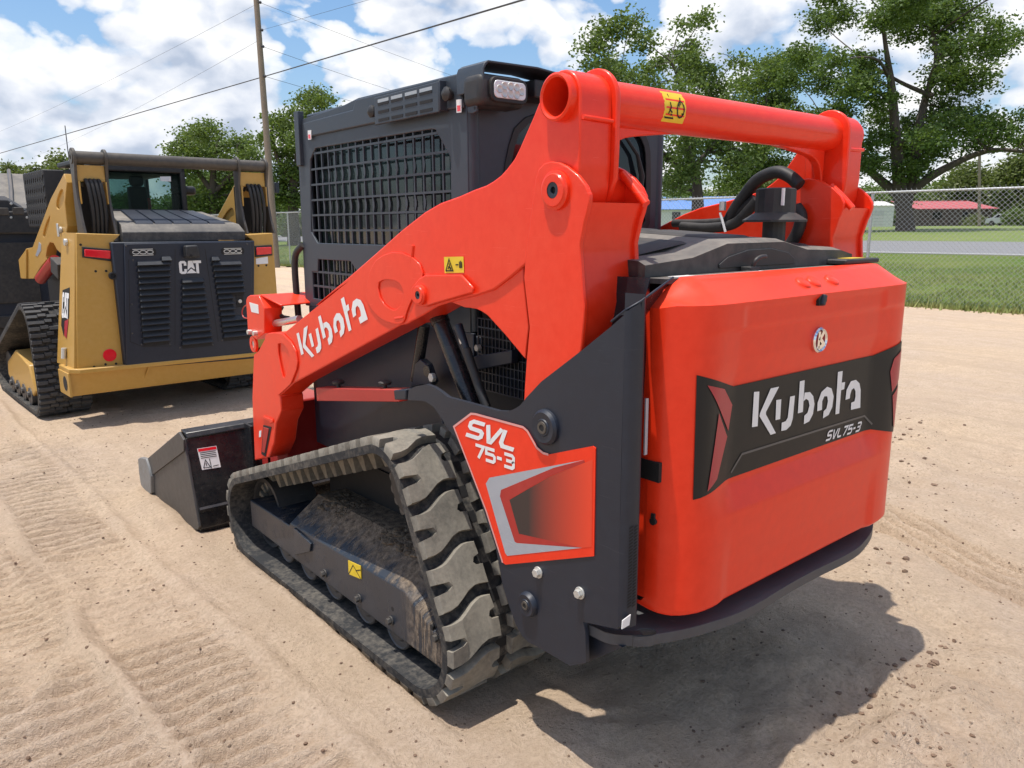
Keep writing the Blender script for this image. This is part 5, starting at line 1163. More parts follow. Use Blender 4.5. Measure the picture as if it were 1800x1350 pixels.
for i in range(8):
    u, v = ((0.30, 0.72), (0.5, 0.74), (0.70, 0.72), (0.14, 0.5), (0.86, 0.5), (0.30, 0.26), (0.5, 0.24), (0.70, 0.26))[i]
    part('light_reflector', MB().lathe((lx0+(lx1-lx0)*u, 0.8962, lz0+(lz1-lz0)*v), (0, -1, 0), [(0.0135, 0.0), (0.0115, 0.002), (0.006, 0.0005), (0, 0.0003)], 18), zinc, wl, smooth=60)
lh = [(-0.535, 2.03), (-0.535, 2.095), (-0.528, 2.112), (-0.512, 2.122), (-0.30, 2.126), (-0.20, 2.118), (-0.17, 2.10)]
mb = MB(); k_ = len(lh)
lhi = [(a+(0.007 if i_ < 3 else 0), b-(0.007 if i_ > 1 else 0)) for i_, (a, b) in enumerate(lh)]
mb.plate('y', 0.915, 1.06, lh + lhi[::-1])
part('light_hood', mb, cab_grey, cab, bev=0.002)
part('light_arm', MB().bx(-0.30, -0.18, 0.93, 1.04, 2.03, 2.09), black_plastic, cab, bev=0.006)
for q in ([(1.0777,2.0196),(1.0484,2.0179),(1.0498,1.9764),(1.0769,1.9776)], [(2.2175,2.0273),(2.1831,2.0257),(2.1883,1.9865),(2.2190,1.9875)]):
    part('cab_sticker', MB().plate('x', -0.5245, -0.5225, q), decal_white, cab)
    a, b = q[3], q[2]; c_, d_ = q[0], q[1]
    part('sticker_print', MB().plate('x', -0.525, -0.5244, [(a[0]*0.85+b[0]*0.15, a[1]*0.9+c_[1]*0.1), (a[0]*0.15+b[0]*0.85, b[1]*0.9+d_[1]*0.1), (a[0]*0.15+b[0]*0.85, b[1]*0.45+d_[1]*0.55), (a[0]*0.85+b[0]*0.15, a[1]*0.45+c_[1]*0.55)]), tail_red, cab)
ar_ = part('cab_bracket', MB().tube([(0.47, 1.01, 1.56), (0.50, 0.97, 1.50)], 0.012, 8), galv, cab)

# ------------------------------------------------------------------ yellow track loader
YO, YR = (-0.130, 5.813, 0), R(3)
yl = thing('compact_track_loader', 'yellow compact track loader with black louvred engine door and dark cross bar', 'track loader', (0.13, 1.4, 0), YR, YO)
YC = 0.13
# rear towers: left and right columns, slightly tapering
tl_o = [(-0.7020,1.5701),(-0.3749,1.5547),(-0.4299,1.5013),(-0.4430,0.4529),(-0.8079,0.4822)]
for sgn in (0, 1):
    q = tl_o if sgn == 0 else [(0.6810,1.5411),(0.9411,1.5542),(0.9242,0.9883),(0.7441,0.9187)]
    if sgn == 1: q = [(2*YC-0.02-a if False else a, b) for a, b in q]; q = [q[0], q[1], (0.95, 0.50), (0.64, 0.50), (0.745, 1.49)]
    tw = part('rear_tower', MB().plate('y', 0.0, 0.42, q), yellow, yl, bev=0.008)
    if sgn == 0:
        lft = tw
# slanted outer cheek of the left tower
ck = [(-0.704, 0.012, 1.569), (-0.72, 0.34, 1.572), (-0.85, 0.44, 0.50), (-0.825, 0.012, 0.50)]
part('tower_cheek', MB().add(ck + [(a+0.02, b, c_) for a, b, c_ in ck], [(0, 1, 2, 3), (4, 5, 6, 7), (0, 1, 5, 4), (1, 2, 6, 5), (2, 3, 7, 6), (3, 0, 4, 7)]), yellow, yl)
for q in ([(-0.6638,1.4558),(-0.4594,1.4321),(-0.4664,1.3482),(-0.6685,1.3824)], [(0.7602,1.4341),(0.9157,1.4388),(0.9139,1.3546),(0.7577,1.3452)]):
    cx_ = sum(a for a, b in q)/4; cz_ = sum(b for a, b in q)/4
    tlp = part('tail_light', MB().plate('y', -0.012, 0.004, [(cx_+(a-cx_)*1.06, cz_+(b-cz_)*1.15) for a, b in q]), hose_black, yl, bev=0.004)
    part('tail_lens', MB().plate('y', -0.020, -0.011, [(cx_+(a-cx_)*0.93, cz_+(b-cz_)*0.75) for a, b in q]), tail_red, tlp, bev=0.006, seg=3)
rf = [(-0.5560,0.5815)][0]
part('reflector', MB().cyl((rf[0], -0.006, rf[1]), (rf[0], 0.0, rf[1]), 0.052, n=30), tail_red, yl, bev=0.002)
for c_ in [(-0.5895,1.2672),(-0.5119,1.2656),(-0.5947,0.5094),(-0.5149,0.5049),(-0.6813,0.4985),(0.7795,1.2589),(0.8563,1.2600),(-0.6766,1.4782)]:
    part('bolt_hole', MB().cyl((c_[0], -0.0015, c_[1]), (c_[0], 0.003, c_[1]), 0.010, n=14), dark_void, yl)
part('tower_label', MB().plate('y', -0.003, 0.001, [(0.7587,1.3253),(0.8745,1.3397),(0.8741,1.2755),(0.7569,1.2737)]), decal_white, yl)
# bumper
bmo = [(-0.8386,0.5084),(-0.4889,0.4262),(0.6456,0.4027)]
b0, b1, b2 = bmo; zb0 = 0.285
bm_ = part('rear_bumper', MB().add([(-0.87, -0.01, 0.505), (-0.80, -0.06, 0.500), (0.94, -0.07, 0.465), (1.0, -0.02, 0.465), (1.0, 0.30, 0.465), (-0.87, 0.30, 0.505)] + [(-0.87, -0.01, 0.468), (-0.80, -0.06, 0.463), (0.94, -0.07, 0.43), (1.0, -0.02, 0.43), (1.0, 0.30, 0.43), (-0.87, 0.30, 0.468)], [(0, 1, 2, 3, 4, 5), (11, 10, 9, 8, 7, 6)]+[(i, (i+1) % 6, (i+1) % 6+6, i+6) for i in range(6)]), yellow, yl, bev=0.006)
part('bumper_skirt', MB().add([(-0.865, 0.0, 0.468), (0.98, 0.0, 0.43), (0.98, 0.10, 0.245), (-0.865, 0.04, 0.272), (-0.865, 0.02, 0.468), (0.98, 0.02, 0.43), (0.98, 0.12, 0.245), (-0.865, 0.06, 0.272)], [(0, 1, 2, 3), (7, 6, 5, 4), (0, 4, 5, 1), (1, 5, 6, 2), (2, 6, 7, 3), (3, 7, 4, 0)]), yellow, bm_, bev=0.003)
part('bumper_skirt', MB().bx(-0.88, -0.862, -0.01, 0.30, 0.275, 0.47), yellow, bm_, bev=0.004)
part('tow_hole', MB().cyl((-0.878, 0.10, 0.375), (-0.882, 0.10, 0.375), 0.06, n=20), dark_void, bm_)
part('bumper_rib', MB().box((-0.28, 0.045, 0.37), (0.014, 0.03, 0.2), (0.47, 0.25, 0)), yellow, bm_)
# engine door: tilted black panel wider at the top
dz0, dz1 = 0.485, 1.492
def dxl(z): return np.interp(z, [dz0, dz1], [-0.335, -0.402])
def dxr(z): return np.interp(z, [dz0, dz1], [0.665, 0.748])
dq = [(-0.4680,1.4950),(0.7416,1.4879),(0.6527,0.4132),(-0.4632,0.4566)]
ed = part('engine_door', MB().plate('y', -0.045, 0.03, dq), charcoal, yl, bev=0.012)
part('door_panel', MB().plate('y', -0.058, -0.044, [(-0.3720,1.4808),(0.6997,1.4812),(0.6486,0.4199),(-0.4573,0.4634)]), charcoal, ed, bev=0.006)
def louvre_col(rows, ed=ed):
    # rows: (x0, x1, z) of each blade; a blade is a sloped lip over a dark slot
    for x0, x1, z in rows:
        h_ = 0.024
        part('louvre', MB().add([(x0+0.015, -0.060, z+h_), (x1-0.01, -0.060, z+h_), (x1-0.004, -0.094, z-h_*0.5), (x0+0.004, -0.094, z-h_*0.5), (x0, -0.060, z-h_*1.0), (x1, -0.060, z-h_*1.0)], [(0, 1, 2, 3), (3, 2, 5, 4), (0, 3, 4), (1, 5, 2)]), louvre_paint, ed, bev=0.0015)
        slots.bx(x0+0.008, x1-0.008, -0.0595, -0.0575, z-h_-0.026, z-h_)
slots = MB()
cl_ = [(-0.2968,1.3178),(-0.0238,1.2904),(-0.3137,0.6783),(-0.0887,0.6612)]
rows = []
for i in range(14):
    f_ = i/13; rows.append((cl_[0][0]+(cl_[2][0]-cl_[0][0])*f_, cl_[1][0]+(cl_[3][0]-cl_[1][0])*f_, cl_[0][1]+(cl_[2][1]-cl_[0][1])*f_))
louvre_col(rows)
cl_ = [(0.0489,1.1584),(0.2433,1.1485),(0.0010,0.6271),(0.2776,0.6119)]
rows = []
for i in range(11):
    f_ = i/10; rows.append((cl_[0][0]+(cl_[2][0]-cl_[0][0])*f_, cl_[1][0]+(cl_[3][0]-cl_[1][0])*f_, cl_[0][1]+(cl_[2][1]-cl_[0][1])*f_))
louvre_col(rows)
cl_ = [(0.3232,1.2954),(0.5906,1.3092),(0.3686,0.6547),(0.6249,0.6682)]
rows = []
for i in range(14):
    f_ = i/13; x1 = cl_[1][0]+(cl_[3][0]-cl_[1][0])*f_
    if 6 <= i <= 9: x1 -= 0.115
    rows.append((cl_[0][0]+(cl_[2][0]-cl_[0][0])*f_, x1, cl_[0][1]+(cl_[2][1]-cl_[0][1])*f_))
louvre_col(rows)
for q in ([(-0.1022,1.3500),(-0.0121,1.3515)], [(0.3174,1.3366),(0.3950,1.3405)]): louvre_col([(q[0][0], q[1][0], q[0][1])])
part('louvre_slot', slots, dark_void, ed, stuff=True)
for q in (stroke_polys([[(0.0254,1.4295),(-0.0486,0.6186)]], 0.006), stroke_polys([[(0.2788,1.4236),(0.3264,0.6068)]], 0.006), stroke_polys([[(-0.3500,1.3537),(-0.4042,0.6833),(-0.3138,0.6338),(-0.0757,0.6124)]], 0.005)):
    part('door_groove', polys_mesh(q, lambda x, z: (x, -0.0588, z)), dark_void, ed)
for c_ in [(-0.2345,1.4100),(0.5233,1.3994)]:
    part('door_vent', MB().plate('y', -0.0615, -0.057, [(c_[0]+0.105*math.copysign(abs(math.cos(a))**0.4, math.cos(a)), c_[1]+0.032*math.copysign(abs(math.sin(a))**0.6, math.sin(a))) for a in np.linspace(0, 2*math.pi, 28, endpoint=False)]), dark_void, ed)
    part('vent_print', polys_mesh(stroke_polys([[(c_[0]+dx_+0.026*math.cos(a), c_[1]+0.014*math.sin(a)) for a in np.linspace(0, 6.28, 14)] for dx_ in (-0.055, 0.0, 0.055)] + [[(c_[0]-0.08, c_[1]+s_*0.024), (c_[0]+0.08, c_[1]+s_*0.024)] for s_ in (-1, 1)], 0.006), lambda x, z: (x, -0.0622, z)), zinc, ed)
q = [(0.0941,1.4563),(0.1993,1.4595),(0.2115,1.3519),(0.0895,1.3557)]
cm = part('rear_camera', MB().plate('y', -0.12, -0.05, q), black_plastic, ed, bev=0.014, seg=3)
cc_ = [(0.1326,1.3734)][0]; part('camera_lens', MB().cyl((cc_[0], -0.124, cc_[1]), (cc_[0], -0.118, cc_[1]), 0.011, n=16), dark_void, cm)
ln4 = [(0.0448,1.2185),(0.2327,1.2146),(0.0549,1.3300)]
w_ = (ln4[1][0]-ln4[0][0])
def flat(o): return lambda x, z: (x, o, z)
ox, oz = ln4[0]; hz = ln4[2][1]-ln4[0][1]
def G_(pts): return [(ox+w_*u, oz+hz*v) for u, v in pts]
catp = [G_([(0.33, 0.62), (0.33, 0.86), (0.26, 0.98), (0.08, 0.98), (0.0, 0.86), (0.0, 0.12), (0.08, 0.0), (0.26, 0.0), (0.33, 0.12), (0.33, 0.36), (0.22, 0.36), (0.22, 0.18), (0.12, 0.18), (0.12, 0.80), (0.22, 0.80), (0.22, 0.62)]),
        G_([(0.30, 0.03), (0.53, 0.38), (0.78, 0.03)]), G_([(0.42, 0.98), (0.60, 0.98), (0.70, 0.36), (0.66, 0.32), (0.53, 0.50), (0.36, 0.25)]),
        G_([(0.62, 0.98), (1.0, 0.98), (1.0, 0.78), (0.88, 0.78), (0.88, 0.0), (0.80, 0.0), (0.76, 0.10), (0.76, 0.78), (0.65, 0.78)])]
mb = MB()
for q in catp: mb.plate('y', -0.0625, -0.058, q)
part('lettering', mb, decal_white, ed)
kx = [(0.5527,0.9530)][0]
part('door_latch', MB().bx(kx[0]-0.035, kx[0]+0.035, -0.062, -0.057, kx[1]-0.055, kx[1]+0.055), dark_void, ed, bev=0.003)
part('latch_button', MB().lathe((kx[0], -0.062, kx[1]), (0, -1, 0), [(0.018, 0), (0.016, 0.008), (0, 0.009)], 18), zinc, ed)
for c_ in [(-0.3592,1.4638),(-0.3182,1.3484),(-0.3617,0.9898),(-0.3811,0.7513),(-0.3204,0.6523),(-0.0918,0.6278),(-0.0111,0.5916),(0.2771,0.5836),(0.3607,0.6175),(0.6610,1.4567)]:
    part('bolt', MB().lathe((c_[0], -0.058, c_[1]), (0, -1, 0), [(0.008, 0), (0.006, 0.004), (0, 0.005)], 10), worn_steel, ed)
dh = [(-0.4794,1.2273)][0]; part('door_handle', MB().lathe((dh[0], -0.03, dh[1]), (0, -1, 0), [(0.03, 0), (0.03, 0.022), (0.02, 0.024), (0.018, 0.012), (0, 0.012)], 16), dark_void, ed)
# hood with ribs
hf = [(-0.3573,1.5719),(0.6894,1.5665),(0.6835,1.4906),(-0.3569,1.5034)]
hb = [(-0.1817,1.7813),(0.6739,1.7860)]
hz = 1.575
hood = [(hf[0][0], 0.02, hf[0][1]), (hf[1][0], 0.02, hf[1][1]), (hf[1][0]-0.02, 0.10, 1.635), (hf[0][0]+0.02, 0.10, 1.635), (hb[0][0], 0.95, 1.76), (hb[1][0], 0.95, 1.76)]
hv = hood + [(hf[3][0], 0.02, 1.497), (hf[2][0], 0.02, 1.497), (hb[0][0], 0.95, 1.497), (hb[1][0], 0.95, 1.497)]
yh = part('engine_hood', MB().add(hv, [(0, 1, 2, 3), (3, 2, 5, 4), (0, 6, 7, 1), (0, 3, 4, 8, 6), (1, 7, 9, 5, 2)]), hood_plastic, yl, bev=0.006)
hl_, hr_ = hood[3], hood[2]; bl_, br_ = hood[4], hood[5]
for i in range(5):
    f0, f1 = 0.12+i*0.155, 0.12+i*0.155+0.142
    q = []
    for f_, g_ in ((f0, 0.02), (f1, 0.02), (f1, 0.985), (f0, 0.985)):
        a = Vector(hl_).lerp(Vector(hr_), f_); b = Vector(bl_).lerp(Vector(br_), f_); q.append(a.lerp(b, g_)+Vector((0, 0, 0.002)))
    up_ = Vector((0, -0.003, 0.014)); inn = [q[j]+up_+((q[(j+2) % 4]-q[j])*0.035) for j in range(4)]
    part('hood_panel', MB().add(q+inn, [(0, 1, 5, 4), (1, 2, 6, 5), (2, 3, 7, 6), (3, 0, 4, 7), (4, 5, 6, 7)]), charcoal, yh)
# cross bar with end lugs
bt = [(-0.6042,2.1712),(1.0546,2.1886)]
zc = 2.168
xb0, xb1 = bt[0][0], bt[1][0]
ct = part('cross_bar', MB().lathe((xb0, 0.30, zc), (1, 0, 0), [(0.022, 0.004), (0.022, 0.0), (0.052, 0.0), (0.052, xb1-xb0), (0, xb1-xb0)], 32), umber, yl)
def upright(q, y0, y1, mirror_about=None):
    return part('bar_upright', MB().plate('x', q, q+0.022, [(0.30+0.075*math.cos(a), zc+0.075*math.sin(a)) for a in np.radians(np.arange(-30, 211, 15))] + [(0.27, 2.0), (0.265, 1.85), (0.22, 1.68), (0.16, 1.55), (0.36, 1.55), (0.37, 1.75), (0.36, 1.95)]), umber, yl, bev=0.004)
ux = [[(-0.5977,2.1580)][0][0], [(-0.3642,2.1702)][0][0], [(0.7634,2.1514)][0][0], [(1.0309,2.1635)][0][0]]
for i, u in enumerate(ux): upright(u, 0, 0)
for x0, x1 in ((ux[0]+0.022, ux[1]), (ux[2]+0.022, ux[3])):
    part('bar_bracket', MB().bx(x0, x1, 0.28, 0.34, 1.98, 2.11).bx(x0, x0+0.012, 0.25, 0.36, 1.80, 1.98).bx(x1-0.012, x1, 0.25, 0.36, 1.80, 1.98), yellow, yl, bev=0.004)
    for j in range(4):
        xx = x0+(x1-x0)*(0.28+0.15*j); part('hydraulic_hose', MB().tube(curve3([(xx, 0.36, 1.95), (xx, 0.27, 1.99), (xx+0.01, 0.235, 1.90), (xx+0.02, 0.24, 1.72), (xx+0.015, 0.26, 1.55)], 5), 0.016, 8), hose_black, yl, smooth=60)
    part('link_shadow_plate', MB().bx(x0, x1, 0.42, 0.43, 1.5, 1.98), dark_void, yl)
# lift arms, splayed outwards a little towards the front
arm_l = [(0.5060,2.0469),(0.5934,2.0024),(0.8954,1.8555),(1.1391,1.6967),(1.5490,1.4355),(1.7156,1.4239)] + [(1.75, 1.42)] + [(2.0084,1.1283),(1.6377,1.1433),(1.3888,1.2640),(1.1969,1.3328),(1.2140,1.3594),(1.1425,1.4410),(1.0590,1.4862),(0.9573,1.4784),(0.8988,1.4270),(0.8092,1.3939),(0.6793,1.4812),(0.5693,1.6240),(0.5636,1.8137),(0.4611,1.9726)]
hole1 = smooth_poly([(0.6129,1.9339),(0.5548,1.9074),(0.5826,1.8141),(0.7246,1.7574),(0.7908,1.7813),(0.7454,1.8514)], 2)
hole2 = smooth_poly([(0.9647,1.7249),(1.1391,1.6266),(1.2255,1.5426),(1.1779,1.5251),(1.0560,1.6001),(0.9665,1.6991)], 2)
def cen(h_): return (sum(a for a, b in h_)/len(h_), sum(b for a, b in h_)/len(h_))
def shrink(h_, k_): c_ = cen(h_); return [(c_[0]+(a-c_[0])*k_, c_[1]+(b-c_[1])*k_) for a, b in h_]
def turned(o):
    o.rotation_euler = (0, 0, R(4.75)); return o
yla = turned(part('lift_arm', MB().plate('x', -0.588, -0.50, arm_l, [hole1, hole2]), yellow, yl, bev=0.008))
part('arm_pocket', MB().plate('x', -0.572, -0.565, shrink(hole1, 1.05)), yellow, yla)
part('arm_pocket', MB().plate('x', -0.572, -0.565, shrink(hole2, 1.05)), yellow, yla)
for c_ in [(0.7138,1.5910)]:
    part('pivot_pin', MB().cyl((-0.588, *c_), (-0.613, *c_), 0.030, n=18).bx(-0.622, -0.612, c_[0]-0.02, c_[0]+0.02, c_[1]-0.055, c_[1]+0.055), zinc, yla, bev=0.004)
part('arm_badge', MB().plate('x', -0.5905, -0.5875, [(1.3364,1.4882),(1.2896,1.4661),(1.3107,1.4117),(1.4311,1.3548),(1.4848,1.3629),(1.3878,1.4287)]), decal_silver, yla)
ra_ = [(0.36, 2.02), (0.46, 2.05), (0.60, 2.00), (1.20, 1.62), (1.60, 1.42), (1.95, 1.30), (1.98, 0.72), (1.72, 0.80), (1.40, 1.20), (1.0, 1.42), (0.72, 1.38), (0.60, 1.48)]
rh_ = smooth_poly([(0.62, 1.86), (1.12, 1.58), (1.10, 1.46), (0.66, 1.56)], 2)
yra = part('lift_arm', MB().plate('x', 0.86, 0.95, ra_, [rh_]), yellow, yl, bev=0.008)
part('arm_pocket', MB().plate('x', 0.875, 0.882, shrink(rh_, 1.05)), yellow, yra)
tl_ = [(0.7674,1.3347),(1.2817,1.1558)]
part('tilt_link', MB().tube([(-0.70, *tl_[0]), (-0.72, *tl_[1])], 0.05, 14), deep_red, yl)
part('link_end', MB().box((-0.72, 0.52, 1.28), (0.10, 0.22, 0.13), (0.25, 0, 0)), black_plastic, yl, bev=0.006)
part('front_leg', MB().plate('x', -0.605, -0.588, [(1.6848,1.4172),(1.9546,1.3132),(1.9618,1.1357),(1.8011,1.1374)]), yellow, yla, bev=0.004)
# badge on the left cheek
bz = [(-0.006, 0)]
def on_cheek(u, v, o):   # u along the depth (0..1), v height
    a = Vector(ck[3]).lerp(Vector(ck[2]), u); b = Vector(ck[0]).lerp(Vector(ck[1]), u); p_ = a.lerp(b, v); return (p_.x-o, p_.y, p_.z)
part('cheek_badge', polys_mesh([[(0.30, 0.60), (0.78, 0.57), (0.80, 0.30), (0.62, 0.22), (0.60, 0.33), (0.32, 0.37)]], lambda u, v: on_cheek(u, v, 0.003)), decal_black, yl)
part('badge_tail', polys_mesh([[(0.34, 0.36), (0.58, 0.34), (0.58, 0.23), (0.44, 0.21)]], lambda u, v: on_cheek(u, v, 0.004)), decal_red, yl)
mb = MB()
part('lettering', polys_mesh([[(0.77-0.44*((a-ox)/w_), 0.36+0.20*((b-oz)/hz if False else (b-oz)/(ln4[2][1]-ln4[0][1]))) for a, b in q] for q in catp], lambda u, v: on_cheek(u, v, 0.0045)), decal_white, yl)
part('cheek_latch', MB().tube(curve3([on_cheek(0.45, v, 0.02) for v in (0.06, 0.10, 0.14)], 4), 0.02, 8), zinc, yl)
part('cheek_latch', MB().cyl(on_cheek(0.55, 0.93, 0.0), on_cheek(0.55, 0.93, 0.025), 0.03, n=8), zinc, yl, bev=0.004)
# cab
ycx0, ycx1 = -0.28, 0.56
yc = part('cab', MB().bx(ycx0, ycx1, 1.0, 1.06, 1.70, 1.78).bx(ycx0, ycx1, 1.0, 1.06, 2.12, 2.24).bx(ycx0, ycx0+0.05, 1.0, 1.06, 1.7, 2.24).bx(ycx1-0.05, ycx1, 1.0, 1.06, 1.7, 2.24).bx(ycx0, ycx1, 1.0, 2.15, 2.20, 2.25).bx(ycx1-0.03, ycx1, 1.0, 1.35, 1.5, 2.2).bx(ycx1-0.03, ycx1, 2.05, 2.15, 1.5, 2.2).bx(ycx0, ycx0+0.03, 1.0, 1.2, 1.5, 2.2), black_plastic, yl, bev=0.02, seg=3)
part('rear_glass', MB().bx(ycx0+0.04, ycx1-0.04, 1.02, 1.026, 1.76, 2.14), clear_glass, yc)
part('headliner', MB().bx(ycx0+0.05, ycx1-0.05, 1.05, 2.1, 2.11, 2.18), dark_void, yc)
part('front_glass', MB().bx(ycx0+0.04, ycx1-0.04, 2.10, 2.106, 1.5, 2.14), clear_glass, yc)
part('seat', MB().bx(0.10, 0.26, 1.20, 1.32, 1.6, 2.0).bx(0.12, 0.24, 1.2, 1.3, 2.0, 2.1), hose_black, yc, bev=0.03)
part('seat_arm', MB().bx(0.30, 0.35, 1.4, 1.46, 1.6, 1.90), tail_red, yc, bev=0.01)
part('window_sticker', MB().plate('y', 1.012, 1.018, [(0.3257,2.0863),(0.4247,2.0918),(0.4229,2.0431),(0.3262,2.0443)]), decal_white, yc)
mr_ = [(0.4225,1.9318),(0.6281,1.9999),(0.6264,1.9275),(0.5358,1.8894)]
part('mirror_housing', MB().bx(0.49, 0.69, 1.08, 1.22, 1.925, 2.01).bx(0.47, 0.59, 1.1, 1.2, 1.76, 1.94), black_plastic, yl, bev=0.03, seg=3)
part('intake_screen', MB().bx(-0.60, -0.42, 1.3, 2.1, 1.62, 2.13), black_plastic, yl, bev=0.01)
mb = MB()
for i in range(9):
    for j in range(5): mb.box((-0.602, 1.34+i*0.085, 1.70+j*0.095), (0.006, 0.07, 0.07), (0.78, 0, 0))
part('screen_cell', mb, dark_void, yl, stuff=True)
part('aerial', MB().cyl((-0.42, 1.1, 2.2), (-0.42, 1.1, 2.50), 0.004, n=6), wire_dark, yl)
part('speaker_pod', MB().box((ycx0+0.08, 1.15, 1.93), (0.08, 0.14, 0.24)), hose_black, yc, bev=0.03)
# chassis and tracks
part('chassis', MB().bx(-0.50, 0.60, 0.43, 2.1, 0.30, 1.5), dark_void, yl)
ycirc = [(2.12, 0.25, 0.245), (0.82, 0.71, 0.275), (0.755, 0.25, 0.25)][::-1]
ypath = belt_path(ycirc)
def block_track(xo, xi, parent):
    lo, hi = min(xo, xi), max(xo, xi)
    tk_ = part('rubber_track', belt_mesh(ypath, lo, hi, -0.055, -0.026), rubber_belt, parent, smooth=60)
    T_ = ypath[1][-1]; n_ = 84; p_ = T_/n_; w_ = hi-lo
    for i in range(n_):
        mbs = [MB(), MB()]; ed_ = [0, 0.20, 0.36, 0.55, 0.78, 1.0] if i % 2 == 0 else [0, 0.30, 0.44, 0.62, 0.80, 1.0]
        for j in range(5):
            if i % 2 == 1 and j == 1 and False: continue
            a, b = lo+w_*ed_[j]+0.003, lo+w_*ed_[j+1]-0.003
            if j == 2 and i % 2 == 1: continue
            sk_ = 0.008 if j % 2 else -0.004
            s_ = p_*i + sk_; q = [on_belt(ypath, s_+d, h_) for d, h_ in ((0.0, -0.03), (0.002, 0.0), (p_*0.50, 0.0), (p_*0.74, -0.03))]
            mbs[1 if (i % 2 == 1 and j > 2) else 0].add([(a, *c_) for c_ in q]+[(b, *c_) for c_ in q], [(0, 1, 5, 4), (1, 2, 6, 5), (2, 3, 7, 6), (0, 1, 2, 3), (4, 5, 6, 7)])
        for mb in mbs:
            if mb.v: part('tread_bar', mb, cat_rubber, tk_, smooth=0)
    return tk_
block_track(-1.0, -0.59, yl); block_track(0.65, 1.06, yl)
for s_, x0 in ((-1, -0.96), (1, 1.02)):
    fr_ = part('track_frame', MB().plate('x', min(x0, x0-s_*0.28), max(x0, x0-s_*0.28), [(0.85, 0.20), (1.0, 0.42), (1.5, 0.50), (1.95, 0.34), (2.0, 0.20), (1.8, 0.13), (1.0, 0.13)]), yellow, yl, bev=0.012)
    for y in (1.05, 1.3, 1.55, 1.8): part('track_roller', MB().cyl((x0+s_*0.01, y, 0.13), (x0-s_*0.3, y, 0.13), 0.08, n=24).cyl((x0+s_*0.03, y, 0.15), (x0, y, 0.15), 0.03, n=8), worn_steel, fr_, bev=0.004)
    for y_, z_, r_ in ((2.12, 0.25, 0.165), (0.755, 0.25, 0.19), (0.82, 0.71, 0.2)): part('idler', MB().cyl((x0-s_*0.04, y_, z_), (x0-s_*0.3, y_, z_), r_, n=30), worn_steel, fr_, bev=0.006)
# ------------------------------------------------------------------ dark loader at the far left
dl = thing('compact_track_loader', 'black track loader mostly hidden behind the yellow one at the far left', 'track loader', (-1.5, 10.8, 0))
def D_(x, y, z): return (x, y, z)
part('hood', MB().add([(-2.4, 9.3, 1.93), (-0.62, 9.3, 1.83), (-0.42, 10.4, 2.28), (-2.4, 10.4, 2.30), (-2.4, 9.3, 1.70), (-0.55, 9.3, 1.62), (-0.35, 10.4, 1.70), (-2.4, 10.4, 1.70)], [(0, 1, 2, 3), (4, 5, 1, 0), (5, 6, 2, 1), (6, 7, 3, 2), (7, 4, 0, 3)]), hood_plastic, dl, bev=0.015)
part('hood_strip', MB().tube([(-0.78, 9.3, 1.865), (-0.70, 9.8, 2.08), (-0.62, 10.38, 2.315)], 0.022, 6), decal_grey, dl)
part('hood_strip', MB().tube([(-0.60, 9.31, 1.65), (-0.52, 9.8, 1.92), (-0.46, 10.3, 2.26)], 0.03, 6), decal_grey, dl)
part('lamp_cowl', MB().add([(-1.35, 9.22, 1.70), (-0.55, 9.22, 1.68), (-0.62, 9.22, 1.78), (-0.82, 9.22, 1.92), (-1.05, 9.22, 1.93), (-1.25, 9.22, 1.80)] + [(-1.35, 9.4, 1.75), (-0.55, 9.4, 1.73), (-0.62, 9.4, 1.83), (-0.82, 9.4, 1.97), (-1.05, 9.4, 1.98), (-1.25, 9.4, 1.85)], [(0, 1, 2, 3, 4, 5), (11, 10, 9, 8, 7, 6)]+[(i, (i+1) % 6, (i+1) % 6+6, i+6) for i in range(6)]), black_plastic, dl, bev=0.01)
part('engine_door', MB().bx(-2.4, -0.50, 9.24, 9.36, 0.62, 1.60), charcoal, dl, bev=0.02)
part('door_panel', MB().bx(-1.9, -0.62, 9.215, 9.243, 0.78, 1.46), black_plastic, dl, bev=0.008)
part('light_housing', MB().bx(-2.2, -0.52, 9.17, 9.34, 1.55, 1.80), black_plastic, dl, bev=0.02)
for c_ in [(-0.8848,1.7948),(-0.7406,1.8014),(-0.6039,1.8025)]:
    part('tail_light', MB().bx(c_[0]-0.055, c_[0]+0.055, 9.158, 9.172, c_[1]-0.04, c_[1]+0.04), umber, dl, bev=0.006)
for c_ in [(-0.7981,1.8789),(-0.6482,1.8754),(-0.5394,1.8768),(-0.8154,1.7299),(-0.6647,1.7303),(-0.5557,1.7306)]:
    part('bolt', MB().lathe((c_[0], 9.168, c_[1]), (0, -1, 0), [(0.014, 0), (0.012, 0.008), (0, 0.009)], 10), zinc, dl)
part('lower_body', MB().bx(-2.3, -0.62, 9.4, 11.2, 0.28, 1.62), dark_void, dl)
part('rear_frame', MB().bx(-2.4, -0.48, 9.22, 9.4, 0.50, 0.64).bx(-2.2, -0.6, 9.26, 9.36, 0.34, 0.5), black_plastic, dl, bev=0.01)
dpath = belt_path([(11.5, 0.24, 0.24), (10.05, 0.70, 0.26), (9.85, 0.25, 0.25)][::-1])
for x0 in (-2.45, -0.88):
    tk_ = part('rubber_track', belt_mesh(dpath, x0, x0+0.42, -0.05, 0.0, 120), rubber_belt, dl, smooth=60)
part('cab', MB().bx(-2.1, -0.95, 10.45, 11.5, 1.4, 2.2), black_plastic, dl, bev=0.04)

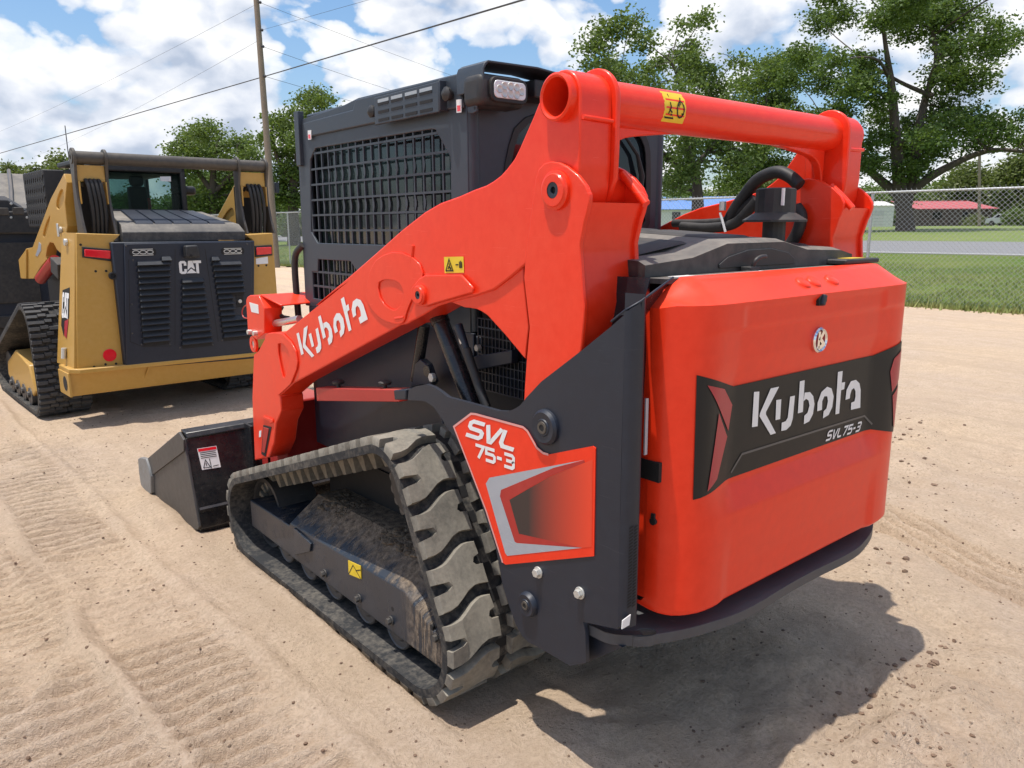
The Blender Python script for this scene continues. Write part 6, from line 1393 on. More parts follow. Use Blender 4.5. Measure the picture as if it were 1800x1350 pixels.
# ------------------------------------------------------------------ chain-link fence
fn = thing('chain_link_fence', 'long galvanised chain-link fence with round posts between the sand yard and the verge', 'fence', (13.4, 12.0, 0))
FS = 13.62
def fx_(y): return FS-0.08*(y-10)
FH = 2.235
y0, y1 = -9.0, 80.0
part('top_rail', MB().tube([(fx_(y), y, FH) for y in np.linspace(y0, y1, 40)], 0.021, 10), galv, fn, smooth=60)
post_me = None
for k_ in range(-5, 25):
    y = 6.60+3.03*k_
    if y < y0 or y > y1: continue
    o = part('fence_post', MB().cyl((0, 0, -0.4), (0, 0, FH-0.01), 0.030, n=12).lathe((0, 0, FH-0.02), (0, 0, 1), [(0.034, -0.03), (0.034, 0.0), (0.02, 0.025), (0, 0.03)], 12), galv, None, smooth=50) if post_me is None else link('fence_post', post_me)
    post_me = o.data; o.parent = fn; o.location = Vector((fx_(y)+0.035, y, 0))-Vector(fn['base'])
mb = MB(); dg = 0.095; h0_ = 0.04
def wire_seg(a, b, r_=0.0030):
    a, b = Vector(a), Vector(b); d = (b-a).normalized(); u = Vector((1, 0, 0)); w = d.cross(u).normalized(); o_ = len(mb.v)
    for p_ in (a, b):
        for c_, s_ in ((1, 0), (-0.5, 0.866), (-0.5, -0.866)): mb.v.append(tuple(p_+u*r_*c_+w*r_*s_))
    for j in range(3): mb.f.append((o_+j, o_+(j+1) % 3, o_+3+(j+1) % 3, o_+3+j))
HT = FH+0.03-h0_
n_ = int((y1-y0+HT)/dg)
for i in range(n_):
    for sg in (1, -1):
        a = y0-(HT if sg > 0 else 0)+i*dg; b = a+HT
        ya_, za_, yb_, zb_ = (a, h0_, b, FH+0.03) if sg > 0 else (a, FH+0.03, b, h0_)
        lo_, hi_ = max(a, y0), min(b, y1)
        if hi_-lo_ < 0.05: continue
        z_ = lambda y: za_+(zb_-za_)*(y-ya_)/(yb_-ya_)
        off = 0.004*sg-0.027
        wire_seg((fx_(lo_)+off, lo_, z_(lo_)), (fx_(hi_)+off, hi_, z_(hi_)))
for i in range(int((y1-y0)/dg)):
    y = y0+i*dg+0.02; wire_seg((fx_(y)-0.027, y-0.004, FH+0.02), (fx_(y)-0.027, y+0.006, FH+0.065), 0.003)
part('wire_mesh', mb, galv, fn, stuff=True, smooth=0, recalc=False)
# ------------------------------------------------------------------ poles and wires
pp = [(10.9445,6.0734)][0]; pz = [(11.1817,10.3068)][0][1]
up = thing('utility_pole', 'tall weathered wooden utility pole rising behind the yellow loader', 'utility pole', (pp[0], 30, 0))
part('pole', MB().cyl((pp[0]+0.06, 30, -0.3), (pp[0]-0.05, 30, pz), 0.145, 0.105, n=16), wood, up, smooth=60)
for dz_ in (0.15, 1.15, 1.75, 2.85):
    part('insulator', MB().lathe((pp[0]-0.02, 29.87, pz-dz_), (0.3, -1, 0), [(0.02, 0), (0.02, 0.06), (0.05, 0.07), (0.06, 0.11), (0.03, 0.15), (0, 0.15)], 10), charcoal, up)
part('pole_box', MB().box((pp[0]+0.26, 29.95, 3.2), (0.16, 0.18, 0.42)), charcoal, up, bev=0.02)
CAMP = Vector((-2.1279, -1.1426, 1.6))
def far_pt(d, r_): return CAMP+Vector(d)*r_
def wire(label, pts, r_, sag=0.3):
    P_ = []
    for a, b in zip(pts[:-1], pts[1:]):
        a, b = Vector(a), Vector(b)
        for j in range(10):
            t_ = j/10; p_ = a.lerp(b, t_); p_.z -= sag*4*t_*(1-t_); P_.append(p_)
    P_.append(Vector(pts[-1]))
    o = part('power_line', MB().tube(P_, r_, 5), wire_dark, None, smooth=60); tag(o, label, 'wire', 'wires on the utility pole'); return o
pa = lambda dz_: (pp[0], 29.8, pz-dz_)
wire('thick black cable crossing the sky from left edge past the pole to the top', [far_pt((-0.0017,0.9995,0.0324), 95), pa(2.85), far_pt((0.6310,0.7312,0.2591), 17), far_pt((0.8295,0.4474,0.3343), 9)], 0.020, 0.0)
wire('thin wire from the pole tip down to the left sky', [pa(0.15), far_pt((0.0951,0.9918,0.0852), 90)], 0.0055)
wire('thin wire from below the pole tip running down left above the yellow loader', [pa(1.45), far_pt((0.1537,0.9852,0.0764), 90)], 0.0055)
wire('thin wire from the pole tip sloping right behind the dark cab', [pa(0.15), far_pt((0.7115,0.6916,0.1244), 75)], 0.007)
wire('thin wire rising from the pole to the top edge', [pa(1.15), far_pt((0.5114,0.8174,0.2651), 22)], 0.005, 0.0)
wire('thin wire below it sloping right to the cab roof', [pa(1.75), far_pt((0.6346,0.7625,0.1256), 75)], 0.008)
wire('lowest thin wire sloping right to the cab roof', [pa(2.85), far_pt((0.6358,0.7641,0.1091), 75)], 0.008)
q = [(87.21,31.31,9.10,0.00),(87.90,30.74,1.45,0.00)]
sp_ = thing('utility_pole', 'slim distant utility pole in front of the red roofed house', 'utility pole', (q[1][0], q[1][1], 1.2))
part('pole', MB().cyl((q[1][0], q[1][1], 1.0), (q[0][0], q[0][1], q[0][2]), 0.17, 0.13, n=10), wood, sp_, smooth=60)
# ------------------------------------------------------------------ trees
def leaf_mat(name, a, b):
    m, t, p = new_mat(name); c = obj_coord(t)
    n1 = noise(t, c, 0.9, 4, 0.6); n2 = noise(t, c, 9, 1, 0.5)
    colr = mixc(t, n2, mixc(t, ramp(t, n1, [(0.35, 0.0), (0.65, 1.0)]), a, b), tuple(x*1.35 for x in b))
    t.links.new(colr, p.inputs['Base Color']); p.inputs['Roughness'].default_value = 0.5; p.inputs['Specular IOR Level'].default_value = 0.4
    tr = t.nodes.new('ShaderNodeBsdfTranslucent'); t.links.new(mixc(t, 0.5, colr, (0.16, 0.22, 0.02)), tr.inputs[0])
    mx = t.nodes.new('ShaderNodeMixShader'); mx.inputs[0].default_value = 0.38
    t.links.new(p.outputs[0], mx.inputs[1]); t.links.new(tr.outputs[0], mx.inputs[2]); t.links.new(mx.outputs[0], t.nodes['Material Output'].inputs['Surface'])
    return m
leaf_dark = leaf_mat('leaf_dark', (0.050, 0.098, 0.020), (0.095, 0.150, 0.034))
leaf_mid = leaf_mat('leaf_mid', (0.066, 0.120, 0.024), (0.120, 0.172, 0.040))
leaf_pale = leaf_mat('leaf_pale', (0.075, 0.110, 0.030), (0.130, 0.155, 0.045))
bark = paint('bark', (0.075, 0.060, 0.048), 0.9, 0.3, (0.14, 0.12, 0.10), updust=0.1)
HX, HY = -math.sin(yaw), math.cos(yaw)
def leaves_mesh(cl, size, dens, seed, spread):
    g = np.random.default_rng(seed); C_ = []; 
    for (x, y, z, r_) in cl:
        nt_ = max(8, int(dens*r_*r_/(size*size)*6.5))
        u = g.normal(size=(nt_, 3)); u /= np.linalg.norm(u, axis=1)[:, None]; u *= (g.random((nt_, 1))**0.45)*np.where(g.random((nt_, 1)) < 0.22, 1.5, 1.0)*r_*np.array([1.0, 1.0, 0.72])
        cen = np.array([x, y, z])+u
        k_ = 11
        l = cen[:, None, :]+g.normal(size=(nt_, k_, 3))*size*np.array([1.25, 1.25, 0.62]); l[..., 2] -= 0.25*np.abs(g.normal(size=(nt_, k_)))*size
        C_.append(l.reshape(-1, 3))
    P_ = np.concatenate(C_); n = len(P_)
    a = g.normal(size=(n, 3)); a[:, 2] *= 0.55; a /= np.linalg.norm(a, axis=1)[:, None]
    b = g.normal(size=(n, 3)); b -= (b*a).sum(1)[:, None]*a; b /= np.linalg.norm(b, axis=1)[:, None]
    s = size*(0.55+0.6*g.random((n, 1)))
    v = np.stack([P_-a*s*0.5, P_+b*s*0.30-a*s*0.03, P_+a*s*0.5, P_-b*s*0.30-a*s*0.03], 1).reshape(-1, 3)
    me = bpy.data.meshes.new('crown'); me.vertices.add(4*n); me.vertices.foreach_set('co', v.ravel().astype(np.float32))
    me.loops.add(4*n); me.loops.foreach_set('vertex_index', np.arange(4*n, dtype=np.int32)); me.polygons.add(n)
    me.polygons.foreach_set('loop_start', np.arange(0, 4*n, 4, dtype=np.int32)); me.update(calc_edges=True); return me, n
LEAVES = 0
def tree(name, label, limbs, cl, m, size, seed, dens=1.0, spread=1.0, group='trees beyond the road', thin=0.05):
    # limbs: lists of (x, y, z, radius), the first one starts at the ground; cl: leaf masses (x, y, z, radius)
    global LEAVES
    g = np.random.default_rng(seed); base = limbs[0][0]; gz_ = float(terrain(np.array(base[0]), np.array(base[1])))
    tr_ = thing(name, label, 'tree' if 'tree' in name else 'shrub', (base[0], base[1], gz_), group=group)
    W_ = max(c_[0]*HY-c_[1]*HX for c_ in cl)-min(c_[0]*HY-c_[1]*HX for c_ in cl)
    cl2 = []
    for (x, y, z, r_) in cl:
        d = g.normal()*W_*0.20*spread; cl2.append((x+HX*d, y+HY*d, z, r_*1.14))
    mb = MB(); nodes = []
    for li, lb in enumerate(limbs):
        d = 0 if li == 0 else g.normal()*W_*0.08*spread; k_ = len(lb)
        P_ = [Vector((x+HX*d*i/(k_-1), y+HY*d*i/(k_-1), z)) for i, (x, y, z, r_) in enumerate(lb)]; R_ = [r_ for *_, r_ in lb]
        if li == 0: P_[0].z = gz_-0.3
        cp_ = curve3(P_, 5); rr = list(np.interp(np.linspace(0, k_-1, len(cp_)), range(k_), R_))
        mb.tube(cp_, rr, 8); nodes += list(zip(cp_, rr))
    for (x, y, z, r_) in cl2:
        c_ = Vector((x, y, z)); best = min(nodes, key=lambda q_: (q_[0]-c_).length+max(0, q_[0].z-c_.z)*1.5)
        if (best[0]-c_).length < 0.4: continue
        mid = best[0].lerp(c_, 0.5)+Vector((g.normal(), g.normal(), 0.6+g.random()*0.5))*(best[0]-c_).length*0.10
        r0 = min(best[1]*0.6, 0.028*(best[0]-c_).length+thin*0.5)
        cp_ = curve3([best[0], mid, c_], 5); mb.tube(cp_, list(np.linspace(r0, 0.02, len(cp_))), 5)
        for k_ in range(5):
            e = c_+Vector((g.normal(), g.normal(), g.normal()*0.6+0.15))*r_*0.62; mb.tube([c_.lerp(mid, 0.2), c_.lerp(e, 0.5)+Vector((0, 0, 0.1*r_)), e], [r0*0.35+0.01, 0.018, 0.010], 4, caps=False)
    part('trunk', mb, bark, tr_, smooth=60, recalc=False)
    me, n = leaves_mesh(cl2, size, dens, seed+1, spread); me.materials.append(m); LEAVES += n
    o = link('crown', me, None, tr_); o.location = -Vector(tr_['base'])
    return tr_
tree('pecan_tree', 'tallest spreading tree with a forked dark trunk, cut by the top edge',
     [[(59.43,25.76,0.92,0.80),(59.25,25.91,2.41,0.62),(58.86,26.23,4.10,0.53),(58.38,26.64,7.62,0.40),(57.88,27.04,11.25,0.31),(57.37,27.47,14.01,0.18),(56.86,27.90,16.72,0.09)], [(59.22,25.93,2.84,0.53),(59.72,25.53,5.96,0.40),(59.87,25.40,8.22,0.36),(60.25,25.08,10.83,0.27),(60.83,24.60,13.60,0.22),(60.54,24.84,15.93,0.13)], [(59.11,26.03,3.47,0.40),(57.66,27.23,5.15,0.31),(56.36,28.30,6.81,0.18),(55.23,29.24,8.05,0.09)], [(59.23,25.93,3.68,0.40),(60.69,24.72,5.34,0.31),(63.20,22.64,6.84,0.18),(65.68,20.58,6.66,0.09)], [(60.25,25.08,10.83,0.18),(58.54,26.50,12.04,0.13),(56.81,27.93,13.63,0.09)]],
     [(52.71,31.33,14.00,1.11),(53.50,30.68,12.92,1.01),(52.51,31.49,12.21,0.91),(54.58,29.78,14.52,1.21),(54.75,29.64,16.46,1.01),(53.26,30.87,17.16,0.91),(55.97,28.63,15.57,1.01),(56.91,27.85,16.62,1.31),(58.06,26.90,16.78,1.42),(59.38,25.80,16.42,1.42),(60.80,24.62,16.76,1.52),(62.25,23.42,16.75,1.31),(63.34,22.52,17.44,1.21),(57.93,27.01,18.52,1.62),(60.08,25.22,18.50,1.62),(61.79,23.80,18.66,1.62),(55.81,28.77,18.01,1.21),(62.07,23.57,15.53,1.01),(61.59,23.97,14.29,1.31),(63.09,22.73,13.93,1.21),(64.21,21.80,14.45,1.01),(64.74,21.36,14.98,0.81),(60.04,25.26,13.68,0.91),(60.91,24.53,11.97,1.42),(62.38,23.31,11.96,1.21),(61.94,23.68,10.33,1.42),(62.92,22.87,9.23,1.25),(61.12,24.36,9.42,1.21),(60.32,25.02,8.32,1.42),(59.51,25.69,7.21,1.21),(61.31,24.21,7.20,1.25),(62.74,23.02,7.93,1.11),(64.42,21.62,9.03,1.11),(65.13,21.03,9.39,0.81),(63.95,22.01,7.74,0.91),(65.46,20.76,7.54,0.85),(54.43,29.91,12.20,1.11),(55.37,29.13,11.29,1.25),(56.47,28.21,12.36,1.01),(56.61,28.10,10.37,1.01),(55.15,29.31,10.02,1.01),(57.60,27.27,6.67,1.11),(56.60,28.10,5.92,1.01),(58.27,26.72,9.81,0.97),(54.50,29.85,10.93,0.85),(55.69,28.86,13.09,1.01),(58.30,26.70,7.41,1.01),(57.50,27.36,8.16,0.81),(59.76,25.49,5.90,1.01),(58.89,26.21,5.53,1.01),(56.51,28.19,7.42,0.81)], leaf_dark, 0.29, 21, 0.85)
tree('pecan_tree', 'broad tree just behind the orange cross tube, its top split into two leafy heads',
     [[(37.31,28.52,2.68,0.49),(37.21,28.59,3.60,0.32),(36.92,28.83,5.12,0.24),(36.65,29.06,6.32,0.18),(36.47,29.21,8.09,0.13),(36.19,29.44,9.84,0.10),(35.80,29.76,10.99,0.06)], [(37.04,28.73,5.11,0.19),(37.84,28.07,6.31,0.13),(38.39,27.61,7.49,0.08),(37.97,27.97,9.39,0.05)], [(36.93,28.82,4.81,0.16),(35.95,29.64,5.42,0.13),(34.59,30.77,7.52,0.08),(33.48,31.69,9.86,0.05)]],
     [(32.05,32.87,11.45,0.78),(32.74,32.30,12.29,0.73),(33.55,31.63,12.43,0.78),(34.37,30.95,11.93,0.73),(33.34,31.80,11.15,0.97),(32.18,32.77,10.30,0.73),(34.18,31.11,10.29,0.84),(34.98,30.44,11.00,0.65),(33.00,32.08,10.01,0.81),(36.90,28.85,13.04,0.58),(36.49,29.19,13.32,0.42),(37.15,28.64,12.55,0.49),(35.89,29.69,11.85,0.73),(36.71,29.01,11.70,0.84),(37.67,28.21,11.12,0.73),(37.23,28.58,10.27,0.78),(36.28,29.36,10.56,0.73),(38.05,27.90,10.40,0.52),(36.31,29.34,9.48,0.65),(37.61,28.26,9.40,0.73),(35.01,30.42,9.85,0.65),(36.17,29.46,6.39,0.81),(37.12,28.67,6.31,0.89),(38.08,27.87,6.31,0.84),(39.06,27.06,5.70,0.78),(36.44,29.23,5.12,0.89),(37.41,28.43,4.81,0.89),(35.83,29.74,5.72,0.68),(35.87,29.71,4.22,0.81),(38.37,27.64,5.10,0.78),(38.91,27.19,6.60,0.68),(39.76,26.48,6.29,0.74),(37.57,28.29,7.20,0.78),(36.48,29.20,3.91,0.58),(35.40,30.10,8.39,0.81),(34.21,31.08,8.69,0.81),(34.72,30.66,6.92,0.81),(38.24,27.74,8.37,0.73)], leaf_mid, 0.26, 22, 0.75)
tree('pecan_tree', 'round leafy tree between the two tall ones, seen over and under the cross tube',
     [[(61.11,39.96,3.42,0.49),(61.11,39.96,5.48,0.36),(61.06,40.00,8.64,0.24),(61.27,39.82,11.74,0.17),(61.50,39.63,14.35,0.07)], [(61.08,39.98,7.29,0.22),(62.45,38.85,9.52,0.15),(63.61,37.89,11.28,0.10)], [(61.10,39.96,6.84,0.22),(59.58,41.22,9.54,0.15),(59.32,41.44,11.75,0.07)]],
     [(59.75,41.09,14.15,1.02),(61.10,39.96,15.43,1.12),(61.96,39.25,15.85,0.82),(60.82,40.20,13.92,1.33),(62.22,39.04,14.13,1.21),(59.44,41.34,12.95,1.16),(58.05,42.49,12.31,1.12),(60.54,40.43,12.18,1.33),(62.30,38.97,12.50,1.33),(63.60,37.89,11.39,1.26),(64.87,36.84,10.94,1.16),(61.66,39.50,11.07,1.21),(59.15,41.58,11.42,1.09),(62.98,38.40,13.04,1.02),(60.37,40.57,7.97,1.21),(61.48,39.65,7.29,1.21),(60.09,40.80,5.94,1.21),(58.85,41.83,5.49,1.12),(62.40,38.89,6.83,1.02),(64.95,36.77,9.50,1.12),(63.70,37.81,9.51,1.21),(62.85,38.51,8.62,1.02),(59.51,41.28,6.85,0.97)], leaf_mid, 0.32, 23, 0.75)
tree('pecan_tree', 'airy tree directly behind the wooden pole and the left edge of the dark cab',
     [[(21.64,51.90,1.62,0.54),(21.73,51.82,3.59,0.33),(21.98,51.61,5.53,0.25),(22.40,51.27,7.83,0.17),(22.94,50.82,9.71,0.08)], [(21.86,51.72,4.56,0.21),(21.10,52.35,6.31,0.14),(20.89,52.52,8.22,0.08)]],
     [(22.52,51.16,10.55,0.66),(23.28,50.54,10.55,0.62),(23.85,50.06,9.89,0.66),(22.17,51.46,9.43,0.70),(23.06,50.72,8.96,0.95),(21.51,52.00,8.40,0.91),(20.93,52.48,8.97,0.58),(22.38,51.28,7.45,0.95),(21.42,52.08,6.59,0.95),(20.70,52.68,7.46,0.66),(21.67,51.87,5.53,0.95),(21.02,52.41,4.76,0.95),(22.27,51.37,5.14,0.99),(20.11,53.16,5.16,0.83),(22.63,51.07,6.30,0.87),(21.28,52.20,3.79,0.95),(20.35,52.97,3.79,0.87),(22.20,51.43,3.59,0.95),(23.32,50.50,8.01,0.83),(23.55,50.31,6.29,0.91)], leaf_mid, 0.26, 24, 0.9)
tree('pecan_tree', 'wide bushy tree behind the right end of the yellow loader',
     [[(20.73,65.64,1.66,0.59),(20.91,65.49,3.98,0.39),(21.03,65.39,6.27,0.24),(21.44,65.05,8.53,0.10)], [(20.94,65.46,4.44,0.24),(19.79,66.42,6.74,0.17),(19.37,66.77,8.55,0.07)], [(20.94,65.46,4.44,0.24),(22.49,64.18,6.49,0.17),(22.69,64.02,8.30,0.07)]],
     [(19.39,66.75,8.77,0.88),(18.71,67.31,8.10,0.73),(20.21,66.07,7.64,1.12),(21.57,64.95,9.09,1.07),(21.27,65.20,7.18,1.22),(22.61,64.08,8.52,0.98),(22.50,64.17,6.72,1.07),(19.39,66.75,6.28,1.03),(20.42,65.89,5.36,1.22),(21.86,64.70,5.12,1.22),(23.45,63.38,7.50,0.88),(23.33,63.48,5.34,1.17),(18.40,67.57,7.54,0.54),(19.95,66.29,3.76,1.22),(21.76,64.78,3.51,1.22),(18.89,67.17,4.23,0.93),(20.99,65.42,8.53,0.98),(23.62,63.24,3.96,1.12),(23.03,63.73,6.49,0.98)], leaf_mid, 0.31, 25, 1.0)
tree('distant_tree', 'small distant tree showing over the black loader at the left edge', [[(15.07,133.98,1.87,0.43),(15.58,133.56,6.72,0.34),(15.87,133.31,9.51,0.17)]], [(15.71,133.45,10.38,0.77),(16.55,132.76,9.90,0.77),(15.01,134.03,9.75,0.77),(15.98,133.23,9.27,1.02),(15.15,133.91,8.64,1.02),(16.54,132.76,8.63,1.02),(15.67,133.49,7.52,1.02)], leaf_pale, 0.55, 26, 1.0)
tree('distant_tree', 'distant tree peeking up left of the dark cross bar ends', [[(19.18,126.68,1.83,0.41),(19.64,126.30,6.55,0.33),(19.93,126.05,9.66,0.17)]], [(19.90,126.08,11.20,0.83),(20.54,125.54,10.88,0.83),(19.33,126.55,10.43,0.75),(17.79,127.83,9.75,0.75),(18.43,127.30,9.98,0.75),(20.91,125.24,11.50,0.58),(20.00,126.00,9.66,0.99),(18.71,127.07,9.05,0.99),(17.67,127.92,8.59,0.83),(20.54,125.55,8.88,0.99),(19.32,126.56,7.72,1.16),(21.47,124.78,9.64,1.16)], leaf_pale, 0.55, 27, 1.0)
tree('distant_tree', 'pale bushy tree right of the slim distant pole, above the red roof', [[(126.13,45.81,1.05,0.61),(125.64,46.21,5.22,0.44),(125.35,46.45,8.51,0.26)]], [(124.13,47.46,7.54,1.75),(125.42,46.39,9.16,1.75),(123.21,48.23,6.06,1.75),(126.78,45.26,7.02,1.92),(128.10,44.17,8.33,1.57),(125.53,46.30,6.46,1.75),(124.98,46.76,5.22,1.57),(127.89,44.35,5.62,1.75),(122.70,48.65,5.08,1.40)], leaf_pale, 0.6, 28, 1.2)
tree('distant_tree', 'pale tree at the right edge above the parked car', [[(124.80,39.11,1.04,0.58),(124.42,39.43,5.00,0.41),(124.04,39.74,8.89,0.25)]], [(123.27,40.38,8.59,1.66),(124.35,39.48,10.13,1.66),(124.73,39.17,7.49,1.82),(122.84,40.74,6.57,1.49),(125.65,38.41,5.77,1.82),(124.07,39.72,5.39,1.66),(125.71,38.36,8.88,1.66),(123.22,40.42,4.53,1.33),(125.47,38.56,3.81,1.49)], leaf_pale, 0.6, 29, 1.2)
tree('distant_tree', 'hazy green tree far behind, seen under the cross tube beside the black hose', [[(110.91,67.52,1.19,0.65),(110.69,67.70,5.60,0.46),(110.51,67.85,9.08,0.28)]], [(108.77,69.29,9.61,1.29),(110.43,67.91,10.64,1.29),(112.08,66.55,9.42,1.39),(109.67,68.55,8.05,1.39),(111.61,66.93,7.77,1.48),(108.18,69.78,7.36,1.29),(113.04,65.75,6.89,1.39),(107.43,70.40,8.59,0.92),(105.45,72.05,6.69,1.11),(103.38,73.76,6.35,1.11)], leaf_pale, 0.6, 30, 1.2)
for i, (d, px_cl) in enumerate(((80, [(31.09,75.24,2.08,0.53),(31.73,74.70,2.53,0.65),(32.53,74.04,2.41,0.65),(33.22,73.47,2.07,0.59)]), (105, [(105.86,45.72,3.24,1.09),(107.34,44.50,3.01,0.93),(104.43,46.91,2.81,0.93)]), (96, [(102.66,36.69,2.24,0.50),(102.36,36.93,1.97,0.43),(103.06,36.36,1.97,0.43)]), (90, [(99.97,31.12,2.68,0.80),(99.42,31.58,2.18,0.60),(100.60,30.60,2.42,0.80)]), (100, [(77.31,62.89,4.88,0.74),(78.70,61.74,4.73,0.67),(76.50,63.57,4.33,0.67)]))):
    b = px_cl[0]; gz_ = float(terrain(np.array(b[0]), np.array(b[1])))
    tree('shrub', ('dark shrubs behind the fence, right of the yellow loader', 'dark shrub under the tallest tree, left of the red roof', 'rounded bright green shrub in front of the red roofed house', 'shrub at the right edge beside the parked car', 'low shrub in front of the blue roof')[i],
         [[(b[0], b[1], gz_, 0.10), (b[0], b[1], gz_+0.7, 0.07), (b[0], b[1], max(gz_+1.0, b[2]), 0.03)]], px_cl + [(x, y, gz_+0.35*(z-gz_), r_) for x, y, z, r_ in px_cl], (leaf_dark, leaf_dark, leaf_pale, leaf_mid, leaf_mid)[i], 0.32, 40+i, 1.1, 0.4, 'shrubs beyond the road')
# a low belt of distant trees closes the horizon
rngt = np.random.default_rng(77); protos = []
for i in range(26):
    pxx = -250+i*92+rngt.uniform(-25, 25)
    ang = math.atan2(-(pxx-900), 1352)+yaw; D_ = 150+rngt.uniform(-15, 35)
    bx_, by_ = CAMP.x-math.sin(ang)*D_/math.cos(ang-yaw), CAMP.y+math.cos(ang)*D_/math.cos(ang-yaw)
    hgt = rngt.uniform(6.5, 10.0)
    gz_ = float(terrain(np.array(bx_), np.array(by_)))
    if i < 3:
        cl = [(bx_+rngt.normal()*2.4, by_+rngt.normal()*2.4, gz_+hgt*rngt.uniform(0.18, 0.88), rngt.uniform(1.3, 2.2)) for _ in range(16)]
        o = tree('distant_tree', 'tree in the low far belt along the horizon', [[(bx_, by_, gz_, 0.25), (bx_, by_, gz_+hgt*0.4, 0.18), (bx_, by_, gz_+hgt*0.8, 0.05)]], cl, leaf_dark if i % 2 else leaf_mid, 0.7, 300+i, 1.2, 0.6, 'far belt of trees')
        protos.append(o)
    else:
        s_ = protos[i % 3]; o = s_.copy(); COL.objects.link(o); o.location = (bx_, by_, gz_); o.rotation_euler = (0, 0, rngt.uniform(0, 6.28)); o.scale = [rngt.uniform(0.85, 1.2)]*3
        for ch_ in s_.children:
            k_ = ch_.copy(); COL.objects.link(k_); k_.parent = o
# ------------------------------------------------------------------ buildings and car beyond the road
blue = paint('blue_roofing', (0.10, 0.24, 0.55), 0.5, 0.1, updust=0.1); redr = paint('red_roofing', (0.42, 0.075, 0.085), 0.55, 0.15, (0.5, 0.25, 0.2), updust=0.2)
wht = paint('white_siding', (0.74, 0.74, 0.72), 0.6, 0.1); dkw = paint('dark_siding', (0.05, 0.035, 0.03), 0.7, 0.2)
def building(name, label, cat, pl, pr, zt_front, zt_back, depth, wallm, roofm, ribs, ov=0.3):
    # pl, pr: front ground corners; roof is a single slope from the front eave up to the back
    a, b = Vector(pl[:2]+(0,)), Vector(pr[:2]+(0,)); gz_ = float(terrain(np.array((a.x+b.x)/2), np.array((a.y+b.y)/2)))
    u = (b-a); w_ = u.length; ang = math.atan2(u.y, u.x)
    t_ = thing(name, label, cat, (0, 0, 0), ang, (a.x, a.y, gz_))
    part('wall', MB().bx(0, w_, 0, 0.12, -0.3, zt_front-gz_).bx(0, w_, depth-0.12, depth, -0.3, zt_back-gz_).bx(0, 0.12, 0.12, depth-0.12, -0.3, zt_front-gz_).bx(w_-0.12, w_, 0.12, depth-0.12, -0.3, zt_front-gz_), wallm, t_)
    sl = (zt_back-zt_front)/depth
    for i in range(ribs):
        x0, x1 = -ov+(w_+2*ov)*i/ribs, -ov+(w_+2*ov)*(i+1)/ribs
        mb = MB(); vs = []
        for y in (-ov, depth+ov):
            z = zt_front-gz_+sl*y; vs += [(x0, y, z), (x0+0.06, y, z+0.05), (x0+0.12, y, z), (x1-0.01, y, z), (x1-0.01, y, z-0.06), (x0, y, z-0.06)]
        mb.add(vs, [(j, (j+1) % 6, 6+(j+1) % 6, 6+j) for j in range(6)]+[tuple(range(6)), tuple(range(11, 5, -1))])
        part('roof_panel', mb, roofm, t_, smooth=0)
    return t_, w_, gz_
q = [(71.30,61.38,1.92,0.00),(82.16,52.38,1.84,0.00),(71.26,61.42,3.60,0.00),(71.23,61.45,5.13,0.00)]
bb_, w_, g_ = building('farm_building', 'long low building with a bright blue metal roof beyond the fence', 'building', q[0][:2], q[1][:2], q[2][2], q[3][2], 6.0, wht, blue, 16)
for k_ in range(3): part('window', MB().bx(w_*(0.2+0.25*k_), w_*(0.2+0.25*k_)+1.0, -0.03, 0.02, 0.9, 1.9), dark_glass, bb_)
q = [(84.66,41.21,1.38,0.00),(86.97,39.30,1.37,0.00),(84.51,41.34,3.68,0.00),(84.48,41.37,4.18,0.00)]
bb_, w_, g_ = building('shed', 'small white shed left of the tallest trunk', 'shed', q[0][:2], q[1][:2], q[2][2], q[3][2], 2.6, wht, wht, 4, 0.1)
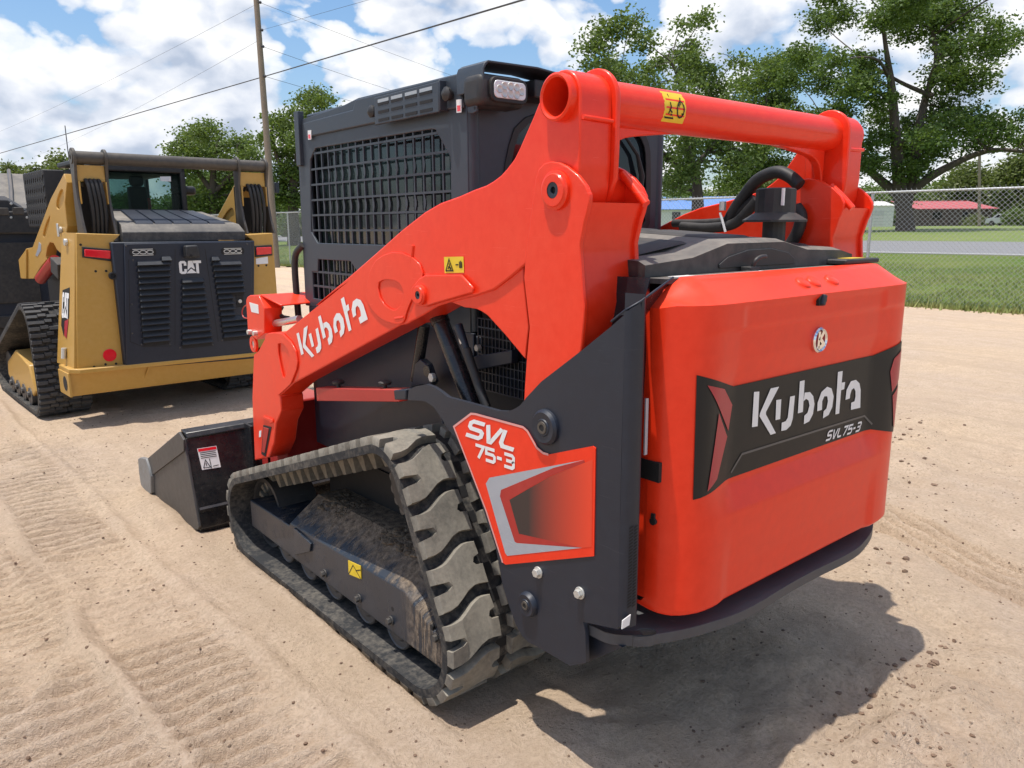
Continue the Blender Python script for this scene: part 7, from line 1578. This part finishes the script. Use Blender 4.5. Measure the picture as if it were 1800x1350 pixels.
part('door', MB().bx(w_*0.3, w_*0.3+0.02, -0.02, 0.0, 0.05, 1.8).bx(w_*0.62, w_*0.62+0.02, -0.02, 0.0, 0.05, 1.8).bx(w_*0.3, w_*0.62, -0.015, 0.0, 0.05, 1.78), paint('shed_door', (0.6, 0.6, 0.6), 0.6, 0.1), bb_)
for k_ in range(5): part('siding_board', MB().bx(0.0, w_, -0.025, 0.0, 0.3+0.34*k_, 0.32+0.34*k_), galv, bb_)
q = [(101.52,42.83,1.39,0.00),(108.78,36.81,1.33,0.00),(101.35,42.97,3.58,0.00),(101.28,43.03,4.56,0.00)]
bb_, w_, g_ = building('house', 'low dark house with a faded red metal roof behind the slim pole', 'house', q[0][:2], q[1][:2], q[2][2], q[3][2], 6.0, dkw, redr, 9, 0.5)
for k_ in range(4): part('porch_post', MB().bx(w_*(0.05+0.3*k_), w_*(0.05+0.3*k_)+0.12, -0.5, -0.38, -0.2, q[2][2]-g_-0.1), dkw, bb_)
for k_ in range(2): part('window', MB().bx(w_*(0.2+0.4*k_), w_*(0.2+0.4*k_)+1.1, -0.03, 0.02, 0.9, 1.8), dark_glass, bb_)
q = [(101.33,32.59,1.54,0.00)][0]; gz_ = float(terrain(np.array(q[0]), np.array(q[1])))
car = thing('parked_car', 'small grey parked car half hidden by shrubs at the right edge', 'car', (0, 0, 0), yaw+0.5, (q[0], q[1], gz_))
part('body', MB().plate('x', -0.85, 0.85, [(-2.1, 0.3), (-2.1, 0.75), (-1.9, 0.9), (-1.2, 0.95), (-0.7, 1.38), (0.7, 1.42), (1.3, 0.98), (2.0, 0.88), (2.1, 0.6), (2.1, 0.3)]), galv, car, bev=0.06)
part('windscreen', MB().plate('x', -0.7, 0.7, [(-1.15, 0.98), (-0.72, 1.34), (-0.75, 1.36), (-1.2, 0.99)]), dark_glass, car)
for sx_ in (-1, 1):
    part('side_window', MB().plate('x', sx_*0.86-0.005, sx_*0.86+0.005, [(-1.0, 0.98), (-0.62, 1.3), (0.62, 1.32), (1.05, 0.98)]), dark_glass, car)
    for y in (-1.3, 1.3):
        wh_ = part('wheel', MB().cyl((sx_*0.70, y, 0.32), (sx_*0.88, y, 0.32), 0.32, n=20), hose_black, car, bev=0.03)

print('LEAVES', LEAVES)
